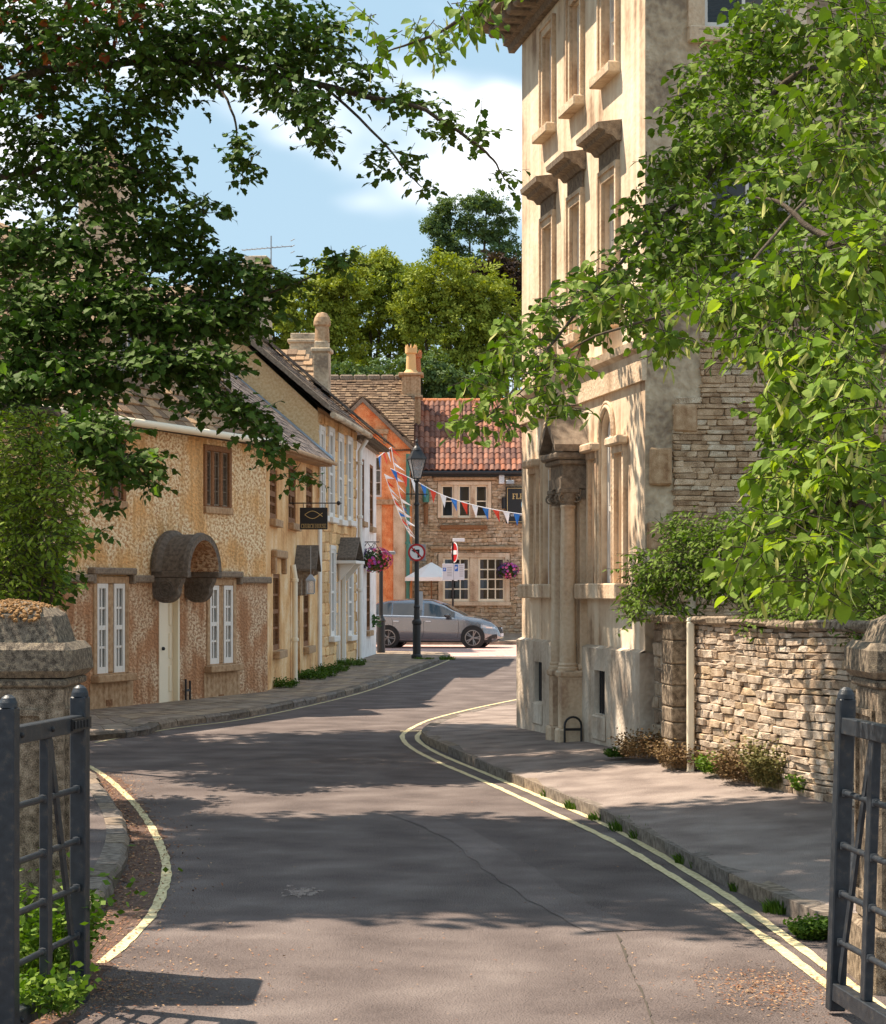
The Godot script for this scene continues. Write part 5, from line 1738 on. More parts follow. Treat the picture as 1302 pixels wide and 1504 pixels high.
	# crowning cornice on blocks, returned at both ends
	var co := MB.new()
	moulding(co, [Vector2(0, 9.28), Vector2(0.08, 9.28), Vector2(0.1, 9.36), Vector2(0.16, 9.38), Vector2(0.16, 9.52), Vector2(0.52, 9.54), Vector2(0.54, 9.68), Vector2(0.62, 9.78), Vector2(0.62, 9.84), Vector2(0.0, 9.95)], -0.5, L + 0.3)
	for i in 17:
		var x := -0.12 + i * 0.4
		co.bev(Vector3(x, 9.37, 0.1), Vector3(x + 0.17, 9.53, 0.44), 0.03)
	for i in 6:
		co.bev(Vector3(-0.42, 9.37, -0.35 - i * 0.4), Vector3(0.0, 9.53, -0.18 - i * 0.4), 0.03)
	co.bev(Vector3(-0.53, 9.54, -D), Vector3(-0.02, 9.8, 0.5), 0.04)
	part(o, "cornice", co, M.dark_stone)
	var rf := MB.new()
	rf.hexa([Vector3(-0.3, 9.9, -D), Vector3(L + 0.1, 9.9, -D), Vector3(0.8, 11.6, -D + 3), Vector3(L - 0.6, 11.6, -D + 3), Vector3(-0.3, 9.9, 0.3), Vector3(L + 0.1, 9.9, 0.3), Vector3(0.8, 11.6, -3), Vector3(L - 0.6, 11.6, -3)])
	part(o, "roof", rf, M.dark_slate)
	# porch
	var po := MB.new()
	for x in [uF, uN - 0.2]:
		po.bev(Vector3(x - 0.01, 0.0, 0.0), Vector3(x + 0.21, 0.32, 0.36), 0.02)
		po.bev(Vector3(x + 0.01, 0.32, 0.0), Vector3(x + 0.19, 0.92, 0.32), 0.01)
		po.bev(Vector3(x - 0.01, 0.92, 0.0), Vector3(x + 0.21, 1.0, 0.35), 0.02)
		po.lathe(Vector3(x + 0.1, 1.0, 0.22), [Vector2(0.12, 0), Vector2(0.12, 0.03), Vector2(0.105, 0.045), Vector2(0.115, 0.07), Vector2(0.098, 0.09), Vector2(0.094, 0.7), Vector2(0.082, 1.9), Vector2(0.094, 1.93), Vector2(0.082, 1.95)], 18)
		po.box(Vector3(x + 0.03, 1.0, -0.02), Vector3(x + 0.17, 3.13, 0.09))
		po.bev(Vector3(x, 1.0, -0.02), Vector3(x + 0.2, 1.08, 0.11), 0.02)
	var pn := part(o, "porch", po, M.facade_trim)
	for x in [uF + 0.1, uN - 0.1]:
		var cap := MB.new()
		cap.bev(Vector3(x - 0.12, 3.08, 0.1), Vector3(x + 0.12, 3.14, 0.34), 0.012)
		for sx in [-1, 1]:
			for sz in [-1, 1]:
				var path := []
				for q in 15:
					var ang := q * 0.62
					var rr := 0.055 * (1.0 - q / 17.0)
					path.append(Vector3(x + sx * (0.08 + sin(ang) * rr * 0.5), 3.02 + cos(ang) * rr, 0.22 + sz * (0.085 + sin(ang) * rr)))
				cap.tube(path, [0.02, 0.018, 0.012], 6)
		cap.lathe(Vector3(x, 2.93, 0.22), [Vector2(0.08, 0), Vector2(0.1, 0.06), Vector2(0.12, 0.15)], 14)
		cap.bev(Vector3(x - 0.08, 3.0, -0.02), Vector3(x + 0.08, 3.14, 0.09), 0.02)
		part(pn, "capital", cap, M.dark_stone)
	var en := MB.new()
	en.box(Vector3(uF + 0.0, 3.14, 0.0), Vector3(uN, 3.26, 0.32))
	en.box(Vector3(uF + 0.02, 3.26, 0.0), Vector3(uN - 0.02, 3.42, 0.3))
	en.bev(Vector3(uF - 0.04, 3.42, 0.0), Vector3(uN + 0.04, 3.48, 0.36), 0.015)
	en.bev(Vector3(uF - 0.08, 3.48, 0.0), Vector3(uN + 0.08, 3.56, 0.41), 0.02)
	var ap := (uF + uN) / 2
	var hw := (uN - uF) / 2
	en.prism([Vector2(uF - 0.02, 3.56), Vector2(uN + 0.02, 3.56), Vector2(ap, 3.86)], 0.0, 0.3)
	for s in [-1.0, 1.0]:
		var xe: float = ap + s * (hw + 0.09)
		en.hexa([Vector3(xe, 3.57, 0.0), Vector3(ap, 3.9, 0.0), Vector3(xe, 3.65, 0.0), Vector3(ap, 4.0, 0.0), Vector3(xe, 3.57, 0.42), Vector3(ap, 3.9, 0.42), Vector3(xe, 3.65, 0.42), Vector3(ap, 4.0, 0.42)])
	part(pn, "pediment", en, M.dark_stone)
	var dm := MB.new()
	dm.box(Vector3(dr.position.x, 0.3, -0.2), Vector3(dr.end.x, dr.end.y, -0.15))
	dm.box(Vector3(dr.position.x - 0.1, 0.0, -0.2), Vector3(dr.end.x + 0.1, 0.3, 0.3))
	part(o, "door", dm, M.brown_frame)
	# boot scraper
	var bs := MB.new()
	var bx := uN + 0.08
	var arc := []
	for q in 9:
		arc.append(Vector3(bx, 0.36 + sin(PI * q / 8.0) * 0.1, 0.2 - cos(PI * q / 8.0) * 0.1))
	bs.tube([Vector3(bx, 0.05, 0.1), Vector3(bx, 0.36, 0.1)], [0.014], 5)
	bs.tube([Vector3(bx, 0.05, 0.3), Vector3(bx, 0.36, 0.3)], [0.014], 5)
	bs.tube(arc, [0.014], 5)
	bs.box(Vector3(bx - 0.01, 0.3, 0.1), Vector3(bx + 0.01, 0.33, 0.3))
	part(o, "boot_scraper", bs, M.iron)
	# near side wall: exposed rubble below, grey render above, two windows
	var sg := MB.new()
	var w1 := Rect2(0.68, 5.06, 0.95, 1.5)
	var w2 := Rect2(0.64, 7.92, 0.95, 1.3)
	sg.wall(0, D, 0, top + 0.1, [w1, w2], 0, 0.2)
	var side := part(o, "gable_wall", sg, M.grey_render)
	side.transform = Transform3D(Basis(Vector3(0, 0, -1), Vector3.UP, Vector3(1, 0, 0)), Vector3(L, 0, 0))
	lay_stones(side, 0.3, 3.2, 1.5, 4.75, 0.045, [Rect2(0.3, 1.5, 0.25, 0.9), Rect2(0.3, 4.0, 0.3, 0.8)], Vector2(0.035, 0.085), Vector2(0.08, 0.36), 0.1, variants(M.rubble, [Color(1.0, 0.95, 0.88), Color(0.86, 0.79, 0.71), Color(0.95, 0.88, 0.79), Color(1.0, 0.99, 0.95)]), 300, 0.02)
	for k in [[0.02, 2.35, 0.6, 0.32], [0.3, 3.62, 0.26, 0.3], [0.05, 1.8, 0.4, 0.3], [0.68, 2.3, 0.5, 0.24], [0.04, 3.05, 0.24, 0.4]]:
		var q := MB.new()
		q.bev(Vector3(k[0], k[1], 0.0), Vector3(k[0] + k[2], k[1] + k[3], 0.075), 0.02, 0.01, rng)
		part(side, "quoin", q, M.dressed)
	for r: Rect2 in [w1, w2]:
		window(side, r, -0.12, 2, 2, M.white_paint, 0.07, 0.035, true)
		sill(side, r, 0, 0.12, M.facade_trim, 0.16, 0.18)
		var jb := MB.new()
		jb.box(Vector3(r.position.x - 0.18, r.position.y, 0.0), Vector3(r.position.x, r.end.y + 0.15, 0.05))
		jb.box(Vector3(r.end.x, r.position.y, 0.0), Vector3(r.end.x + 0.18, r.end.y + 0.15, 0.05))
		part(side, "window_surround", jb, M.facade_trim)

func make_boundary_wall() -> void:
	var a := Vector3(2.42, 0, -21.0)
	var b := Vector3(3.27, 0, -17.2)
	var t := frame_of(a, b)
	var L := 6.2
	var o := thing("boundary_wall", "low dry stone boundary wall of thin limestone courses along the pavement", "wall", t)
	var bk := MB.new()
	bk.box(Vector3(0.03, 0.0, -0.42), Vector3(L, 1.6, -0.06))
	part(o, "wall_core", bk, M.mortar)
	lay_stones(o, 0.0, L, 0.16, 1.63, 0.03, [], Vector2(0.036, 0.085), Vector2(0.1, 0.4), 0.13, variants(M.rubble, [Color(0.97, 0.95, 0.93), Color(0.84, 0.8, 0.76), Color(1.0, 0.99, 0.98), Color(0.92, 0.88, 0.83), Color(0.88, 0.86, 0.84), Color(0.95, 0.9, 0.82)]), 300, 0.02)
	var x := 0.0
	while x < L:
		var w := rng.randf_range(0.45, 0.9)
		var c := MB.new()
		c.bev(Vector3(x, 1.62, -0.5), Vector3(minf(x + w - 0.01, L), 1.69 + rng.randf_range(-0.01, 0.015), 0.09), 0.02, 0.01, rng)
		part(o, "coping_stone", c, M.pier)
		x += w
	# rough return between the wall and the town house, with its pier and a white-painted post
	var t2 := frame_of(Vector3(2.2, 0, -22.98), Vector3(2.4, 0, -21.02))
	var p := thing("wall_pier", "grey-brown stone pier and rendered wall end beside the pale town house", "wall", t2)
	var m := MB.new()
	m.box(Vector3(0.0, 0.0, -0.5), Vector3(1.97, 1.62, -0.04))
	part(p, "wall_core", m, M.plinth)
	lay_stones(p, 0.05, 1.3, 0.2, 1.6, 0.0, [], Vector2(0.1, 0.18), Vector2(0.2, 0.5), 0.12, variants(M.rubble, [Color(0.85, 0.82, 0.78), Color(0.72, 0.68, 0.64), Color(0.95, 0.92, 0.88)]), 300)
	var pr := MB.new()
	var y := 0.15
	while y < 1.6:
		var h := rng.randf_range(0.12, 0.24)
		pr.bev(Vector3(1.5, y, -0.3), Vector3(1.96, minf(y + h - 0.006, 1.64), 0.2), 0.012, 0.005, rng)
		y += h
	part(p, "pier", pr, M.pier)
	var cpn := MB.new()
	cpn.bev(Vector3(-0.02, 1.62, -0.55), Vector3(1.97, 1.7, 0.24), 0.02)
	part(p, "coping_stone", cpn, M.pier)
	var ps := MB.new()
	var e := pt(1014.5, 0, 20.85)
	ps.bev(Vector3(e.x - 0.033, 0.18, -20.9), Vector3(e.x + 0.033, 1.64, -20.8), 0.008)
	ps.lathe(Vector3(e.x, 1.63, -20.85), [Vector2(0.03, 0), Vector2(0.04, 0.02), Vector2(0.03, 0.05), Vector2(0, 0.06)], 8)
	one("white_post", "cream-painted slim post standing against the end of the boundary wall", "post", ps, M.cream_paint)

func make_gate_piers() -> void:
	for k in [[-2.47, -1.87, 10.7, "weathered square gate pier with moss-topped cap behind the left gate"], [2.1, 2.7, 10.5, "weathered square gate pier with grey cap behind the right gate"]]:
		var o := thing("gate_pier", k[3], "gate pier", Transform3D(Basis(), Vector3((k[0] + k[1]) / 2, 0, -k[2] - 0.3)))
		var m := MB.new()
		var z := 0.3
		var w := 0.3
		m.bev(Vector3(-w - 0.04, -0.02, -z - 0.04), Vector3(w + 0.04, 0.3, z + 0.04), 0.02)
		m.bev(Vector3(-w, 0.3, -z), Vector3(w, 1.47, z), 0.015)
		var sh := part(o, "shaft", m, M.pier)
		for side in 4:
			var pm := MB.new()
			pm.T = Transform3D(Basis(Vector3.UP, side * PI / 2), Vector3.ZERO)
			for e in [[-0.22, 0.42, -0.19, 1.36], [0.19, 0.42, 0.22, 1.36], [-0.19, 0.42, 0.19, 0.45], [-0.19, 1.33, 0.19, 1.36]]:
				pm.box(Vector3(e[0], e[1], z - 0.01), Vector3(e[2], e[3], z + 0.02))
			part(sh, "panel_moulding", pm, M.pier)
		var c := MB.new()
		c.bev(Vector3(-w - 0.02, 1.47, -z - 0.02), Vector3(w + 0.02, 1.51, z + 0.02), 0.01)
		c.bev(Vector3(-w - 0.05, 1.515, -z - 0.05), Vector3(w + 0.05, 1.69, z + 0.05), 0.035, 0.006, rng)
		part(o, "cap", c, M.lichen_cap)
		# worn pyramidal top stone
		var s := MB.new()
		var g := FastNoiseLite.new()
		g.frequency = 3.0
		var N := 12
		var grid := []
		for i in N + 1:
			var row := []
			for j in N + 1:
				var u := (i / float(N) - 0.5) * 2
				var v := (j / float(N) - 0.5) * 2
				var e := maxf(absf(u), absf(v))
				var hh := (0.17 if k[0] < 0 else 0.13) * pow(1.0 - pow(e, 5.0), 0.5) + 0.05 * (1.0 - e) + 0.02 * g.get_noise_2d(u * 2 + k[0], v * 2)
				row.append(Vector3(u * (w - 0.02), 1.68 + (hh if e < 0.999 else 0.0), v * (z - 0.02)))
			grid.append(row)
		for i in N:
			for j in N:
				s.quad(grid[i][j], grid[i][j + 1], grid[i + 1][j + 1], grid[i + 1][j])
		part(o, "top_stone", s, M.lichen_cap)
		if k[0] < 0:
			var ms := MB.new()
			for q in 700:
				var u := rng.randf_range(-1, 0.6)
				var v := rng.randf_range(-0.9, 0.9)
				var e := maxf(absf(u), absf(v))
				var y := 1.68 + 0.17 * pow(1.0 - pow(e, 5.0), 0.5) + 0.05 * (1 - e)
				ms.bev(Vector3(u * w - 0.008, y - 0.012, v * z - 0.008), Vector3(u * w + 0.008, y + 0.004, v * z + 0.008), 0.003, 0.005, rng)
			part(o, "moss", ms, plain(rgb(140, 104, 62), 0.95), "stuff")

func make_gates() -> void:
	for k in [[Vector3(-1.845, 0, -9.25), Vector3(-1.70, 0, -10.2), 0.0, "dark blue-grey metal gate leaf standing open before the mossy pier"], [Vector3(1.90, 0, -9.1), Vector3(1.80, 0, -10.0), 0.035, "dark grey metal gate leaf leaning open beside the double yellow lines"]]:
		var t := frame_of(k[0], k[1])
		t.basis = t.basis * Basis(Vector3(1, 0, 0), k[2])
		var W: float = (k[0] as Vector3).distance_to(k[1])
		var o := thing("metal_gate", k[3], "gate", t)
		for x in [0.0, W]:
			var m := MB.new()
			m.bev(Vector3(x - 0.038, 0.02, -0.038), Vector3(x + 0.038, 1.45, 0.038), 0.006)
			m.lathe(Vector3(x, 1.45, 0), [Vector2(0.041, 0), Vector2(0.039, 0.02), Vector2(0.03, 0.04), Vector2(0.015, 0.052), Vector2(0, 0.055)], 14)
			part(o, "stile", m, M.gate)
		var md := MB.new()
		md.bev(Vector3(W * 0.5 - 0.034, 0.15, -0.02), Vector3(W * 0.5 + 0.034, 1.29, 0.02), 0.004)
		part(o, "stile", md, M.gate)
		for y in [[0.07, 0.15], [1.29, 1.365]]:
			var r := MB.new()
			r.bev(Vector3(0.038, y[0], -0.03), Vector3(W - 0.038, y[1], 0.03), 0.004)
			part(o, "rail", r, M.gate)
		for y in [1.02, 0.78, 0.56, 0.34]:
			var b := MB.new()
			b.tube([Vector3(0.03, y, 0), Vector3(W - 0.03, y, 0)], [0.0145], 10)
			part(o, "bar", b, M.gate)
			var nb := MB.new()
			for x in [0.05, W * 0.5 - 0.045, W * 0.5 + 0.045, W - 0.05]:
				nb.lathe(Vector3(x, y - 0.02, 0), [Vector2(0, 0), Vector2(0.018, 0.004), Vector2(0.02, 0.02), Vector2(0.018, 0.036), Vector2(0, 0.04)], 8)
			part(o, "boss", nb, M.gate)
		var d := MB.new()
		var p0 := Vector3(W * 0.5 + 0.05, 1.27, 0)
		var p1 := Vector3(W - 0.06, 0.16, 0)
		var dd := (p1 - p0).normalized()
		var sd := Vector3(-dd.y, dd.x, 0) * 0.022
		d.hexa([p0 - sd - Vector3(0, 0, 0.008), p0 + sd - Vector3(0, 0, 0.008), p1 - sd - Vector3(0, 0, 0.008), p1 + sd - Vector3(0, 0, 0.008), p0 - sd + Vector3(0, 0, 0.008), p0 + sd + Vector3(0, 0, 0.008), p1 - sd + Vector3(0, 0, 0.008), p1 + sd + Vector3(0, 0, 0.008)])
		part(o, "brace", d, M.gate)
		var lt := MB.new()
		lt.box(Vector3(W - 0.22, 1.3, 0.031), Vector3(W + 0.05, 1.355, 0.04))
		for q in 5:
			lt.tube([Vector3(W - 0.2 + q * 0.045, 1.31, 0.045), Vector3(W - 0.2 + q * 0.045, 1.345, 0.045)], [0.009], 6)
		part(o, "latch_plate", lt, M.iron)
		for y in [0.11, 1.327]:
			for x in [0.08, W * 0.5, W - 0.08]:
				var bt := MB.new()
				bt.T = Transform3D(Basis(Vector3.RIGHT, PI / 2), Vector3(x, y, 0.03))
				bt.lathe(Vector3.ZERO, [Vector2(0.013, 0), Vector2(0.012, 0.008), Vector2(0.006, 0.013), Vector2(0, 0.014)], 8)
				part(o, "bolt", bt, M.iron)

# ---------------------------------------------------------------- car
func curve(table: Array, x: float) -> float:
	for i in table.size() - 1:
		if x <= table[i + 1][0]:
			var f: float = clampf((x - table[i][0]) / (table[i + 1][0] - table[i][0]), 0, 1)
			return lerpf(table[i][1], table[i + 1][1], f * f * (3 - 2 * f) * 0.5 + f * 0.5)
	return table[-1][1]

const ROOF := [[0.0, 0.88], [0.06, 1.06], [0.2, 1.26], [0.5, 1.46], [1.0, 1.54], [1.6, 1.565], [2.2, 1.53], [2.6, 1.42], [3.0, 1.2], [3.38, 1.02], [3.8, 0.95], [4.15, 0.84], [4.34, 0.7], [4.42, 0.5]]
const BELT := [[0.0, 0.88], [0.1, 0.99], [0.5, 1.02], [1.6, 1.0], [3.0, 0.93], [3.38, 0.93], [3.8, 0.88], [4.15, 0.78], [4.34, 0.64], [4.42, 0.46]]
const WIDE := [[0.0, 0.7], [0.15, 0.82], [0.5, 0.89], [1.5, 0.9], [3.4, 0.9], [3.9, 0.87], [4.2, 0.78], [4.36, 0.66], [4.42, 0.5]]
const LOW := [[0.0, 0.42], [0.15, 0.3], [0.5, 0.24], [3.6, 0.22], [4.2, 0.22], [4.42, 0.3]]

func section(x: float) -> Array:   # half outline of the car at x, from the sill to the middle of the roof
	var w := curve(WIDE, x)
	var t := curve(ROOF, x)
	var b := minf(curve(BELT, x), t - 0.005)
	var l := curve(LOW, x)
	var cabin := clampf((t - b) / 0.5, 0.0, 1.0)
	var wr := lerpf(w * 0.82, 0.6, cabin)
	return [Vector2(w * 0.9, l), Vector2(w * 0.985, l + 0.07), Vector2(w, lerpf(l, b, 0.45)), Vector2(w * 0.97, lerpf(l, b, 0.72)), Vector2(w * 0.985, b - 0.06), Vector2(w * 0.94, b), Vector2(lerpf(w * 0.9, wr + 0.06, cabin), lerpf(b, t, 0.82)), Vector2(wr * 0.93, t - 0.03 * cabin - 0.004), Vector2(wr * 0.5, t + 0.002), Vector2(0, t + 0.012)]

func side_z(x: float, y: float) -> float:
	var s := section(x)
	for i in s.size() - 1:
		if y <= s[i + 1].y:
			return lerpf(s[i].x, s[i + 1].x, clampf((y - s[i].y) / maxf(s[i + 1].y - s[i].y, 0.001), 0, 1))
	return 0.0

func sheet(mb: MB, P: Array) -> void:   # a grid of points drawn smooth
	var R := P.size()
	var C: int = P[0].size()
	var nn := []
	for i in R:
		var row := []
		for j in C:
			var a: Vector3 = P[mini(i + 1, R - 1)][j] - P[maxi(i - 1, 0)][j]
			var b: Vector3 = P[i][mini(j + 1, C - 1)] - P[i][maxi(j - 1, 0)]
			row.append(a.cross(b).normalized())
		nn.append(row)
	for i in R - 1:
		for j in C - 1:
			mb.tri_n(P[i][j], P[i + 1][j], P[i + 1][j + 1], nn[i][j], nn[i + 1][j], nn[i + 1][j + 1])
			mb.tri_n(P[i][j], P[i + 1][j + 1], P[i][j + 1], nn[i][j], nn[i + 1][j + 1], nn[i][j + 1])

func side_patch(mb: MB, xs: Array, y0: Callable, y1: Callable, side: float, off: float) -> void:
	var P := []
	for x: float in xs:
		var row := []
		for j in 4:
			var y := lerpf(y0.call(x), y1.call(x), j / 3.0)
			row.append(Vector3(x, y, side * (side_z(x, y) + off)))
		if side < 0:
			row.reverse()
		P.append(row)
	sheet(mb, P)

func span(a: float, b: float, n: int) -> Array:
	var r := []
	for i in n + 1:
		r.append(lerpf(a, b, float(i) / n))
	return r

func make_car() -> void:
	var t := Transform3D(Basis(Vector3.UP, -0.15).scaled_local(Vector3.ONE * 1.05), Vector3(-2.62, 0.0, -73.9))
	var o := thing("silver_car", "silver-grey hatchback car waiting across the end of the street", "car", t)
	var paint := plain(rgb(134, 136, 141), 0.22, 0.75)
	paint.clearcoat_enabled = true
	paint.clearcoat = 1.0
	paint.clearcoat_roughness = 0.05
	var black := plain(rgb(22, 22, 24), 0.45)
	var chrome := plain(rgb(200, 200, 204), 0.15, 0.9)
	var tint_glass := plain(rgb(30, 36, 40), 0.05)
	tint_glass.metallic_specular = 0.7
	var body := MB.new()
	var xs := span(0.0, 4.42, 70)
	for s in [1.0, -1.0]:
		var P := []
		for x: float in xs:
			var row := []
			for q: Vector2 in section(x):
				row.append(Vector3(x, q.y, s * q.x))
			if s < 0:
				row.reverse()
			P.append(row)
		sheet(body, P)
	for x: float in [0.0, 4.42]:
		var sc := section(x)
		for i in sc.size() - 1:
			body.quad(Vector3(x, sc[i].y, -sc[i].x), Vector3(x, sc[i].y, sc[i].x), Vector3(x, sc[i + 1].y, sc[i + 1].x), Vector3(x, sc[i + 1].y, -sc[i + 1].x))
	part(o, "body", body, paint)
	var under := MB.new()
	under.box(Vector3(0.3, 0.18, -0.8), Vector3(4.2, 0.3, 0.8))
	part(o, "underbody", under, black)
	for s in [1.0, -1.0]:
		for g in [[0.42, 0.98, "window"], [1.02, 1.96, "window"], [2.03, 3.02, "window"]]:
			var gm := MB.new()
			side_patch(gm, span(g[0], g[1], 12), func(x: float) -> float: return minf(curve(BELT, x) + 0.035, curve(ROOF, x) - 0.09), func(x: float) -> float: return maxf(minf(lerpf(curve(BELT, x), curve(ROOF, x), 0.8), 1.42), minf(curve(BELT, x) + 0.036, curve(ROOF, x) - 0.088)), s, 0.006)
			part(o, g[2], gm, tint_glass)
		var rail := MB.new()
		side_patch(rail, span(0.45, 3.0, 20), func(x: float) -> float: return curve(BELT, x) + 0.012, func(x: float) -> float: return curve(BELT, x) + 0.034, s, 0.008)
		part(o, "window_trim", rail, chrome)
		for x in [1.14, 2.18]:
			var h := MB.new()
			var hz := side_z(x, 0.84)
			h.bev(Vector3(x - 0.1, 0.825, s * hz - 0.025), Vector3(x + 0.1, 0.865, s * hz + 0.025), 0.012)
			part(o, "door_handle", h, chrome)
		for x in [1.0, 2.0, 3.12]:
			var sm := MB.new()
			var pth := []
			for q in 7:
				var y := lerpf(0.34, 0.95, q / 6.0)
				pth.append(Vector3(x + (0.04 * sin(q * 0.5)), y, s * (side_z(x, y) + 0.001)))
			sm.tube(pth, [0.005], 4)
			part(o, "door_seam", sm, black)
		var mi := MB.new()
		mi.bev(Vector3(2.72, 0.97, s * 1.0 - 0.09), Vector3(2.92, 1.1, s * 1.0 + 0.07), 0.045)
		mi.tube([Vector3(2.86, 0.98, s * 0.86), Vector3(2.84, 1.0, s * 0.95)], [0.03], 6)
		part(o, "wing_mirror", mi, tint(paint, rgb(70, 72, 76)))
		var hl := MB.new()
		side_patch(hl, span(3.86, 4.34, 10), func(x: float) -> float: return 0.6 + (4.34 - x) * 0.1, func(x: float) -> float: return minf(0.63 + (4.34 - x) * 0.28, curve(BELT, x) - 0.02), s, 0.008)
		var hn := part(o, "headlight", hl, plain(rgb(176, 190, 200), 0.08, 0.3))
		var inl := MB.new()
		side_patch(inl, span(4.02, 4.3, 6), func(_x: float) -> float: return 0.645, func(_x: float) -> float: return 0.675, s, 0.013)
		part(hn, "reflector", inl, chrome)
		var iv := MB.new()
		side_patch(iv, span(4.0, 4.36, 8), func(_x: float) -> float: return 0.3, func(x: float) -> float: return 0.3 + 0.14 * clampf((x - 4.0) / 0.25, 0.05, 1.0), s, 0.008)
		part(o, "air_intake", iv, black)
		var sk := MB.new()
		side_patch(sk, span(0.95, 3.2, 10), func(x: float) -> float: return curve(LOW, x), func(x: float) -> float: return curve(LOW, x) + 0.06, s, 0.012)
		part(o, "sill_trim", sk, chrome)
	# windscreen
	var ws := MB.new()
	var P := []
	for x: float in span(2.56, 3.36, 10):
		var row := []
		for q: float in span(-1.0, 1.0, 8):
			var hw: float = lerpf(0.56, 0.7, (x - 2.56) / 0.8)
			row.append(Vector3(x, curve(ROOF, x) + 0.018 - 0.03 * q * q, -q * hw))
		P.append(row)
	sheet(ws, P)
	part(o, "windscreen", ws, tint_glass)
	var gr := MB.new()
	gr.hexa([Vector3(4.3, 0.48, -0.42), Vector3(4.44, 0.48, -0.36), Vector3(4.28, 0.68, -0.5), Vector3(4.385, 0.66, -0.44), Vector3(4.3, 0.48, 0.42), Vector3(4.44, 0.48, 0.36), Vector3(4.28, 0.68, 0.5), Vector3(4.385, 0.66, 0.44)])
	var gn := part(o, "grille", gr, black)
	var em := MB.new()
	em.T = Transform3D(Basis(Vector3(0, 0, 1), -PI / 2 + 0.2), Vector3(4.43, 0.58, 0))
	em.lathe(Vector3.ZERO, [Vector2(0.075, 0), Vector2(0.075, 0.02), Vector2(0.0, 0.03)], 16)
	part(gn, "emblem", em, chrome)
	var np := MB.new()
	np.box(Vector3(4.42, 0.36, -0.26), Vector3(4.45, 0.46, 0.26))
	part(o, "number_plate", np, M.sign_white)
	# wheels
	for x in [0.88, 3.61]:
		for s in [1.0, -1.0]:
			var wz: float = s * 0.8
			var ar := MB.new()
			ar.T = Transform3D(Basis(Vector3.RIGHT, PI / 2 * s), Vector3(x, 0.35, s * (side_z(x, 0.5) - 0.03)))
			ar.lathe(Vector3.ZERO, [Vector2(0.385, 0), Vector2(0.385, 0.045), Vector2(0.36, 0.05), Vector2(0.0, 0.035)], 28)
			part(o, "wheel_arch", ar, black)
			var ty := MB.new()
			ty.T = Transform3D(Basis(Vector3.RIGHT, PI / 2 * s), Vector3(x, 0.33, wz))
			ty.lathe(Vector3.ZERO, [Vector2(0.25, -0.1), Vector2(0.32, -0.1), Vector2(0.335, -0.05), Vector2(0.335, 0.07), Vector2(0.32, 0.118), Vector2(0.245, 0.124), Vector2(0.235, 0.06), Vector2(0.0, 0.05)], 32)
			var wn := part(o, "wheel", ty, black)
			var rm := MB.new()
			rm.T = ty.T
			rm.lathe(Vector3.ZERO, [Vector2(0.235, 0.09), Vector2(0.25, 0.126), Vector2(0.225, 0.128), Vector2(0.222, 0.07)], 32)
			rm.lathe(Vector3.ZERO, [Vector2(0.05, 0.06), Vector2(0.05, 0.11), Vector2(0.0, 0.12)], 14)
			for q in 5:
				for e in [-0.16, 0.16]:
					var a: float = TAU * q / 5 + e
					var c: float = TAU * q / 5 + e * 0.5
					rm.tube([Vector3(cos(c) * 0.04, 0.1, sin(c) * 0.04), Vector3(cos(a) * 0.235, 0.115, sin(a) * 0.235)], [0.022, 0.017], 6)
			part(wn, "rim", rm, plain(rgb(150, 148, 146), 0.3, 0.8))
	# the driver: head and shoulders as one body behind the side glass
	var dv := MB.new()
	dv.T = Transform3D(Basis.from_scale(Vector3(0.8, 1, 1.0)), Vector3.ZERO)
	dv.lathe(Vector3.ZERO, [Vector2(0.18, 0), Vector2(0.2, 0.25), Vector2(0.21, 0.42), Vector2(0.17, 0.5), Vector2(0.07, 0.55), Vector2(0.06, 0.6), Vector2(0.085, 0.64), Vector2(0.095, 0.72), Vector2(0.08, 0.8), Vector2(0.04, 0.84), Vector2(0, 0.85)], 14)
	var drv := one("person", "person sitting at the wheel of the silver car", "person", dv, plain(rgb(196, 150, 130), 0.8))
	drv.transform = t * Transform3D(Basis(), Vector3(2.25, 0.55, -0.32))


# ---------------------------------------------------------------- street furniture
func disc(mb: MB, c: Vector3, r: float, z0: float, z1: float, sides := 32, inner := 0.0) -> void:
	mb.T = mb.T * Transform3D(Basis(Vector3.RIGHT, PI / 2), c)
	if inner > 0:
		mb.lathe(Vector3.ZERO, [Vector2(r, z0), Vector2(r, z1), Vector2(inner, z1), Vector2(inner, z0)], sides)
	else:
		mb.lathe(Vector3.ZERO, [Vector2(0, z0), Vector2(r, z0), Vector2(r, z1), Vector2(0, z1)], sides)
	mb.T = Transform3D()

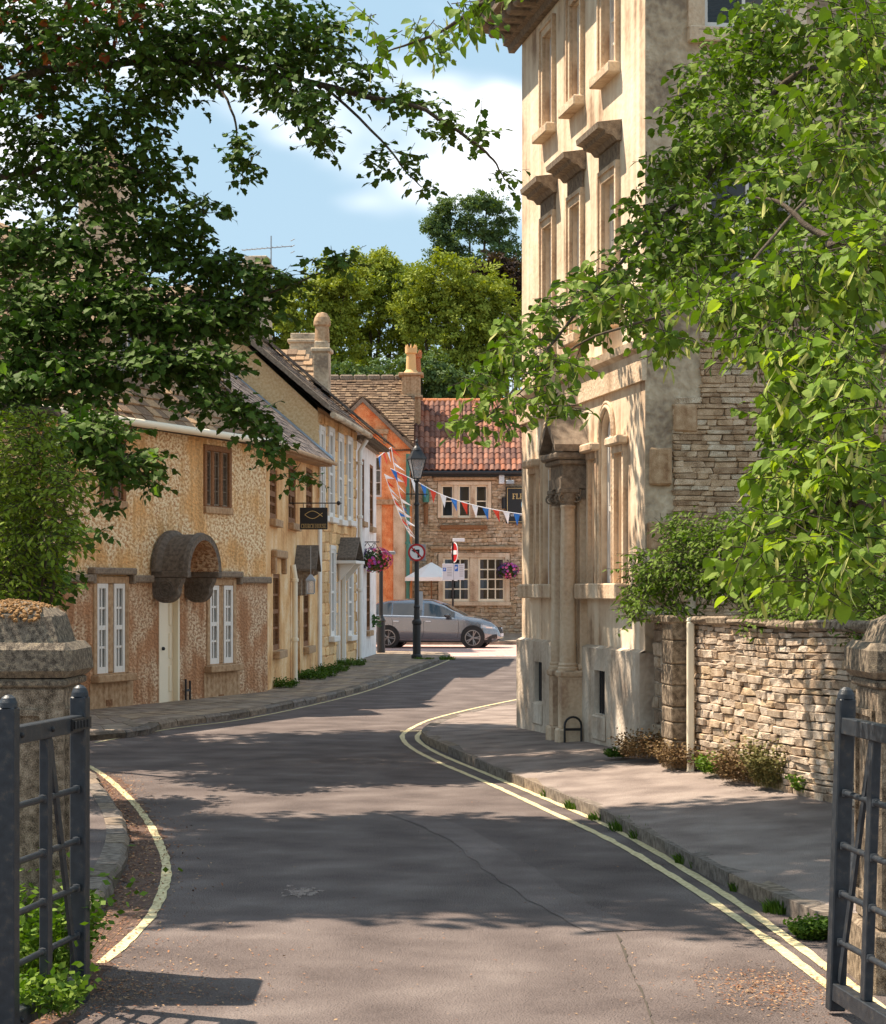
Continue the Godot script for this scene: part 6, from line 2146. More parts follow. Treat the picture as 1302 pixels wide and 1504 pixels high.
func make_street_furniture() -> void:
	var base := gp(612.5, 967, 0.1)
	var o := thing("street_lamp", "black lamp post with a four-sided glass lantern at the kerb", "street lamp", Transform3D(Basis(Vector3.UP, 0.25), base))
	var m := MB.new()
	m.lathe(Vector3.ZERO, [Vector2(0.15, 0), Vector2(0.15, 0.08), Vector2(0.11, 0.12), Vector2(0.11, 0.9), Vector2(0.13, 0.94), Vector2(0.13, 1.0), Vector2(0.085, 1.06), Vector2(0.075, 1.35), Vector2(0.09, 1.38), Vector2(0.065, 1.44), Vector2(0.055, 4.1), Vector2(0.085, 4.14), Vector2(0.055, 4.2), Vector2(0.045, 4.72), Vector2(0.09, 4.78), Vector2(0.05, 4.84)], 16)
	m.tube([Vector3(-0.3, 4.42, 0), Vector3(0.3, 4.42, 0)], [0.018], 6)
	part(o, "post", m, M.iron)
	var y0 := 4.84
	var y1 := 5.36
	var fr := MB.new()
	for i in 4:
		var a := PI / 4 + i * PI / 2
		var d := Vector3(cos(a), 0, sin(a))
		var d2 := Vector3(cos(a + PI / 2), 0, sin(a + PI / 2))
		fr.tube([d * 0.13 + Vector3(0, y0, 0), d * 0.29 + Vector3(0, y1, 0)], [0.014], 5)
		fr.tube([d * 0.29 + Vector3(0, y1, 0), d2 * 0.29 + Vector3(0, y1, 0)], [0.014], 5)
		fr.tube([d * 0.13 + Vector3(0, y0, 0), d2 * 0.13 + Vector3(0, y0, 0)], [0.014], 5)
		fr.quad(d * 0.33 + Vector3(0, y1, 0), d2 * 0.33 + Vector3(0, y1, 0), d2 * 0.12 + Vector3(0, y1 + 0.27, 0), d * 0.12 + Vector3(0, y1 + 0.27, 0))
		fr.quad(d2 * 0.33 + Vector3(0, y1 + 0.002, 0), d * 0.33 + Vector3(0, y1 + 0.002, 0), Vector3(0, y1 + 0.02, 0), Vector3(0, y1 + 0.02, 0))
	fr.lathe(Vector3(0, y1 + 0.24, 0), [Vector2(0.13, 0), Vector2(0.1, 0.06), Vector2(0.05, 0.12), Vector2(0.03, 0.2), Vector2(0.045, 0.24), Vector2(0.015, 0.3), Vector2(0, 0.42)], 12)
	var ln := part(o, "lantern", fr, M.iron)
	var gl := MB.new()
	for i in 4:
		var a := PI / 4 + i * PI / 2
		var d := Vector3(cos(a), 0, sin(a))
		var d2 := Vector3(cos(a + PI / 2), 0, sin(a + PI / 2))
		gl.quad(d * 0.125 + Vector3(0, y0, 0), d2 * 0.125 + Vector3(0, y0, 0), d2 * 0.285 + Vector3(0, y1, 0), d * 0.285 + Vector3(0, y1, 0))
	part(ln, "glass", gl, M.lamp_glass)
	var nb := MB.new()
	nb.bev(Vector3(-0.03, 1.3, -0.16), Vector3(0.2, 1.8, -0.13), 0.01)
	part(o, "notice_board", nb, plain(rgb(196, 190, 188), 0.6))

	# no left turn sign on the lamp post
	var sg := thing("turn_sign", "round red-ringed no left turn sign fixed to the lamp post", "traffic sign", Transform3D(Basis(), base + Vector3(0, (HOR - 811) / FOC * 58.0 + EYE - 0.1, 0.1)))
	var bp := MB.new()
	bp.bev(Vector3(-0.2, -0.22, -0.03), Vector3(0.24, 0.22, -0.012), 0.006)
	part(sg, "backing_plate", bp, M.sign_grey)
	var wd := MB.new()
	disc(wd, Vector3.ZERO, 0.225, -0.01, 0.0)
	part(sg, "disc", wd, M.sign_white)
	var rr := MB.new()
	disc(rr, Vector3.ZERO, 0.235, -0.01, 0.008, 32, 0.185)
	rr.T = Transform3D(Basis(Vector3(0, 0, 1), -PI / 4), Vector3.ZERO)
	rr.box(Vector3(-0.2, -0.018, 0.0), Vector3(0.2, 0.018, 0.011))
	part(sg, "red_ring", rr, M.sign_red)
	var ar := MB.new()
	ar.box(Vector3(0.02, -0.14, 0.0), Vector3(0.07, 0.03, 0.007))
	ar.box(Vector3(-0.05, 0.03, 0.0), Vector3(0.07, 0.08, 0.007))
	ar.prism([Vector2(-0.05, 0.12), Vector2(-0.14, 0.055), Vector2(-0.05, -0.01)], 0.0, 0.0065)
	part(sg, "arrow", ar, M.sign_black)

	# no entry sign with the parking plate
	var Z := 78.2
	var np := thing("parking_sign", "black sign post carrying a turned no entry disc and a pale parking plate", "traffic sign", Transform3D(Basis(), Vector3((665.5 - CX) / FOC * Z, 0.15, -Z)))
	var ps := MB.new()
	ps.tube([Vector3(0, 0, 0), Vector3(0, 3.5, 0)], [0.04], 10)
	part(np, "post", ps, M.iron)
	var cy := EYE + (HOR - 811.5) / FOC * Z - 0.15
	var nd := MB.new()
	nd.T = Transform3D(Basis(Vector3.UP, -1.23), Vector3(0.06, cy, 0.1))
	disc(nd, Vector3.ZERO, 0.34, 0.0, 0.012)
	var ndn := part(np, "no_entry_disc", nd, M.sign_red)
	var nw := MB.new()
	nw.T = Transform3D(Basis(Vector3.UP, -1.23), Vector3(0.06, cy, 0.1))
	nw.box(Vector3(-0.27, -0.075, 0.0), Vector3(0.27, 0.075, 0.02))
	part(ndn, "white_bar", nw, M.sign_white)
	var rim := MB.new()
	rim.T = Transform3D(Basis(Vector3.UP, -1.23), Vector3(0.06, cy, 0.1))
	disc(rim, Vector3.ZERO, 0.36, -0.004, 0.014, 32, 0.335)
	part(ndn, "white_rim", rim, M.sign_white)
	var s := Z / FOC
	var px := func(p: float) -> float: return (p - 665.5) * s
	var py := func(p: float) -> float: return EYE + (HOR - p) * s - 0.15
	var pl := MB.new()
	pl.bev(Vector3(px.call(650), py.call(852), 0.05), Vector3(px.call(666.5), py.call(828), 0.08), 0.008)
	pl.bev(Vector3(px.call(666.8), py.call(852), 0.05), Vector3(px.call(682.5), py.call(828), 0.08), 0.008)
	var pn := part(np, "parking_plate", pl, plain(rgb(200, 206, 214), 0.5))
	var bl := MB.new()
	bl.box(Vector3(px.call(650.8), py.call(839), 0.078), Vector3(px.call(655.5), py.call(834), 0.084))
	bl.box(Vector3(px.call(668), py.call(839), 0.078), Vector3(px.call(673), py.call(829.5), 0.084))
	part(pn, "blue_square", bl, M.sign_blue)
	lettering(pn, "P", 0.07, 0.1, Transform3D(Basis(), Vector3((px.call(668) + px.call(673)) / 2, (py.call(839) + py.call(829.5)) / 2, 0.086)), M.sign_white, "Droid Sans", true)
	lettering(pn, "P", 0.05, 0.07, Transform3D(Basis(), Vector3((px.call(650.8) + px.call(655.5)) / 2, (py.call(839) + py.call(834)) / 2, 0.086)), M.sign_white, "Droid Sans", true)
	var pt_ := MB.new()
	for i in 6:
		pt_.box(Vector3(px.call(657), py.call(834 + i * 2.4), 0.078), Vector3(px.call(664), py.call(833.2 + i * 2.4), 0.083))
		pt_.box(Vector3(px.call(675), py.call(831.5 + i * 3.0), 0.078), Vector3(px.call(681), py.call(830.6 + i * 3.0), 0.083))
	part(pn, "small_print", pt_, M.sign_grey)
	var fp := MB.new()
	fp.T = Transform3D(Basis(Vector3.UP, 0.2), Vector3(0, py.call(793), 0))
	fp.bev(Vector3(-0.02, -0.06, 0.04), Vector3(0.42, 0.06, 0.06), 0.006)
	part(np, "direction_plate", fp, M.sign_white)

	# short black post with a grey arm before the white house
	var pb := gp(560, 958.5, 0.1)
	var po := thing("signpost", "slim black post with a flat grey arm beside the white house", "signpost", Transform3D(Basis(), pb))
	var pm := MB.new()
	pm.lathe(Vector3.ZERO, [Vector2(0.12, 0), Vector2(0.12, 0.9), Vector2(0.14, 0.94), Vector2(0.09, 1.02), Vector2(0.06, 1.1), Vector2(0.055, 2.95), Vector2(0.08, 2.98), Vector2(0, 3.05)], 14)
	part(po, "post", pm, M.iron)
	var pa := MB.new()
	pa.bev(Vector3(-0.05, 2.88, -0.35), Vector3(0.42, 2.98, 0.35), 0.02)
	part(po, "arm", pa, M.sign_grey)

	# parasol before the inn
	var pz := 79.7
	var pc := Vector3((634.0 - CX) / FOC * pz, 0.2, -pz)
	var um := thing("parasol", "large white parasol open before the inn windows", "parasol", Transform3D(Basis(Vector3.UP, 0.35), pc))
	var top := EYE + (HOR - 825.5) / FOC * pz - 0.2
	var cv := MB.new()
	for i in 8:
		var a := TAU * i / 8
		var b := TAU * (i + 1) / 8
		var p := Vector3(cos(a) * 1.02, top - 0.56, sin(a) * 1.02)
		var q := Vector3(cos(b) * 1.02, top - 0.56, sin(b) * 1.02)
		var ap := Vector3(0, top, 0)
		cv.tri(ap, q, p)
		cv.quad(p, q, q - Vector3(0, 0.13, 0), p - Vector3(0, 0.13, 0))
	part(um, "canopy", cv, M.canvas)
	var pp := MB.new()
	pp.tube([Vector3(0, 0, 0), Vector3(0, top + 0.1, 0)], [0.025], 8)
	pp.lathe(Vector3.ZERO, [Vector2(0.28, 0), Vector2(0.28, 0.06), Vector2(0.06, 0.12)], 14)
	part(um, "pole", pp, M.brown_frame)
	var rbs := MB.new()
	for i in 8:
		var a := TAU * i / 8
		rbs.tube([Vector3(0, top - 0.03, 0), Vector3(cos(a) * 1.0, top - 0.58, sin(a) * 1.0)], [0.01], 4)
	part(um, "rib", rbs, M.brown_frame)

	flower_basket(pt(551, 822, 59.4), 0.42, Vector3(-2.2, 0, -59.4), "overflowing hanging basket of pink and purple flowers on the white house", true)
	flower_basket(pt(746, 838, 80.55), 0.36, Vector3(0, 0, 0), "hanging basket of magenta and violet flowers on the inn wall", false)
	# plant at the white house's window
	var wb := MB.new()
	for i in 120:
		var p := pt(547, 914, 61.8) + Vector3(rng.randf_range(-0.15, 0.2), rng.randf_range(-0.12, 0.18), rng.randf_range(-0.35, 0.35))
		wb.col = Color(0.05, 0.1, 0.03) * rng.randf_range(0.7, 1.5)
		var d := Vector3(rng.randf_range(-1, 1), rng.randf_range(-0.5, 1), rng.randf_range(-1, 1)).normalized() * 0.1
		var e := d.cross(Vector3(rng.randf(), 1, rng.randf())).normalized() * 0.05
		wb.tri(p - e, p + e, p + d)
	one("window_plant", "small green trailing plant on the white house's lower window sill", "plant", wb, M.leaf_dark)

func flower_basket(c: Vector3, r: float, _wall: Vector3, label: String, bracket: bool) -> void:
	var o := thing("flower_basket", label, "hanging basket", Transform3D(Basis(), c))
	var b := MB.new()
	b.lathe(Vector3.ZERO, [Vector2(0, -r * 0.75), Vector2(r * 0.4, -r * 0.65), Vector2(r * 0.62, -r * 0.3), Vector2(r * 0.68, 0)], 16)
	part(o, "basket", b, M.brown_frame)
	var lf := MB.new()
	for i in 420:
		var d := Vector3(rng.randfn(), rng.randfn(), rng.randfn()).normalized()
		var p := d * r * rng.randf_range(0.6, 1.0) * Vector3(1.05, 0.75, 1.05) - Vector3(0, r * 0.15 * rng.randf(), 0)
		lf.col = Color(0.05, 0.09, 0.025) * rng.randf_range(0.6, 1.6)
		var e := Vector3(rng.randfn(), rng.randfn(), rng.randfn()).normalized() * 0.07
		var g := d.cross(e).normalized() * 0.035
		lf.tri(p - g, p + g, p + e)
	part(o, "foliage", lf, M.leaf_dark, "stuff")
	var fl := MB.new()
	var cols := [Color(0.75, 0.06, 0.16), Color(0.72, 0.1, 0.34), Color(0.5, 0.12, 0.5), Color(0.1, 0.06, 0.16), Color(0.85, 0.2, 0.35)]
	for i in 190:
		var d := Vector3(rng.randfn(), rng.randfn() + 0.2, rng.randfn()).normalized()
		var side := clampf(d.x * 0.9 + 0.5 + rng.randf_range(-0.3, 0.3), 0, 0.99)
		fl.col = cols[3] if side < 0.25 else (cols[2] if side < 0.4 else cols[[0, 1, 4][rng.randi() % 3]]) if bracket else cols[[1, 1, 2, 4, 3][rng.randi() % 5]]
		var p := d * r * Vector3(1.12, 0.8, 1.12)
		var u := d.cross(Vector3(0.3, 1, 0.2)).normalized() * 0.045
		var w := d.cross(u).normalized() * 0.045
		for k in 5:
			var a := TAU * k / 5
			var a2 := TAU * (k + 0.8) / 5
			fl.tri(p, p + (u * cos(a) + w * sin(a)) + d * 0.015, p + (u * cos(a2) + w * sin(a2)) + d * 0.015)
	part(o, "flowers", fl, M.petal, "stuff")
	var ch := MB.new()
	for k in 3:
		var a := TAU * k / 3
		ch.tube([Vector3(cos(a), 0, sin(a)) * r * 0.66, Vector3(0, r * 1.1, 0)], [0.008], 4)
	if bracket:
		ch.tube([Vector3(-0.42, r * 1.15, 0), Vector3(0.12, r * 1.15, 0)], [0.014], 5)
		var sc := []
		for q in 12:
			sc.append(Vector3(-0.4 + q * 0.04, r * 1.15 - 0.08 + 0.06 * cos(q * 1.3), 0))
		ch.tube(sc, [0.009], 4)
	else:
		ch.tube([Vector3(0, r * 1.1, 0), Vector3(0, r * 1.1, -0.4)], [0.014], 5)
	part(o, "bracket", ch, M.iron)

func make_bunting() -> void:
	var runs := [
		[[pt(556, 671, 64.5), pt(575, 657, 65.5)], 3, 0, 0.0, "short end of bunting tied beneath the white house eaves"],
		[[pt(574, 688, 65.5), pt(606, 704, 65.7), pt(650, 727, 66.0), pt(705, 744, 66.3), pt(775, 756, 66.8), pt(835, 758, 67.2)], 17, 0, 0.0, "string of red, white and blue bunting strung across the street"],
		[[pt(575, 657, 65.5), pt(583, 705, 65.6), pt(593, 748, 65.7), pt(603, 786, 65.8)], 12, 1, 0.0, "loose bunting string of mostly white flags hanging from the eaves corner"],
		[[pt(565, 696, 65.6), pt(578, 732, 65.7), pt(590, 762, 65.75), pt(604, 788, 65.85)], 10, 1, 0.5, "second loose bunting string hanging crossed against the orange house"],
	]
	var flags := [M.flag_blue, M.flag_red, M.flag_white]
	for r in runs:
		var o := thing("bunting", r[4], "bunting", Transform3D(), "bunting over the street")
		var line := smooth_line(r[0], 8)
		var c := MB.new()
		c.tube(line, [0.012], 4)
		part(o, "cord", c, M.flag_white)
		var total := 0.0
		for i in line.size() - 1:
			total += (line[i] as Vector3).distance_to(line[i + 1])
		var pts := resample(line, total / (r[1] + 0.2))
		for i in pts.size() - 1:
			var p: Vector3 = pts[i]
			var d: Vector3 = (pts[i + 1] - p).normalized()
			var m := MB.new()
			var w := 0.22
			var drop := Vector3(rng.randf_range(0.0, 0.14), -0.38, rng.randf_range(-0.15, 0.15))
			if r[2] == 1:
				d = Vector3(0.4, -0.85, rng.randf_range(-0.3, 0.3)).normalized()
				drop = Vector3(rng.randf_range(0.1, 0.34), rng.randf_range(-0.3, -0.05), rng.randf_range(-0.2, 0.2))
				w = 0.16
			var a := p
			var b := p + d * w
			var tip := p + d * w * 0.5 + drop
			var mid := (a + b) / 2 + drop * 0.45 + Vector3(0, 0, rng.randf_range(-0.05, 0.05))
			m.tri(a, mid, b); m.tri(a, tip, mid); m.tri(mid, tip, b)
			part(o, "flag", m, flags[(i + (0 if r[2] == 0 else rng.randi() % 3)) % 3] if r[2] == 0 or rng.randf() < 0.5 else M.flag_white)

# ---------------------------------------------------------------- trees
func leaf_shape(kind: String, curl := 0.16, cup := 0.22, twist := 0.0) -> ArrayMesh:   # blade along +x from its stalk, face up, one unit long
	var half := []
	match kind:
		"lime": half = [Vector2(0.0, 0.02), Vector2(-0.07, 0.2), Vector2(0.04, 0.38), Vector2(0.28, 0.46), Vector2(0.55, 0.38), Vector2(0.8, 0.2), Vector2(1.0, 0.0)]
		"sycamore": half = [Vector2(0.0, 0.03), Vector2(-0.1, 0.3), Vector2(0.08, 0.42), Vector2(0.26, 0.54), Vector2(0.42, 0.36), Vector2(0.64, 0.38), Vector2(0.76, 0.2), Vector2(1.0, 0.0)]
		"bract": half = [Vector2(0.0, 0.03), Vector2(0.3, 0.1), Vector2(0.7, 0.11), Vector2(1.0, 0.0)]
		_: half = [Vector2(0.0, 0.03), Vector2(0.25, 0.22), Vector2(0.6, 0.2), Vector2(1.0, 0.0)]
	var mb := MB.new()
	var P := func(q: Vector2, s: float) -> Vector3: return Vector3(q.x + twist * q.y * s * 0.3, cup * absf(q.y) - curl * q.x * q.x + twist * q.x * q.y * s, q.y * s * (1.0 + twist * s * 0.25))
	for i in half.size() - 1:
		var a: Vector2 = half[i]
		var b: Vector2 = half[i + 1]
		for s in [1.0, -1.0]:
			var m0 := Vector2(clampf(a.x, 0.0, 1.0), 0)
			var m1 := Vector2(clampf(b.x, 0.0, 1.0), 0)
			var v: Array = [P.call(m0, s), P.call(m1, s), P.call(b, s), P.call(a, s)]
			if s > 0:
				mb.quad(v[3], v[2], v[1], v[0])
			else:
				mb.quad(v[0], v[1], v[2], v[3])
	mb.tube([Vector3(-0.35, 0.03, 0), Vector3(0.0, 0, 0)], [0.012], 3)
	return mb.mesh()

func clump_shape(g: RandomNumberGenerator, n: int, leaf: float) -> ArrayMesh:   # a handful of leaves within a unit ball
	var mb := MB.new()
	for i in n:
		var d := Vector3(g.randfn(), g.randfn(), g.randfn()).normalized()
		var p := d * g.randf_range(0.25, 0.9)
		var nn := (d + Vector3(0, 0.8, 0) + Vector3(g.randfn(), g.randfn(), g.randfn()) * 0.5).normalized()
		var u := nn.cross(Vector3(g.randfn(), g.randfn(), g.randfn())).normalized()
		var w := nn.cross(u) * leaf * 0.55
		u *= leaf
		mb.quad(p - u, p + w, p + u * 1.1, p - w)
	return mb.mesh()

func put_foliage(parent: Node, called: String, shape: ArrayMesh, spots: Array, m: Material) -> void:
	var mm := MultiMesh.new()
	mm.transform_format = MultiMesh.TRANSFORM_3D
	mm.use_colors = true
	mm.mesh = shape
	mm.instance_count = spots.size()
	for i in spots.size():
		mm.set_instance_transform(i, spots[i][0])
		mm.set_instance_color(i, spots[i][1])
	var o := MultiMeshInstance3D.new()
	o.multimesh = mm
	o.material_override = m
	o.name = called
	o.set_meta("kind", "stuff")
	parent.add_child(o, true)

func leaf_at(p: Vector3, d: Vector3, up: Vector3, size: float) -> Transform3D:
	var x := d.normalized()
	var z := x.cross(up).normalized()
	var y := z.cross(x)
	return Transform3D(Basis(x, y, z).scaled_local(Vector3.ONE * size), p)

# leafy twigs spread through ellipsoids [centre, radii, twigs]; each twig draws its green at random from the range of its kind, wherever it grows
func fill_leaves(blobs: Array, size: Vector2, per: int, tones: Array, droop: float, g: RandomNumberGenerator) -> Array:
	var out := []
	for b in blobs:
		var c: Vector3 = b[0]
		var r: Vector3 = b[1]
		for i in int(b[2]):
			var d := Vector3(g.randfn(), g.randfn(), g.randfn()).normalized()
			var p := c + d * r * pow(g.randf(), 0.45)
			var dir := (d * Vector3(1, 0.35, 1) + Vector3(g.randfn(), g.randfn() * 0.4 - droop, g.randfn()) * 0.7).normalized()
			var tone := g.randf()
			var tl := per * size.y * 0.6
			var tb := Basis(dir, dir.cross(Vector3(0.1, 1, 0.3)).normalized(), Vector3.ZERO)
			tb.z = tb.x.cross(tb.y)
			twig_spots.append([Transform3D(Basis(tb.x * tl, tb.y * 0.0028, tb.z * 0.0028), p - dir * per * size.y * 0.33), Color(0.05, 0.034, 0.022)])
			for k in per:
				var s := g.randf_range(size.x, size.y) * (0.55 if g.randf() < 0.18 else 1.0)
				var q := p + dir * (k - per * 0.5) * size.y * 0.55
				var side := dir.cross(Vector3.UP).normalized() * (1.0 if k % 2 else -1.0)
				var ld := (dir * 0.7 + side * g.randf_range(0.5, 1.2) + Vector3(g.randfn() * 0.25, g.randf_range(-0.9, 0.15) * (0.5 + droop), g.randfn() * 0.25)).normalized()
				var up := (Vector3.UP + Vector3(g.randfn(), g.randfn() * 0.3, g.randfn()) * 0.45).normalized()
				var t: float = clampf(tone * 0.6 + g.randf() * 0.4, 0, 0.999) * (tones.size() - 1)
				var col: Color = (tones[int(t)] as Color).lerp(tones[int(t) + 1], t - int(t))
				out.append([leaf_at(q + ld * s * 0.3, ld, up, s), col])
	return out

var twig_spots := []

func in_frame(p: Vector3) -> bool:
	if p.z > -1:
		return false
	var x := CX - p.x / p.z * FOC
	var y := HOR + (p.y - EYE) / p.z * FOC
	return x > 0 and x < 1302 and y > 0 and y < 1504

# the leaves that show largest become parts of their own, the rest one mass
func hang_leaves(parent: Node, shapes: Array, spots: Array, m: StandardMaterial3D, singles: int) -> void:
	var near := []
	var rest := []
	for s in spots:
		if singles > 0 and in_frame(s[0].origin):
			near.append(s)
		else:
			rest.append(s)
	near.sort_custom(func(a, b) -> bool: return a[0].basis.x.length() / -a[0].origin.z > b[0].basis.x.length() / -b[0].origin.z)
	var mats := {}
	for i in near.size():
		if i >= singles:
			rest.append(near[i])
			continue
		var c: Color = near[i][1]
		var key := Color(snappedf(c.r, 0.02), snappedf(c.g, 0.02), snappedf(c.b, 0.02))
		if not mats.has(key):
			var q: StandardMaterial3D = m.duplicate()
			q.vertex_color_use_as_albedo = false
			q.albedo_color = key.linear_to_srgb()
			mats[key] = q
		var o := MeshInstance3D.new()
		o.mesh = shapes[i % shapes.size()]
		o.material_override = mats[key]
		o.transform = near[i][0]
		o.name = "leaf"
		parent.add_child(o, true)
	for k in shapes.size():
		var share := []
		for i in range(k, rest.size(), shapes.size()):
			share.append(rest[i])
		put_foliage(parent, "foliage", shapes[k], share, m)
	# the twigs that carry them
	var stick := MB.new()
	stick.tube([Vector3(0, 0, 0), Vector3(1, 0, 0)], [1.0, 0.6], 4)
	put_foliage(parent, "twigs", stick.mesh(), twig_spots, M.twig_tone)
	twig_spots = []

func px_blobs(list: Array, thick: float, density: float) -> Array:   # [px, py, rx, ry, distance] measured on the photograph
	var out := []
	for b in list:
		var s: float = b[4] / FOC
		var r := Vector3(b[2] * s, b[3] * s, maxf(b[2] * s, thick))
		out.append([pt(b[0], b[1], b[4]), r, maxf(3.0, density * b[2] * b[3] / 1000.0)])
	return out

func limb(parent: Node, path: Array, r0: float, r1: float, m: Material, called := "branch") -> void:
	var line := smooth_line(path, 5)
	var rad := []
	for i in line.size():
		rad.append(lerpf(r0, r1, float(i) / (line.size() - 1)))
		if i > 0 and i < line.size() - 1:
			line[i] += Vector3(rng.randfn(), rng.randfn(), rng.randfn()) * rad[i] * 0.25
	var mb := MB.new()
	mb.tube(line, rad, 8)
	part(parent, called, mb, m)

func make_trees() -> void:
	var g := RandomNumberGenerator.new()
	g.seed = 77
	var lime_leaf := [leaf_shape("lime"), leaf_shape("lime", 0.34, 0.1, 0.25), leaf_shape("lime", -0.1, 0.45, -0.3), leaf_shape("lime", 0.5, 0.3, 0.1)]
	var syc_leaf := [leaf_shape("sycamore"), leaf_shape("sycamore", 0.4, 0.1, 0.3), leaf_shape("sycamore", 0.0, 0.4, -0.25)]
	var small_leaf := [leaf_shape("small"), leaf_shape("small", 0.4, 0.1, 0.3)]
	var bract := leaf_shape("bract")
	# --- sycamore on the left, its crown hanging before the cottage roof
	var syc := thing("sycamore_tree", "dark sycamore whose drooping crown hides the cottage roof", "tree")
	var root := Vector3(-8.2, 0, -26.5)
	limb(syc, [root, root + Vector3(0.1, 3, 0.1), root + Vector3(0.3, 6, 0), root + Vector3(0.2, 9, 0.3), root + Vector3(0.1, 12.5, 0)], 0.42, 0.1, M.bark, "trunk")
	var list := [
		[40, 60, 110, 110, 26], [170, 40, 120, 85, 25], [300, 50, 110, 75, 25], [410, 45, 90, 60, 24.5], [480, 70, 50, 50, 24.5], [250, 110, 90, 50, 25],
		[400, 120, 80, 35, 24.5], [60, 210, 110, 100, 25.5], [180, 170, 80, 60, 25], [150, 270, 90, 70, 25], [235, 250, 45, 50, 25], [290, 310, 45, 35, 24.5],
		[30, 370, 80, 100, 25], [130, 370, 90, 70, 24.5], [235, 350, 75, 45, 24.5], [310, 395, 70, 35, 24.5], [390, 415, 60, 28, 24], [60, 480, 90, 80, 24], [190, 460, 100, 65, 24], [300, 465, 80, 42, 24],
		[365, 460, 50, 30, 24], [110, 560, 90, 45, 23.5], [230, 535, 90, 38, 23.5], [320, 535, 60, 30, 23.5], [20, 570, 60, 60, 23.5], [300, 585, 55, 26, 23.5], [365, 610, 42, 28, 23.5], [395, 655, 24, 30, 23.5],
		[150, 640, 55, 38, 22.5], [205, 685, 38, 32, 22.5], [160, 690, 38, 32, 22.5], [110, 640, 45, 40, 22.5], [20, 830, 50, 60, 20], [70, 850, 32, 40, 20], [15, 740, 35, 60, 20.5], [90, 790, 26, 26, 20.5],
		[355, 230, 16, 45, 24], [470, 190, 26, 38, 24], [440, 150, 40, 28, 24], [530, 120, 40, 22, 24], [600, 150, 34, 18, 24], [650, 180, 30, 14, 24], [700, 205, 22, 14, 24], [745, 262, 10, 14, 24], [560, 235, 18, 16, 24], [600, 245, 18, 12, 24], [625, 270, 14, 8, 24], [490, 385, 38, 14, 24], [150, 745, 10, 14, 22.5], [145, 785, 14, 10, 22.5], [455, 705, 18, 10, 30], [420, 695, 10, 16, 24],
	]
	var dark := [Color(0.062, 0.11, 0.017), Color(0.074, 0.124, 0.02), Color(0.088, 0.14, 0.023)]
	var sp := fill_leaves(px_blobs(list.slice(0, 14), 0.9, 19.0) + px_blobs(list.slice(14), 0.8, 29.0), Vector2(0.06, 0.115), 7, dark, 0.35, g)
	# the rest of the crown, outside the picture, whose shade falls on the road
	var off := [[Vector3(-9.5, 10.5, -28), Vector3(2.6, 1.8, 2.2), 480], [Vector3(-7.2, 11.6, -29.5), Vector3(2.6, 1.4, 2.4), 480], [Vector3(-7.0, 11.8, -31.5), Vector3(2.2, 1.3, 1.8), 330], [Vector3(-4.8, 12.0, -29.2), Vector3(2.0, 1.2, 2.4), 380], [Vector3(-7.8, 7.8, -29.5), Vector3(1.2, 2.0, 2.0), 120]]
	sp.append_array(fill_leaves(off, Vector2(0.15, 0.22), 8, dark, 0.3, g))
	hang_leaves(syc, syc_leaf, sp, M.leaf_dark, 300)
	var fruit := []
	for i in 170:
		var s = sp[g.randi() % 3000]
		fruit.append([leaf_at(s[0].origin, Vector3(g.randfn(), -1, g.randfn()), Vector3(g.randfn(), 0.3, g.randfn()), 0.1), Color(0.28, 0.07, 0.025) * g.randf_range(0.7, 1.4)])
	put_foliage(syc, "seed_keys", syc_leaf[0], fruit, M.leaf_dark)
	for pth in [
		[root + Vector3(0.2, 6.5, 0), pt(-20, 130, 26), pt(170, 95, 25.5), pt(280, 90, 25), pt(430, 115, 24.6), pt(530, 140, 24.2), pt(610, 155, 24), pt(690, 205, 24), pt(725, 235, 24), pt(742, 265, 24)],
		[root + Vector3(0.2, 5.5, 0), pt(-30, 450, 25), pt(60, 455, 24.4), pt(150, 440, 24.2), pt(270, 440, 24), pt(380, 435, 24), pt(500, 388, 24)],
		[pt(480, 130, 24.4), pt(560, 205, 24), pt(595, 250, 24), pt(620, 275, 24)],
		[pt(250, 430, 24.1), pt(200, 520, 23.8), pt(300, 560, 23.6), pt(370, 620, 23.5), pt(405, 680, 23.5)],
		[root + Vector3(0.3, 4.0, 0.2), pt(-20, 600, 23.6), pt(90, 610, 22.8), pt(170, 660, 22.5), pt(215, 700, 22.5)],
		[pt(300, 95, 25), pt(340, 160, 24.4), pt(350, 210, 24), pt(358, 265, 24)],
		[root + Vector3(0.2, 7.5, 0), pt(-40, 260, 26), pt(90, 240, 25.4), pt(200, 250, 25), pt(300, 310, 24.6)],
		[root + Vector3(0.2, 8, 0), root + Vector3(-1.2, 9.4, 0.3), root + Vector3(-2.2, 10.2, 0.8)],
		[root + Vector3(0.2, 9, 0.3), root + Vector3(1.2, 11, -2.2), root + Vector3(1.2, 11.8, -4.2)],
		[root + Vector3(0.2, 8.6, 0.3), root + Vector3(2.2, 11, -0.6), root + Vector3(4.4, 11.5, -0.8)],
	]:
		limb(syc, pth, 0.06 if pth[0].x < -7.0 else 0.018, 0.006, M.bark)
	# --- second tree, left of the gateway and out of the picture: its shade crosses the road
	var sh := thing("roadside_tree", "leafy roadside tree beside the left gate pier, shading the road", "tree")
	var r2 := Vector3(-6.6, 0, -17.0)
	limb(sh, [r2, r2 + Vector3(0.2, 3, 0), r2 + Vector3(0.3, 6, -0.2), r2 + Vector3(1.0, 9.5, 0)], 0.35, 0.1, M.bark, "trunk")
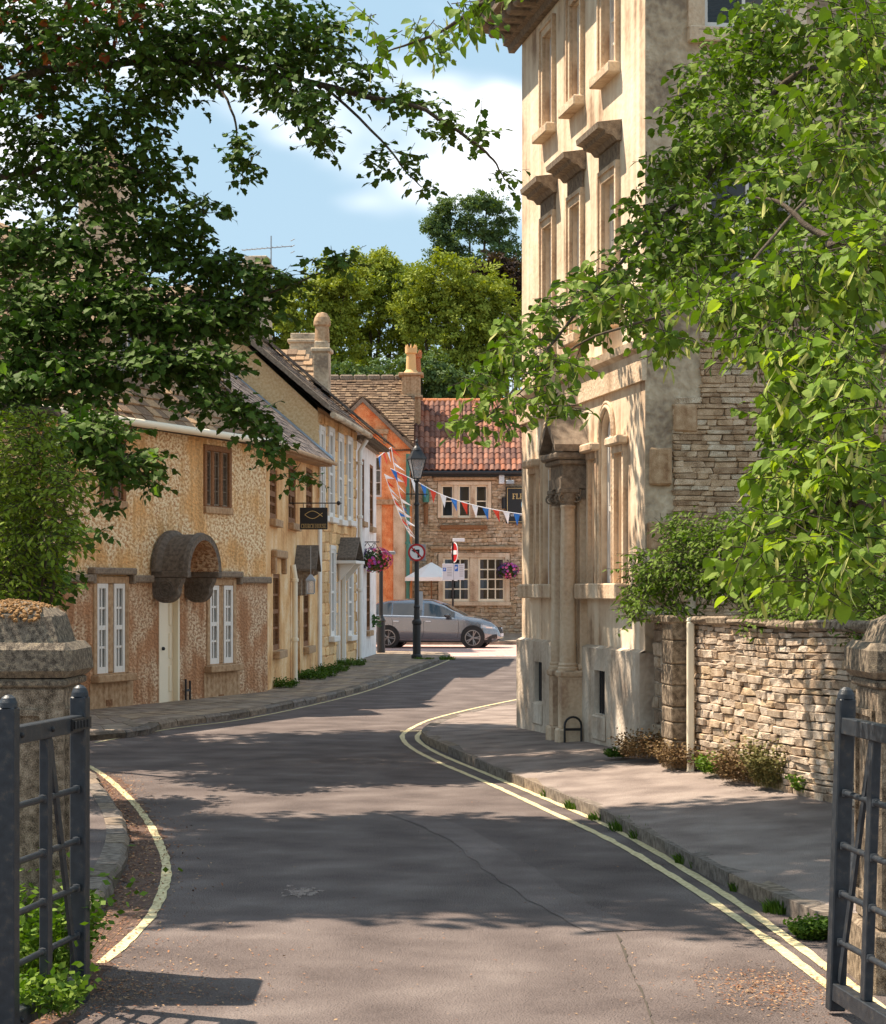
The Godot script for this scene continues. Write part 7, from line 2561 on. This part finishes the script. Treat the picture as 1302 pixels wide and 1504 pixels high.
	var b2 := [[Vector3(-6.4, 9.8, -18.2), Vector3(2.0, 1.2, 2.4), 520], [Vector3(-4.4, 10.2, -17.4), Vector3(1.9, 1.1, 2.2), 480], [Vector3(-5.8, 9.6, -20.2), Vector3(1.8, 1.0, 1.3), 280], [Vector3(-3.8, 10.4, -19.6), Vector3(1.8, 1.0, 1.6), 340], [Vector3(-2.5, 10.8, -18.4), Vector3(1.4, 0.9, 2.0), 240], [Vector3(-6.2, 9.0, -16.2), Vector3(1.4, 1.0, 1.0), 160]]
	hang_leaves(sh, syc_leaf, fill_leaves(b2, Vector2(0.14, 0.2), 8, dark, 0.3, g), M.leaf_dark, 0)
	for b in b2:
		limb(sh, [r2 + Vector3(0.3, 6, -0.2), (r2 + Vector3(0.5, 7.5, 0)).lerp(b[0], 0.5), b[0]], 0.07, 0.02, M.bark)

	# --- lime tree on the right, reaching over the pavement
	var lime := thing("lime_tree", "lime tree with sunlit heart-shaped leaves reaching over the right pavement", "tree")
	var r3 := Vector3(6.2, 0, -14.5)
	limb(lime, [r3, r3 + Vector3(-0.1, 2.5, 0), r3 + Vector3(-0.3, 5, 0.1), r3 + Vector3(-0.2, 8.5, 0)], 0.34, 0.1, M.bark, "trunk")
	var back := [
		[1180, 50, 120, 75, 15.5], [1060, 110, 80, 55, 16], [1250, 150, 70, 80, 15], [1090, 200, 110, 60, 15.5], [1010, 240, 70, 40, 16], [1170, 280, 110, 70, 15], [1010, 320, 80, 50, 15.5], [960, 370, 70, 38, 15.5], [1080, 350, 90, 50, 15],
		[900, 410, 60, 30, 15], [840, 445, 50, 24, 15], [800, 480, 40, 26, 14.5], [930, 450, 70, 34, 14.5], [1200, 380, 90, 60, 14], [1270, 300, 50, 70, 14], [1250, 470, 70, 60, 13.5], [1180, 610, 80, 60, 13.5], [1260, 700, 60, 80, 13],
		[1000, 170, 40, 30, 16], [985, 260, 46, 36, 16], [940, 320, 34, 24, 16], [1100, 60, 60, 50, 16], [1280, 60, 40, 70, 15], [880, 470, 46, 22, 14.5], [1120, 430, 80, 36, 14], [1020, 400, 60, 30, 15], [1220, 560, 80, 40, 13], [1190, 720, 80, 50, 13], [1120, 780, 60, 40, 13], [1250, 800, 60, 60, 12.5], [1180, 850, 70, 40, 12.5],
	]
	var front := [
		[1260, 60, 60, 60, 10.5], [1240, 230, 80, 60, 10.5], [1180, 160, 60, 30, 11], [1270, 380, 60, 70, 9.5], [1170, 420, 90, 50, 10], [1080, 450, 80, 40, 10.5], [1020, 420, 60, 34, 11], [980, 500, 50, 30, 11.5], [900, 440, 50, 26, 11.5],
		[760, 505, 52, 40, 13], [715, 560, 42, 34, 13], [690, 620, 38, 28, 13], [740, 610, 40, 34, 13], [790, 570, 40, 36, 12.5], [820, 600, 30, 30, 12.5], [830, 530, 46, 26, 12.5],
		[1210, 520, 90, 50, 9.5], [1120, 500, 70, 36, 10], [1250, 600, 60, 60, 9], [1160, 580, 60, 36, 9.6], [1240, 700, 70, 60, 9], [1150, 690, 60, 40, 9.4], [1250, 810, 60, 60, 9], [1160, 790, 60, 46, 9.3], [1100, 830, 44, 36, 9.6], [1200, 860, 60, 30, 9.2],
		[560, 75, 28, 16, 12], [620, 55, 36, 22, 12], [690, 20, 46, 26, 12], [650, 85, 24, 12, 12], [540, 10, 20, 14, 12], [740, 5, 26, 10, 12], [1120, 250, 30, 16, 10],
	]
	var light := [Color(0.11, 0.18, 0.023), Color(0.15, 0.22, 0.03), Color(0.2, 0.26, 0.04)]
	var ls := fill_leaves(px_blobs(back, 1.0, 19.0), Vector2(0.045, 0.075), 6, light, 0.45, g)
	var lf := fill_leaves(px_blobs(front, 0.55, 11.0), Vector2(0.032, 0.076), 6, light, 0.55, g)
	ls.append_array(lf)
	var offr := [[Vector3(6.4, 8.0, -13.4), Vector3(1.8, 1.6, 2.0), 110], [Vector3(5.0, 7.6, -12.0), Vector3(1.2, 1.2, 1.4), 60], [Vector3(6.0, 5.2, -13.5), Vector3(1.0, 1.4, 1.2), 60]]
	ls.append_array(fill_leaves(offr, Vector2(0.09, 0.12), 7, light, 0.4, g))
	hang_leaves(lime, lime_leaf, ls, M.leaf_lime, 300)
	var br := []
	for i in 1000:
		var s = lf[g.randi() % lf.size()] if g.randf() < 0.6 else ls[g.randi() % ls.size()]
		br.append([leaf_at(s[0].origin + Vector3(g.randfn(), -1, g.randfn()) * 0.03, Vector3(g.randfn() * 0.5, -1, g.randfn() * 0.5), Vector3(g.randfn(), 0.2, g.randfn()), g.randf_range(0.06, 0.1)), Color(0.5, 0.48, 0.16) * g.randf_range(0.7, 1.2)])
	put_foliage(lime, "flower_bracts", bract, br, M.leaf_lime)
	for pth in [
		[r3 + Vector3(-0.2, 5.5, 0.1), pt(1330, 95, 14.6), pt(1240, 100, 15), pt(1170, 110, 15.3), pt(1090, 190, 15.6), pt(1040, 260, 15.7), pt(960, 330, 15.6), pt(900, 400, 15.2), pt(830, 480, 14.6), pt(740, 590, 13.4), pt(680, 635, 13)],
		[r3 + Vector3(-0.2, 4.2, 0.1), pt(1340, 500, 10), pt(1240, 540, 9.8), pt(1160, 590, 9.8), pt(1120, 620, 9.9)],
		[pt(1240, 100, 15), pt(1235, 180, 14.6), pt(1210, 260, 14.2), pt(1150, 330, 13.6), pt(1060, 430, 12.6), pt(950, 470, 12), pt(860, 500, 12.4), pt(800, 545, 12.6), pt(760, 580, 12.8)],
		[r3 + Vector3(-0.2, 4.8, 0.1), pt(1340, 350, 10), pt(1210, 345, 10), pt(1150, 300, 10.2), pt(1110, 290, 10.4)],
		[r3 + Vector3(-0.2, 3.4, 0.1), pt(1350, 720, 9.2), pt(1260, 730, 9.2), pt(1180, 760, 9.4), pt(1100, 800, 9.6)],
		[r3 + Vector3(-0.2, 6.8, 0.1), pt(1300, -80, 13), pt(1000, -90, 12.2), pt(760, -20, 12), pt(650, 45, 12), pt(570, 75, 12)],
		[r3 + Vector3(-0.2, 6.5, 0.1), r3 + Vector3(0.1, 7.6, 0.6), r3 + Vector3(-0.8, 7.8, 1.4)],
	]:
		limb(lime, pth, 0.03 if pth[0].x > 5.0 else 0.014, 0.004, M.bark)

	# --- bright bush behind the left pier
	var bush := thing("hedge_bush", "bright yellow-green bush growing between the mossy pier and the cottage", "bush")
	var bl := [[40, 650, 60, 60, 19], [60, 720, 60, 60, 19], [100, 720, 30, 50, 18.5], [30, 780, 60, 60, 19], [90, 790, 35, 40, 18.5], [10, 700, 60, 100, 19.5], [10, 860, 90, 60, 19]]
	var yel := [Color(0.15, 0.215, 0.022), Color(0.19, 0.25, 0.026), Color(0.23, 0.285, 0.03)]
	var bs := fill_leaves(px_blobs(bl, 0.5, 34.0), Vector2(0.05, 0.08), 7, yel, 0.2, g)
	bs.append_array(fill_leaves([[Vector3(-3.9, 0.9, -19.2), Vector3(0.6, 1.0, 0.6), 150], [Vector3(-4.6, 1.4, -19.4), Vector3(0.8, 1.5, 0.7), 160]], Vector2(0.05, 0.08), 7, yel, 0.2, g))
	hang_leaves(bush, small_leaf, bs, M.leaf_lime, 0)
	for i in 7:
		limb(bush, [Vector3(-4.1, 0.05, -19.2), Vector3(-4.2 + i * 0.1, 1.2, -19.0 - i * 0.06), pt(i * 17, 820 - i * 22, 19)], 0.03, 0.006, M.twig)
	# --- ivy and shrubs over the boundary wall
	var ivy := thing("wall_shrub", "dense green shrub spilling over the boundary wall coping", "bush")
	var il := [[950, 845, 44, 44, 21.8], [932, 895, 22, 30, 21.5], [1000, 835, 56, 50, 21.4], [1060, 840, 60, 50, 21.0], [1120, 845, 60, 52, 20.2], [1180, 862, 54, 46, 19.4], [1235, 872, 46, 44, 18.7], [1275, 885, 36, 46, 18.2], [1090, 790, 70, 46, 20.8], [1010, 785, 44, 36, 21.6], [1200, 810, 70, 56, 19.4], [1150, 760, 60, 40, 20.0], [1100, 912, 12, 26, 19.6], [1180, 902, 40, 16, 18.6], [1240, 912, 30, 18, 17.8], [1262, 935, 14, 22, 17.2], [990, 895, 30, 14, 21.4], [1140, 898, 30, 14, 19.0]]
	var gr := [Color(0.1, 0.165, 0.02), Color(0.13, 0.195, 0.024), Color(0.16, 0.225, 0.028)]
	var isp := fill_leaves(px_blobs(il, 0.6, 70.0), Vector2(0.04, 0.075), 7, gr, 0.35, g)
	isp.append_array(fill_leaves([[Vector3(3.3, 1.5, -20.5), Vector3(0.7, 0.8, 1.2), 170], [Vector3(4.1, 1.5, -18.6), Vector3(0.8, 0.9, 1.2), 150]], Vector2(0.06, 0.09), 7, gr, 0.3, g))
	hang_leaves(ivy, small_leaf, isp, M.leaf_lime, 0)
	for i in 8:
		limb(ivy, [Vector3(3.2 + i * 0.16, 0.0, -20.6 + i * 0.3), Vector3(3.1 + i * 0.15, 0.9, -20.5 + i * 0.3), Vector3(2.9 + i * 0.15, 2.0, -20.6 + i * 0.35)], 0.035, 0.008, M.twig)

	# --- trees behind the houses
	var clump := clump_shape(g, 12, 0.34)
	var greens := [Color(0.21, 0.265, 0.04), Color(0.26, 0.305, 0.046), Color(0.31, 0.345, 0.054)]
	var deep := [Color(0.095, 0.15, 0.056), Color(0.11, 0.166, 0.062), Color(0.128, 0.184, 0.068)]
	var red := [Color(0.05, 0.033, 0.028), Color(0.058, 0.038, 0.032), Color(0.066, 0.044, 0.036)]
	for k in [
		["light green broad tree behind the brick chimney house", 440, 118, greens, [[430, 480, 50, 60], [475, 430, 46, 40], [400, 470, 45, 50], [450, 530, 60, 40], [495, 480, 40, 60], [510, 410, 34, 34]]],
		["pale green tree rising in the middle behind the orange house", 545, 122, greens, [[545, 412, 42, 34], [520, 460, 44, 50], [580, 450, 44, 54], [550, 520, 60, 50], [605, 500, 34, 50], [560, 388, 26, 18], [605, 420, 24, 30]]],
		["yellow-green tree behind the red pantiled roof", 665, 116, greens, [[650, 420, 50, 44], [690, 430, 50, 44], [620, 460, 34, 44], [670, 490, 60, 50], [720, 480, 46, 56], [640, 540, 60, 40], [720, 550, 60, 40], [760, 500, 40, 60]]],
		["tall dark feathery tree above the yellow-green ones", 690, 150, deep, [[690, 320, 40, 32], [650, 350, 26, 34], [735, 345, 28, 34], [690, 380, 60, 40], [745, 385, 26, 36], [660, 310, 16, 18], [715, 300, 18, 16], [640, 330, 14, 14], [690, 450, 60, 50]]],
		["dark red-leaved tree beside the tall town house", 745, 128, red, [[745, 405, 30, 24], [765, 430, 30, 34], [720, 400, 22, 16], [780, 470, 40, 50]]],
		["deep green tree low behind the orange house chimney", 620, 112, deep, [[620, 555, 40, 40], [680, 570, 60, 30], [560, 560, 40, 30], [500, 560, 40, 30]]],
	]:
		var o := thing("background_tree", k[0], "tree", Transform3D(), "trees behind the roofs")
		var dist: float = k[2]
		var base := pt(k[1], 866, dist)
		base.y = 0
		var spots := []
		for b in k[4]:
			var s := dist / FOC
			var c := pt(b[0], b[1], dist)
			var r := Vector3(b[2] * s, b[3] * s, b[2] * s * 0.9)
			# lumps within the lump, so that the crown breaks into sprays
			for j in int(8 + b[2] * b[3] / 110.0):
				var d := Vector3(g.randfn(), g.randfn(), g.randfn()).normalized()
				var q := c + d * r * pow(g.randf(), 0.4)
				var rr := g.randf_range(0.35, 0.85)
				var tone := g.randf()   # every spray its own green, by chance
				for n in 16:
					var e := Vector3(g.randfn(), g.randfn() * 0.7, g.randfn()) * rr * 0.55
					var tt: float = clampf(tone * 0.65 + g.randf() * 0.35, 0, 0.999) * (k[3].size() - 1)
					var col: Color = (k[3][int(tt)] as Color).lerp(k[3][int(tt) + 1], tt - int(tt))
					spots.append([Transform3D(Basis.from_euler(Vector3(g.randf() * TAU, g.randf() * TAU, 0)).scaled_local(Vector3.ONE * g.randf_range(0.22, 0.4)), q + e), col])
			limb(o, [base + Vector3(0, 4, 0), base.lerp(c, 0.6) + Vector3(0, 1.5, 0), c], 0.22, 0.04, M.bark)
		put_foliage(o, "crown", clump, spots, M.leaf_far)
		limb(o, [base, base + Vector3(0.2, 3, 0), base + Vector3(0, 7, 0)], 0.5, 0.3, M.bark, "trunk")


# ---------------------------------------------------------------- weeds, litter
func tuft(called: String, label: String, at: Vector3, n: int, r: float, h: float, tones: Array, m: Material, broad: float, group: String) -> void:
	var mb := MB.new()
	for i in n:
		var a := rng.randf() * TAU
		var d := Vector3(cos(a), 0, sin(a))
		var p := d * r * sqrt(rng.randf())
		var hh := h * rng.randf_range(0.5, 1.1) * (1.0 - 0.4 * p.length() / r)
		var lean := d * hh * rng.randf_range(0.1, 0.8) + Vector3(rng.randfn(), 0, rng.randfn()) * hh * 0.2
		var s := Vector3(-d.z, 0, d.x).rotated(Vector3.UP, rng.randfn()) * broad * rng.randf_range(0.6, 1.2)
		mb.col = (tones[0] as Color).lerp(tones[1], rng.randf())
		var mid := p + lean * 0.4 + Vector3(0, hh * 0.6, 0)
		var tip := p + lean + Vector3(0, hh, 0)
		if broad > 0.012:   # leaves up a stem
			for k in 4:
				var f := (k + 1) / 4.0
				var q := p.lerp(mid, minf(f * 2, 1.0)) if f < 0.5 else mid.lerp(tip, f * 2 - 1)
				var e := Vector3(rng.randfn(), rng.randf_range(-0.2, 0.7), rng.randfn()).normalized() * broad * 2.4
				var w := e.cross(Vector3(rng.randfn(), 1, rng.randfn())).normalized() * broad * 0.8
				mb.quad(q, q + e * 0.5 - w, q + e, q + e * 0.5 + w)
			mb.tri(p - s * 0.1, p + s * 0.1, tip)
		else:
			mb.quad(p - s, p + s, mid + s * 0.7, mid - s * 0.7)
			mb.tri(mid - s * 0.7, mid + s * 0.7, tip)
	var o := one(called, label, "plant", mb, m, group)
	o.position = at

func make_plants() -> void:
	var green := [Color(0.04, 0.08, 0.012), Color(0.12, 0.2, 0.03)]
	var fresh := [Color(0.08, 0.15, 0.02), Color(0.2, 0.28, 0.04)]
	var dry := [Color(0.12, 0.07, 0.035), Color(0.24, 0.16, 0.07)]
	var olive := [Color(0.1, 0.1, 0.03), Color(0.2, 0.17, 0.06)]
	var wl := "weeds along the foot of the boundary wall"
	tuft("weed_clump", "brown dry weed mound at the foot of the wall pier", gp(962, 1112, 0.25), 800, 0.34, 0.3, dry, M.litter, 0.014, wl)
	tuft("weed_clump", "brown dry weeds at the foot of the cream post", gp(1018, 1126, 0.24), 700, 0.3, 0.32, dry, M.litter, 0.014, wl)
	tuft("weed_clump", "fresh green weed between brown clumps by the wall", gp(1058, 1137, 0.24), 320, 0.16, 0.22, fresh, M.leaf_lime, 0.016, wl)
	tuft("weed_clump", "reddish-brown dry clump against the boundary wall", gp(1100, 1146, 0.24), 760, 0.26, 0.34, dry, M.litter, 0.014, wl)
	tuft("weed_clump", "tall olive bushy weed against the boundary wall", gp(1152, 1155, 0.24), 1100, 0.25, 0.46, olive, M.litter, 0.016, wl)
	tuft("weed_clump", "low yellow-green leafy plant near the wall's near end", gp(1202, 1164, 0.24), 380, 0.17, 0.18, fresh, M.leaf_lime, 0.02, wl)
	tuft("weed_clump", "green weed at the foot of the town house corner", gp(908, 1112, 0.22), 160, 0.12, 0.1, green, M.leaf_lime, 0.016, wl)
	var kw := "weeds in the right kerb"
	for k in [[822, 1170, 0.1, 0.09], [856, 1188, 0.1, 0.09], [888, 1204, 0.08, 0.07], [925, 1220, 0.1, 0.1], [955, 1232, 0.09, 0.1], [1018, 1268, 0.07, 0.08], [1038, 1276, 0.06, 0.07], [1100, 1308, 0.07, 0.07], [1150, 1340, 0.07, 0.08]]:
		tuft("grass_tuft", "small green grass tuft growing in the right kerb channel", gp(k[0], k[1]) + Vector3(-0.02, 0.0, 0), 220, k[2] * 1.5, k[3] * 1.35, green, M.leaf_lime, 0.007, kw)
	tuft("weed_clump", "dense ferny green weed in the channel beside the right gate", gp(1192, 1378), 420, 0.09, 0.12, green, M.leaf_lime, 0.013, kw)
	var lw := "weeds at the foot of the houses"
	for k in [[410, 1010, "green weeds at the foot of the ochre house's near end"], [470, 994, "grassy weeds under the block house's corner"], [515, 978, "grass at the foot of the block house door"], [455, 998, "grassy weeds before the ochre house's far end"], [490, 987, "low grass beside the pale door of the block house"]]:
		tuft("weed_clump", k[2], gp(k[0], k[1], 0.1), 240, 0.34, 0.2, green, M.leaf_lime, 0.02, lw)
	tuft("grass_tuft", "grass tuft at the rounded kerb corner by the street lamp", gp(657, 969, 0.1), 120, 0.2, 0.16, green, M.leaf_lime, 0.012, lw)
	tuft("grass_tuft", "grass tuft at the foot of the street lamp", gp(622, 968, 0.1), 120, 0.3, 0.08, green, M.leaf_lime, 0.012, lw)
	# plants below the left gate
	for k in [[25, 1425, 0.2, 0.62], [62, 1440, 0.14, 0.45], [88, 1450, 0.08, 0.62], [60, 1500, 0.14, 0.25], [0, 1450, 0.2, 0.5]]:
		tuft("nettle", "leafy green nettles growing behind the open left gate", gp(k[0], k[1], 0.08) + Vector3(-0.02, 0, -0.15), 130, k[2], k[3], fresh, M.leaf_lime, 0.02, "nettles at the left gate")
	# fallen leaves in both channels
	var bits := []
	var cols := [Color(0.26, 0.11, 0.055), Color(0.36, 0.17, 0.08), Color(0.15, 0.07, 0.04), Color(0.46, 0.29, 0.16), Color(0.33, 0.21, 0.12)]
	var side := leaf_shape("small")
	for q in [[kerb_right, -1.0, 9000, 0.2], [kerb_near, -1.0, 10000, 0.22], [kerb_left, 1.0, 1500, 0.1]]:
		var line: Array = resample(q[0], 0.1)
		for i in int(q[2]):
			var j := rng.randi() % (line.size() - 1)
			var p: Vector3 = line[j]
			if p.z > -8.5 or p.z < -45:
				continue
			var d: Vector3 = (line[j + 1] - p).normalized()
			var s := Vector3(-d.z, 0, d.x) * float(q[1])
			var spread: float = q[3]
			p += s * absf(rng.randfn()) * spread + d * rng.randf() * 0.1
			p.y = 0.006 + rng.randf() * 0.008
			bits.append([leaf_at(p, Vector3(rng.randfn(), rng.randfn() * 0.15, rng.randfn()), Vector3(rng.randfn() * 0.2, 1, rng.randfn() * 0.2), rng.randf_range(0.01, 0.03)), cols[rng.randi() % 5]])
	for k in [[165, 1455, 0.3, 0.3, 1500], [1140, 1455, 0.2, 0.3, 1500], [260, 1420, 0.5, 0.6, 250], [1000, 1440, 0.4, 0.6, 150], [640, 1350, 1.2, 3.5, 250]]:
		for i in k[4]:
			var p := gp(k[0], k[1]) + Vector3(rng.randfn() * k[2], 0, rng.randfn() * k[3])
			p.y = 0.006 + rng.randf() * 0.006
			bits.append([leaf_at(p, Vector3(rng.randfn(), 0, rng.randfn()), Vector3(rng.randfn() * 0.2, 1, rng.randfn() * 0.2), rng.randf_range(0.008, 0.024)), cols[rng.randi() % 5]])
	var lt := Node3D.new()
	put_foliage(self, "leaf_litter", side, bits, M.litter)
	var node: Node = get_node("leaf_litter")
	tag(node, "brown fallen leaf litter lying in the road channels", "leaf litter")
	lt.free()
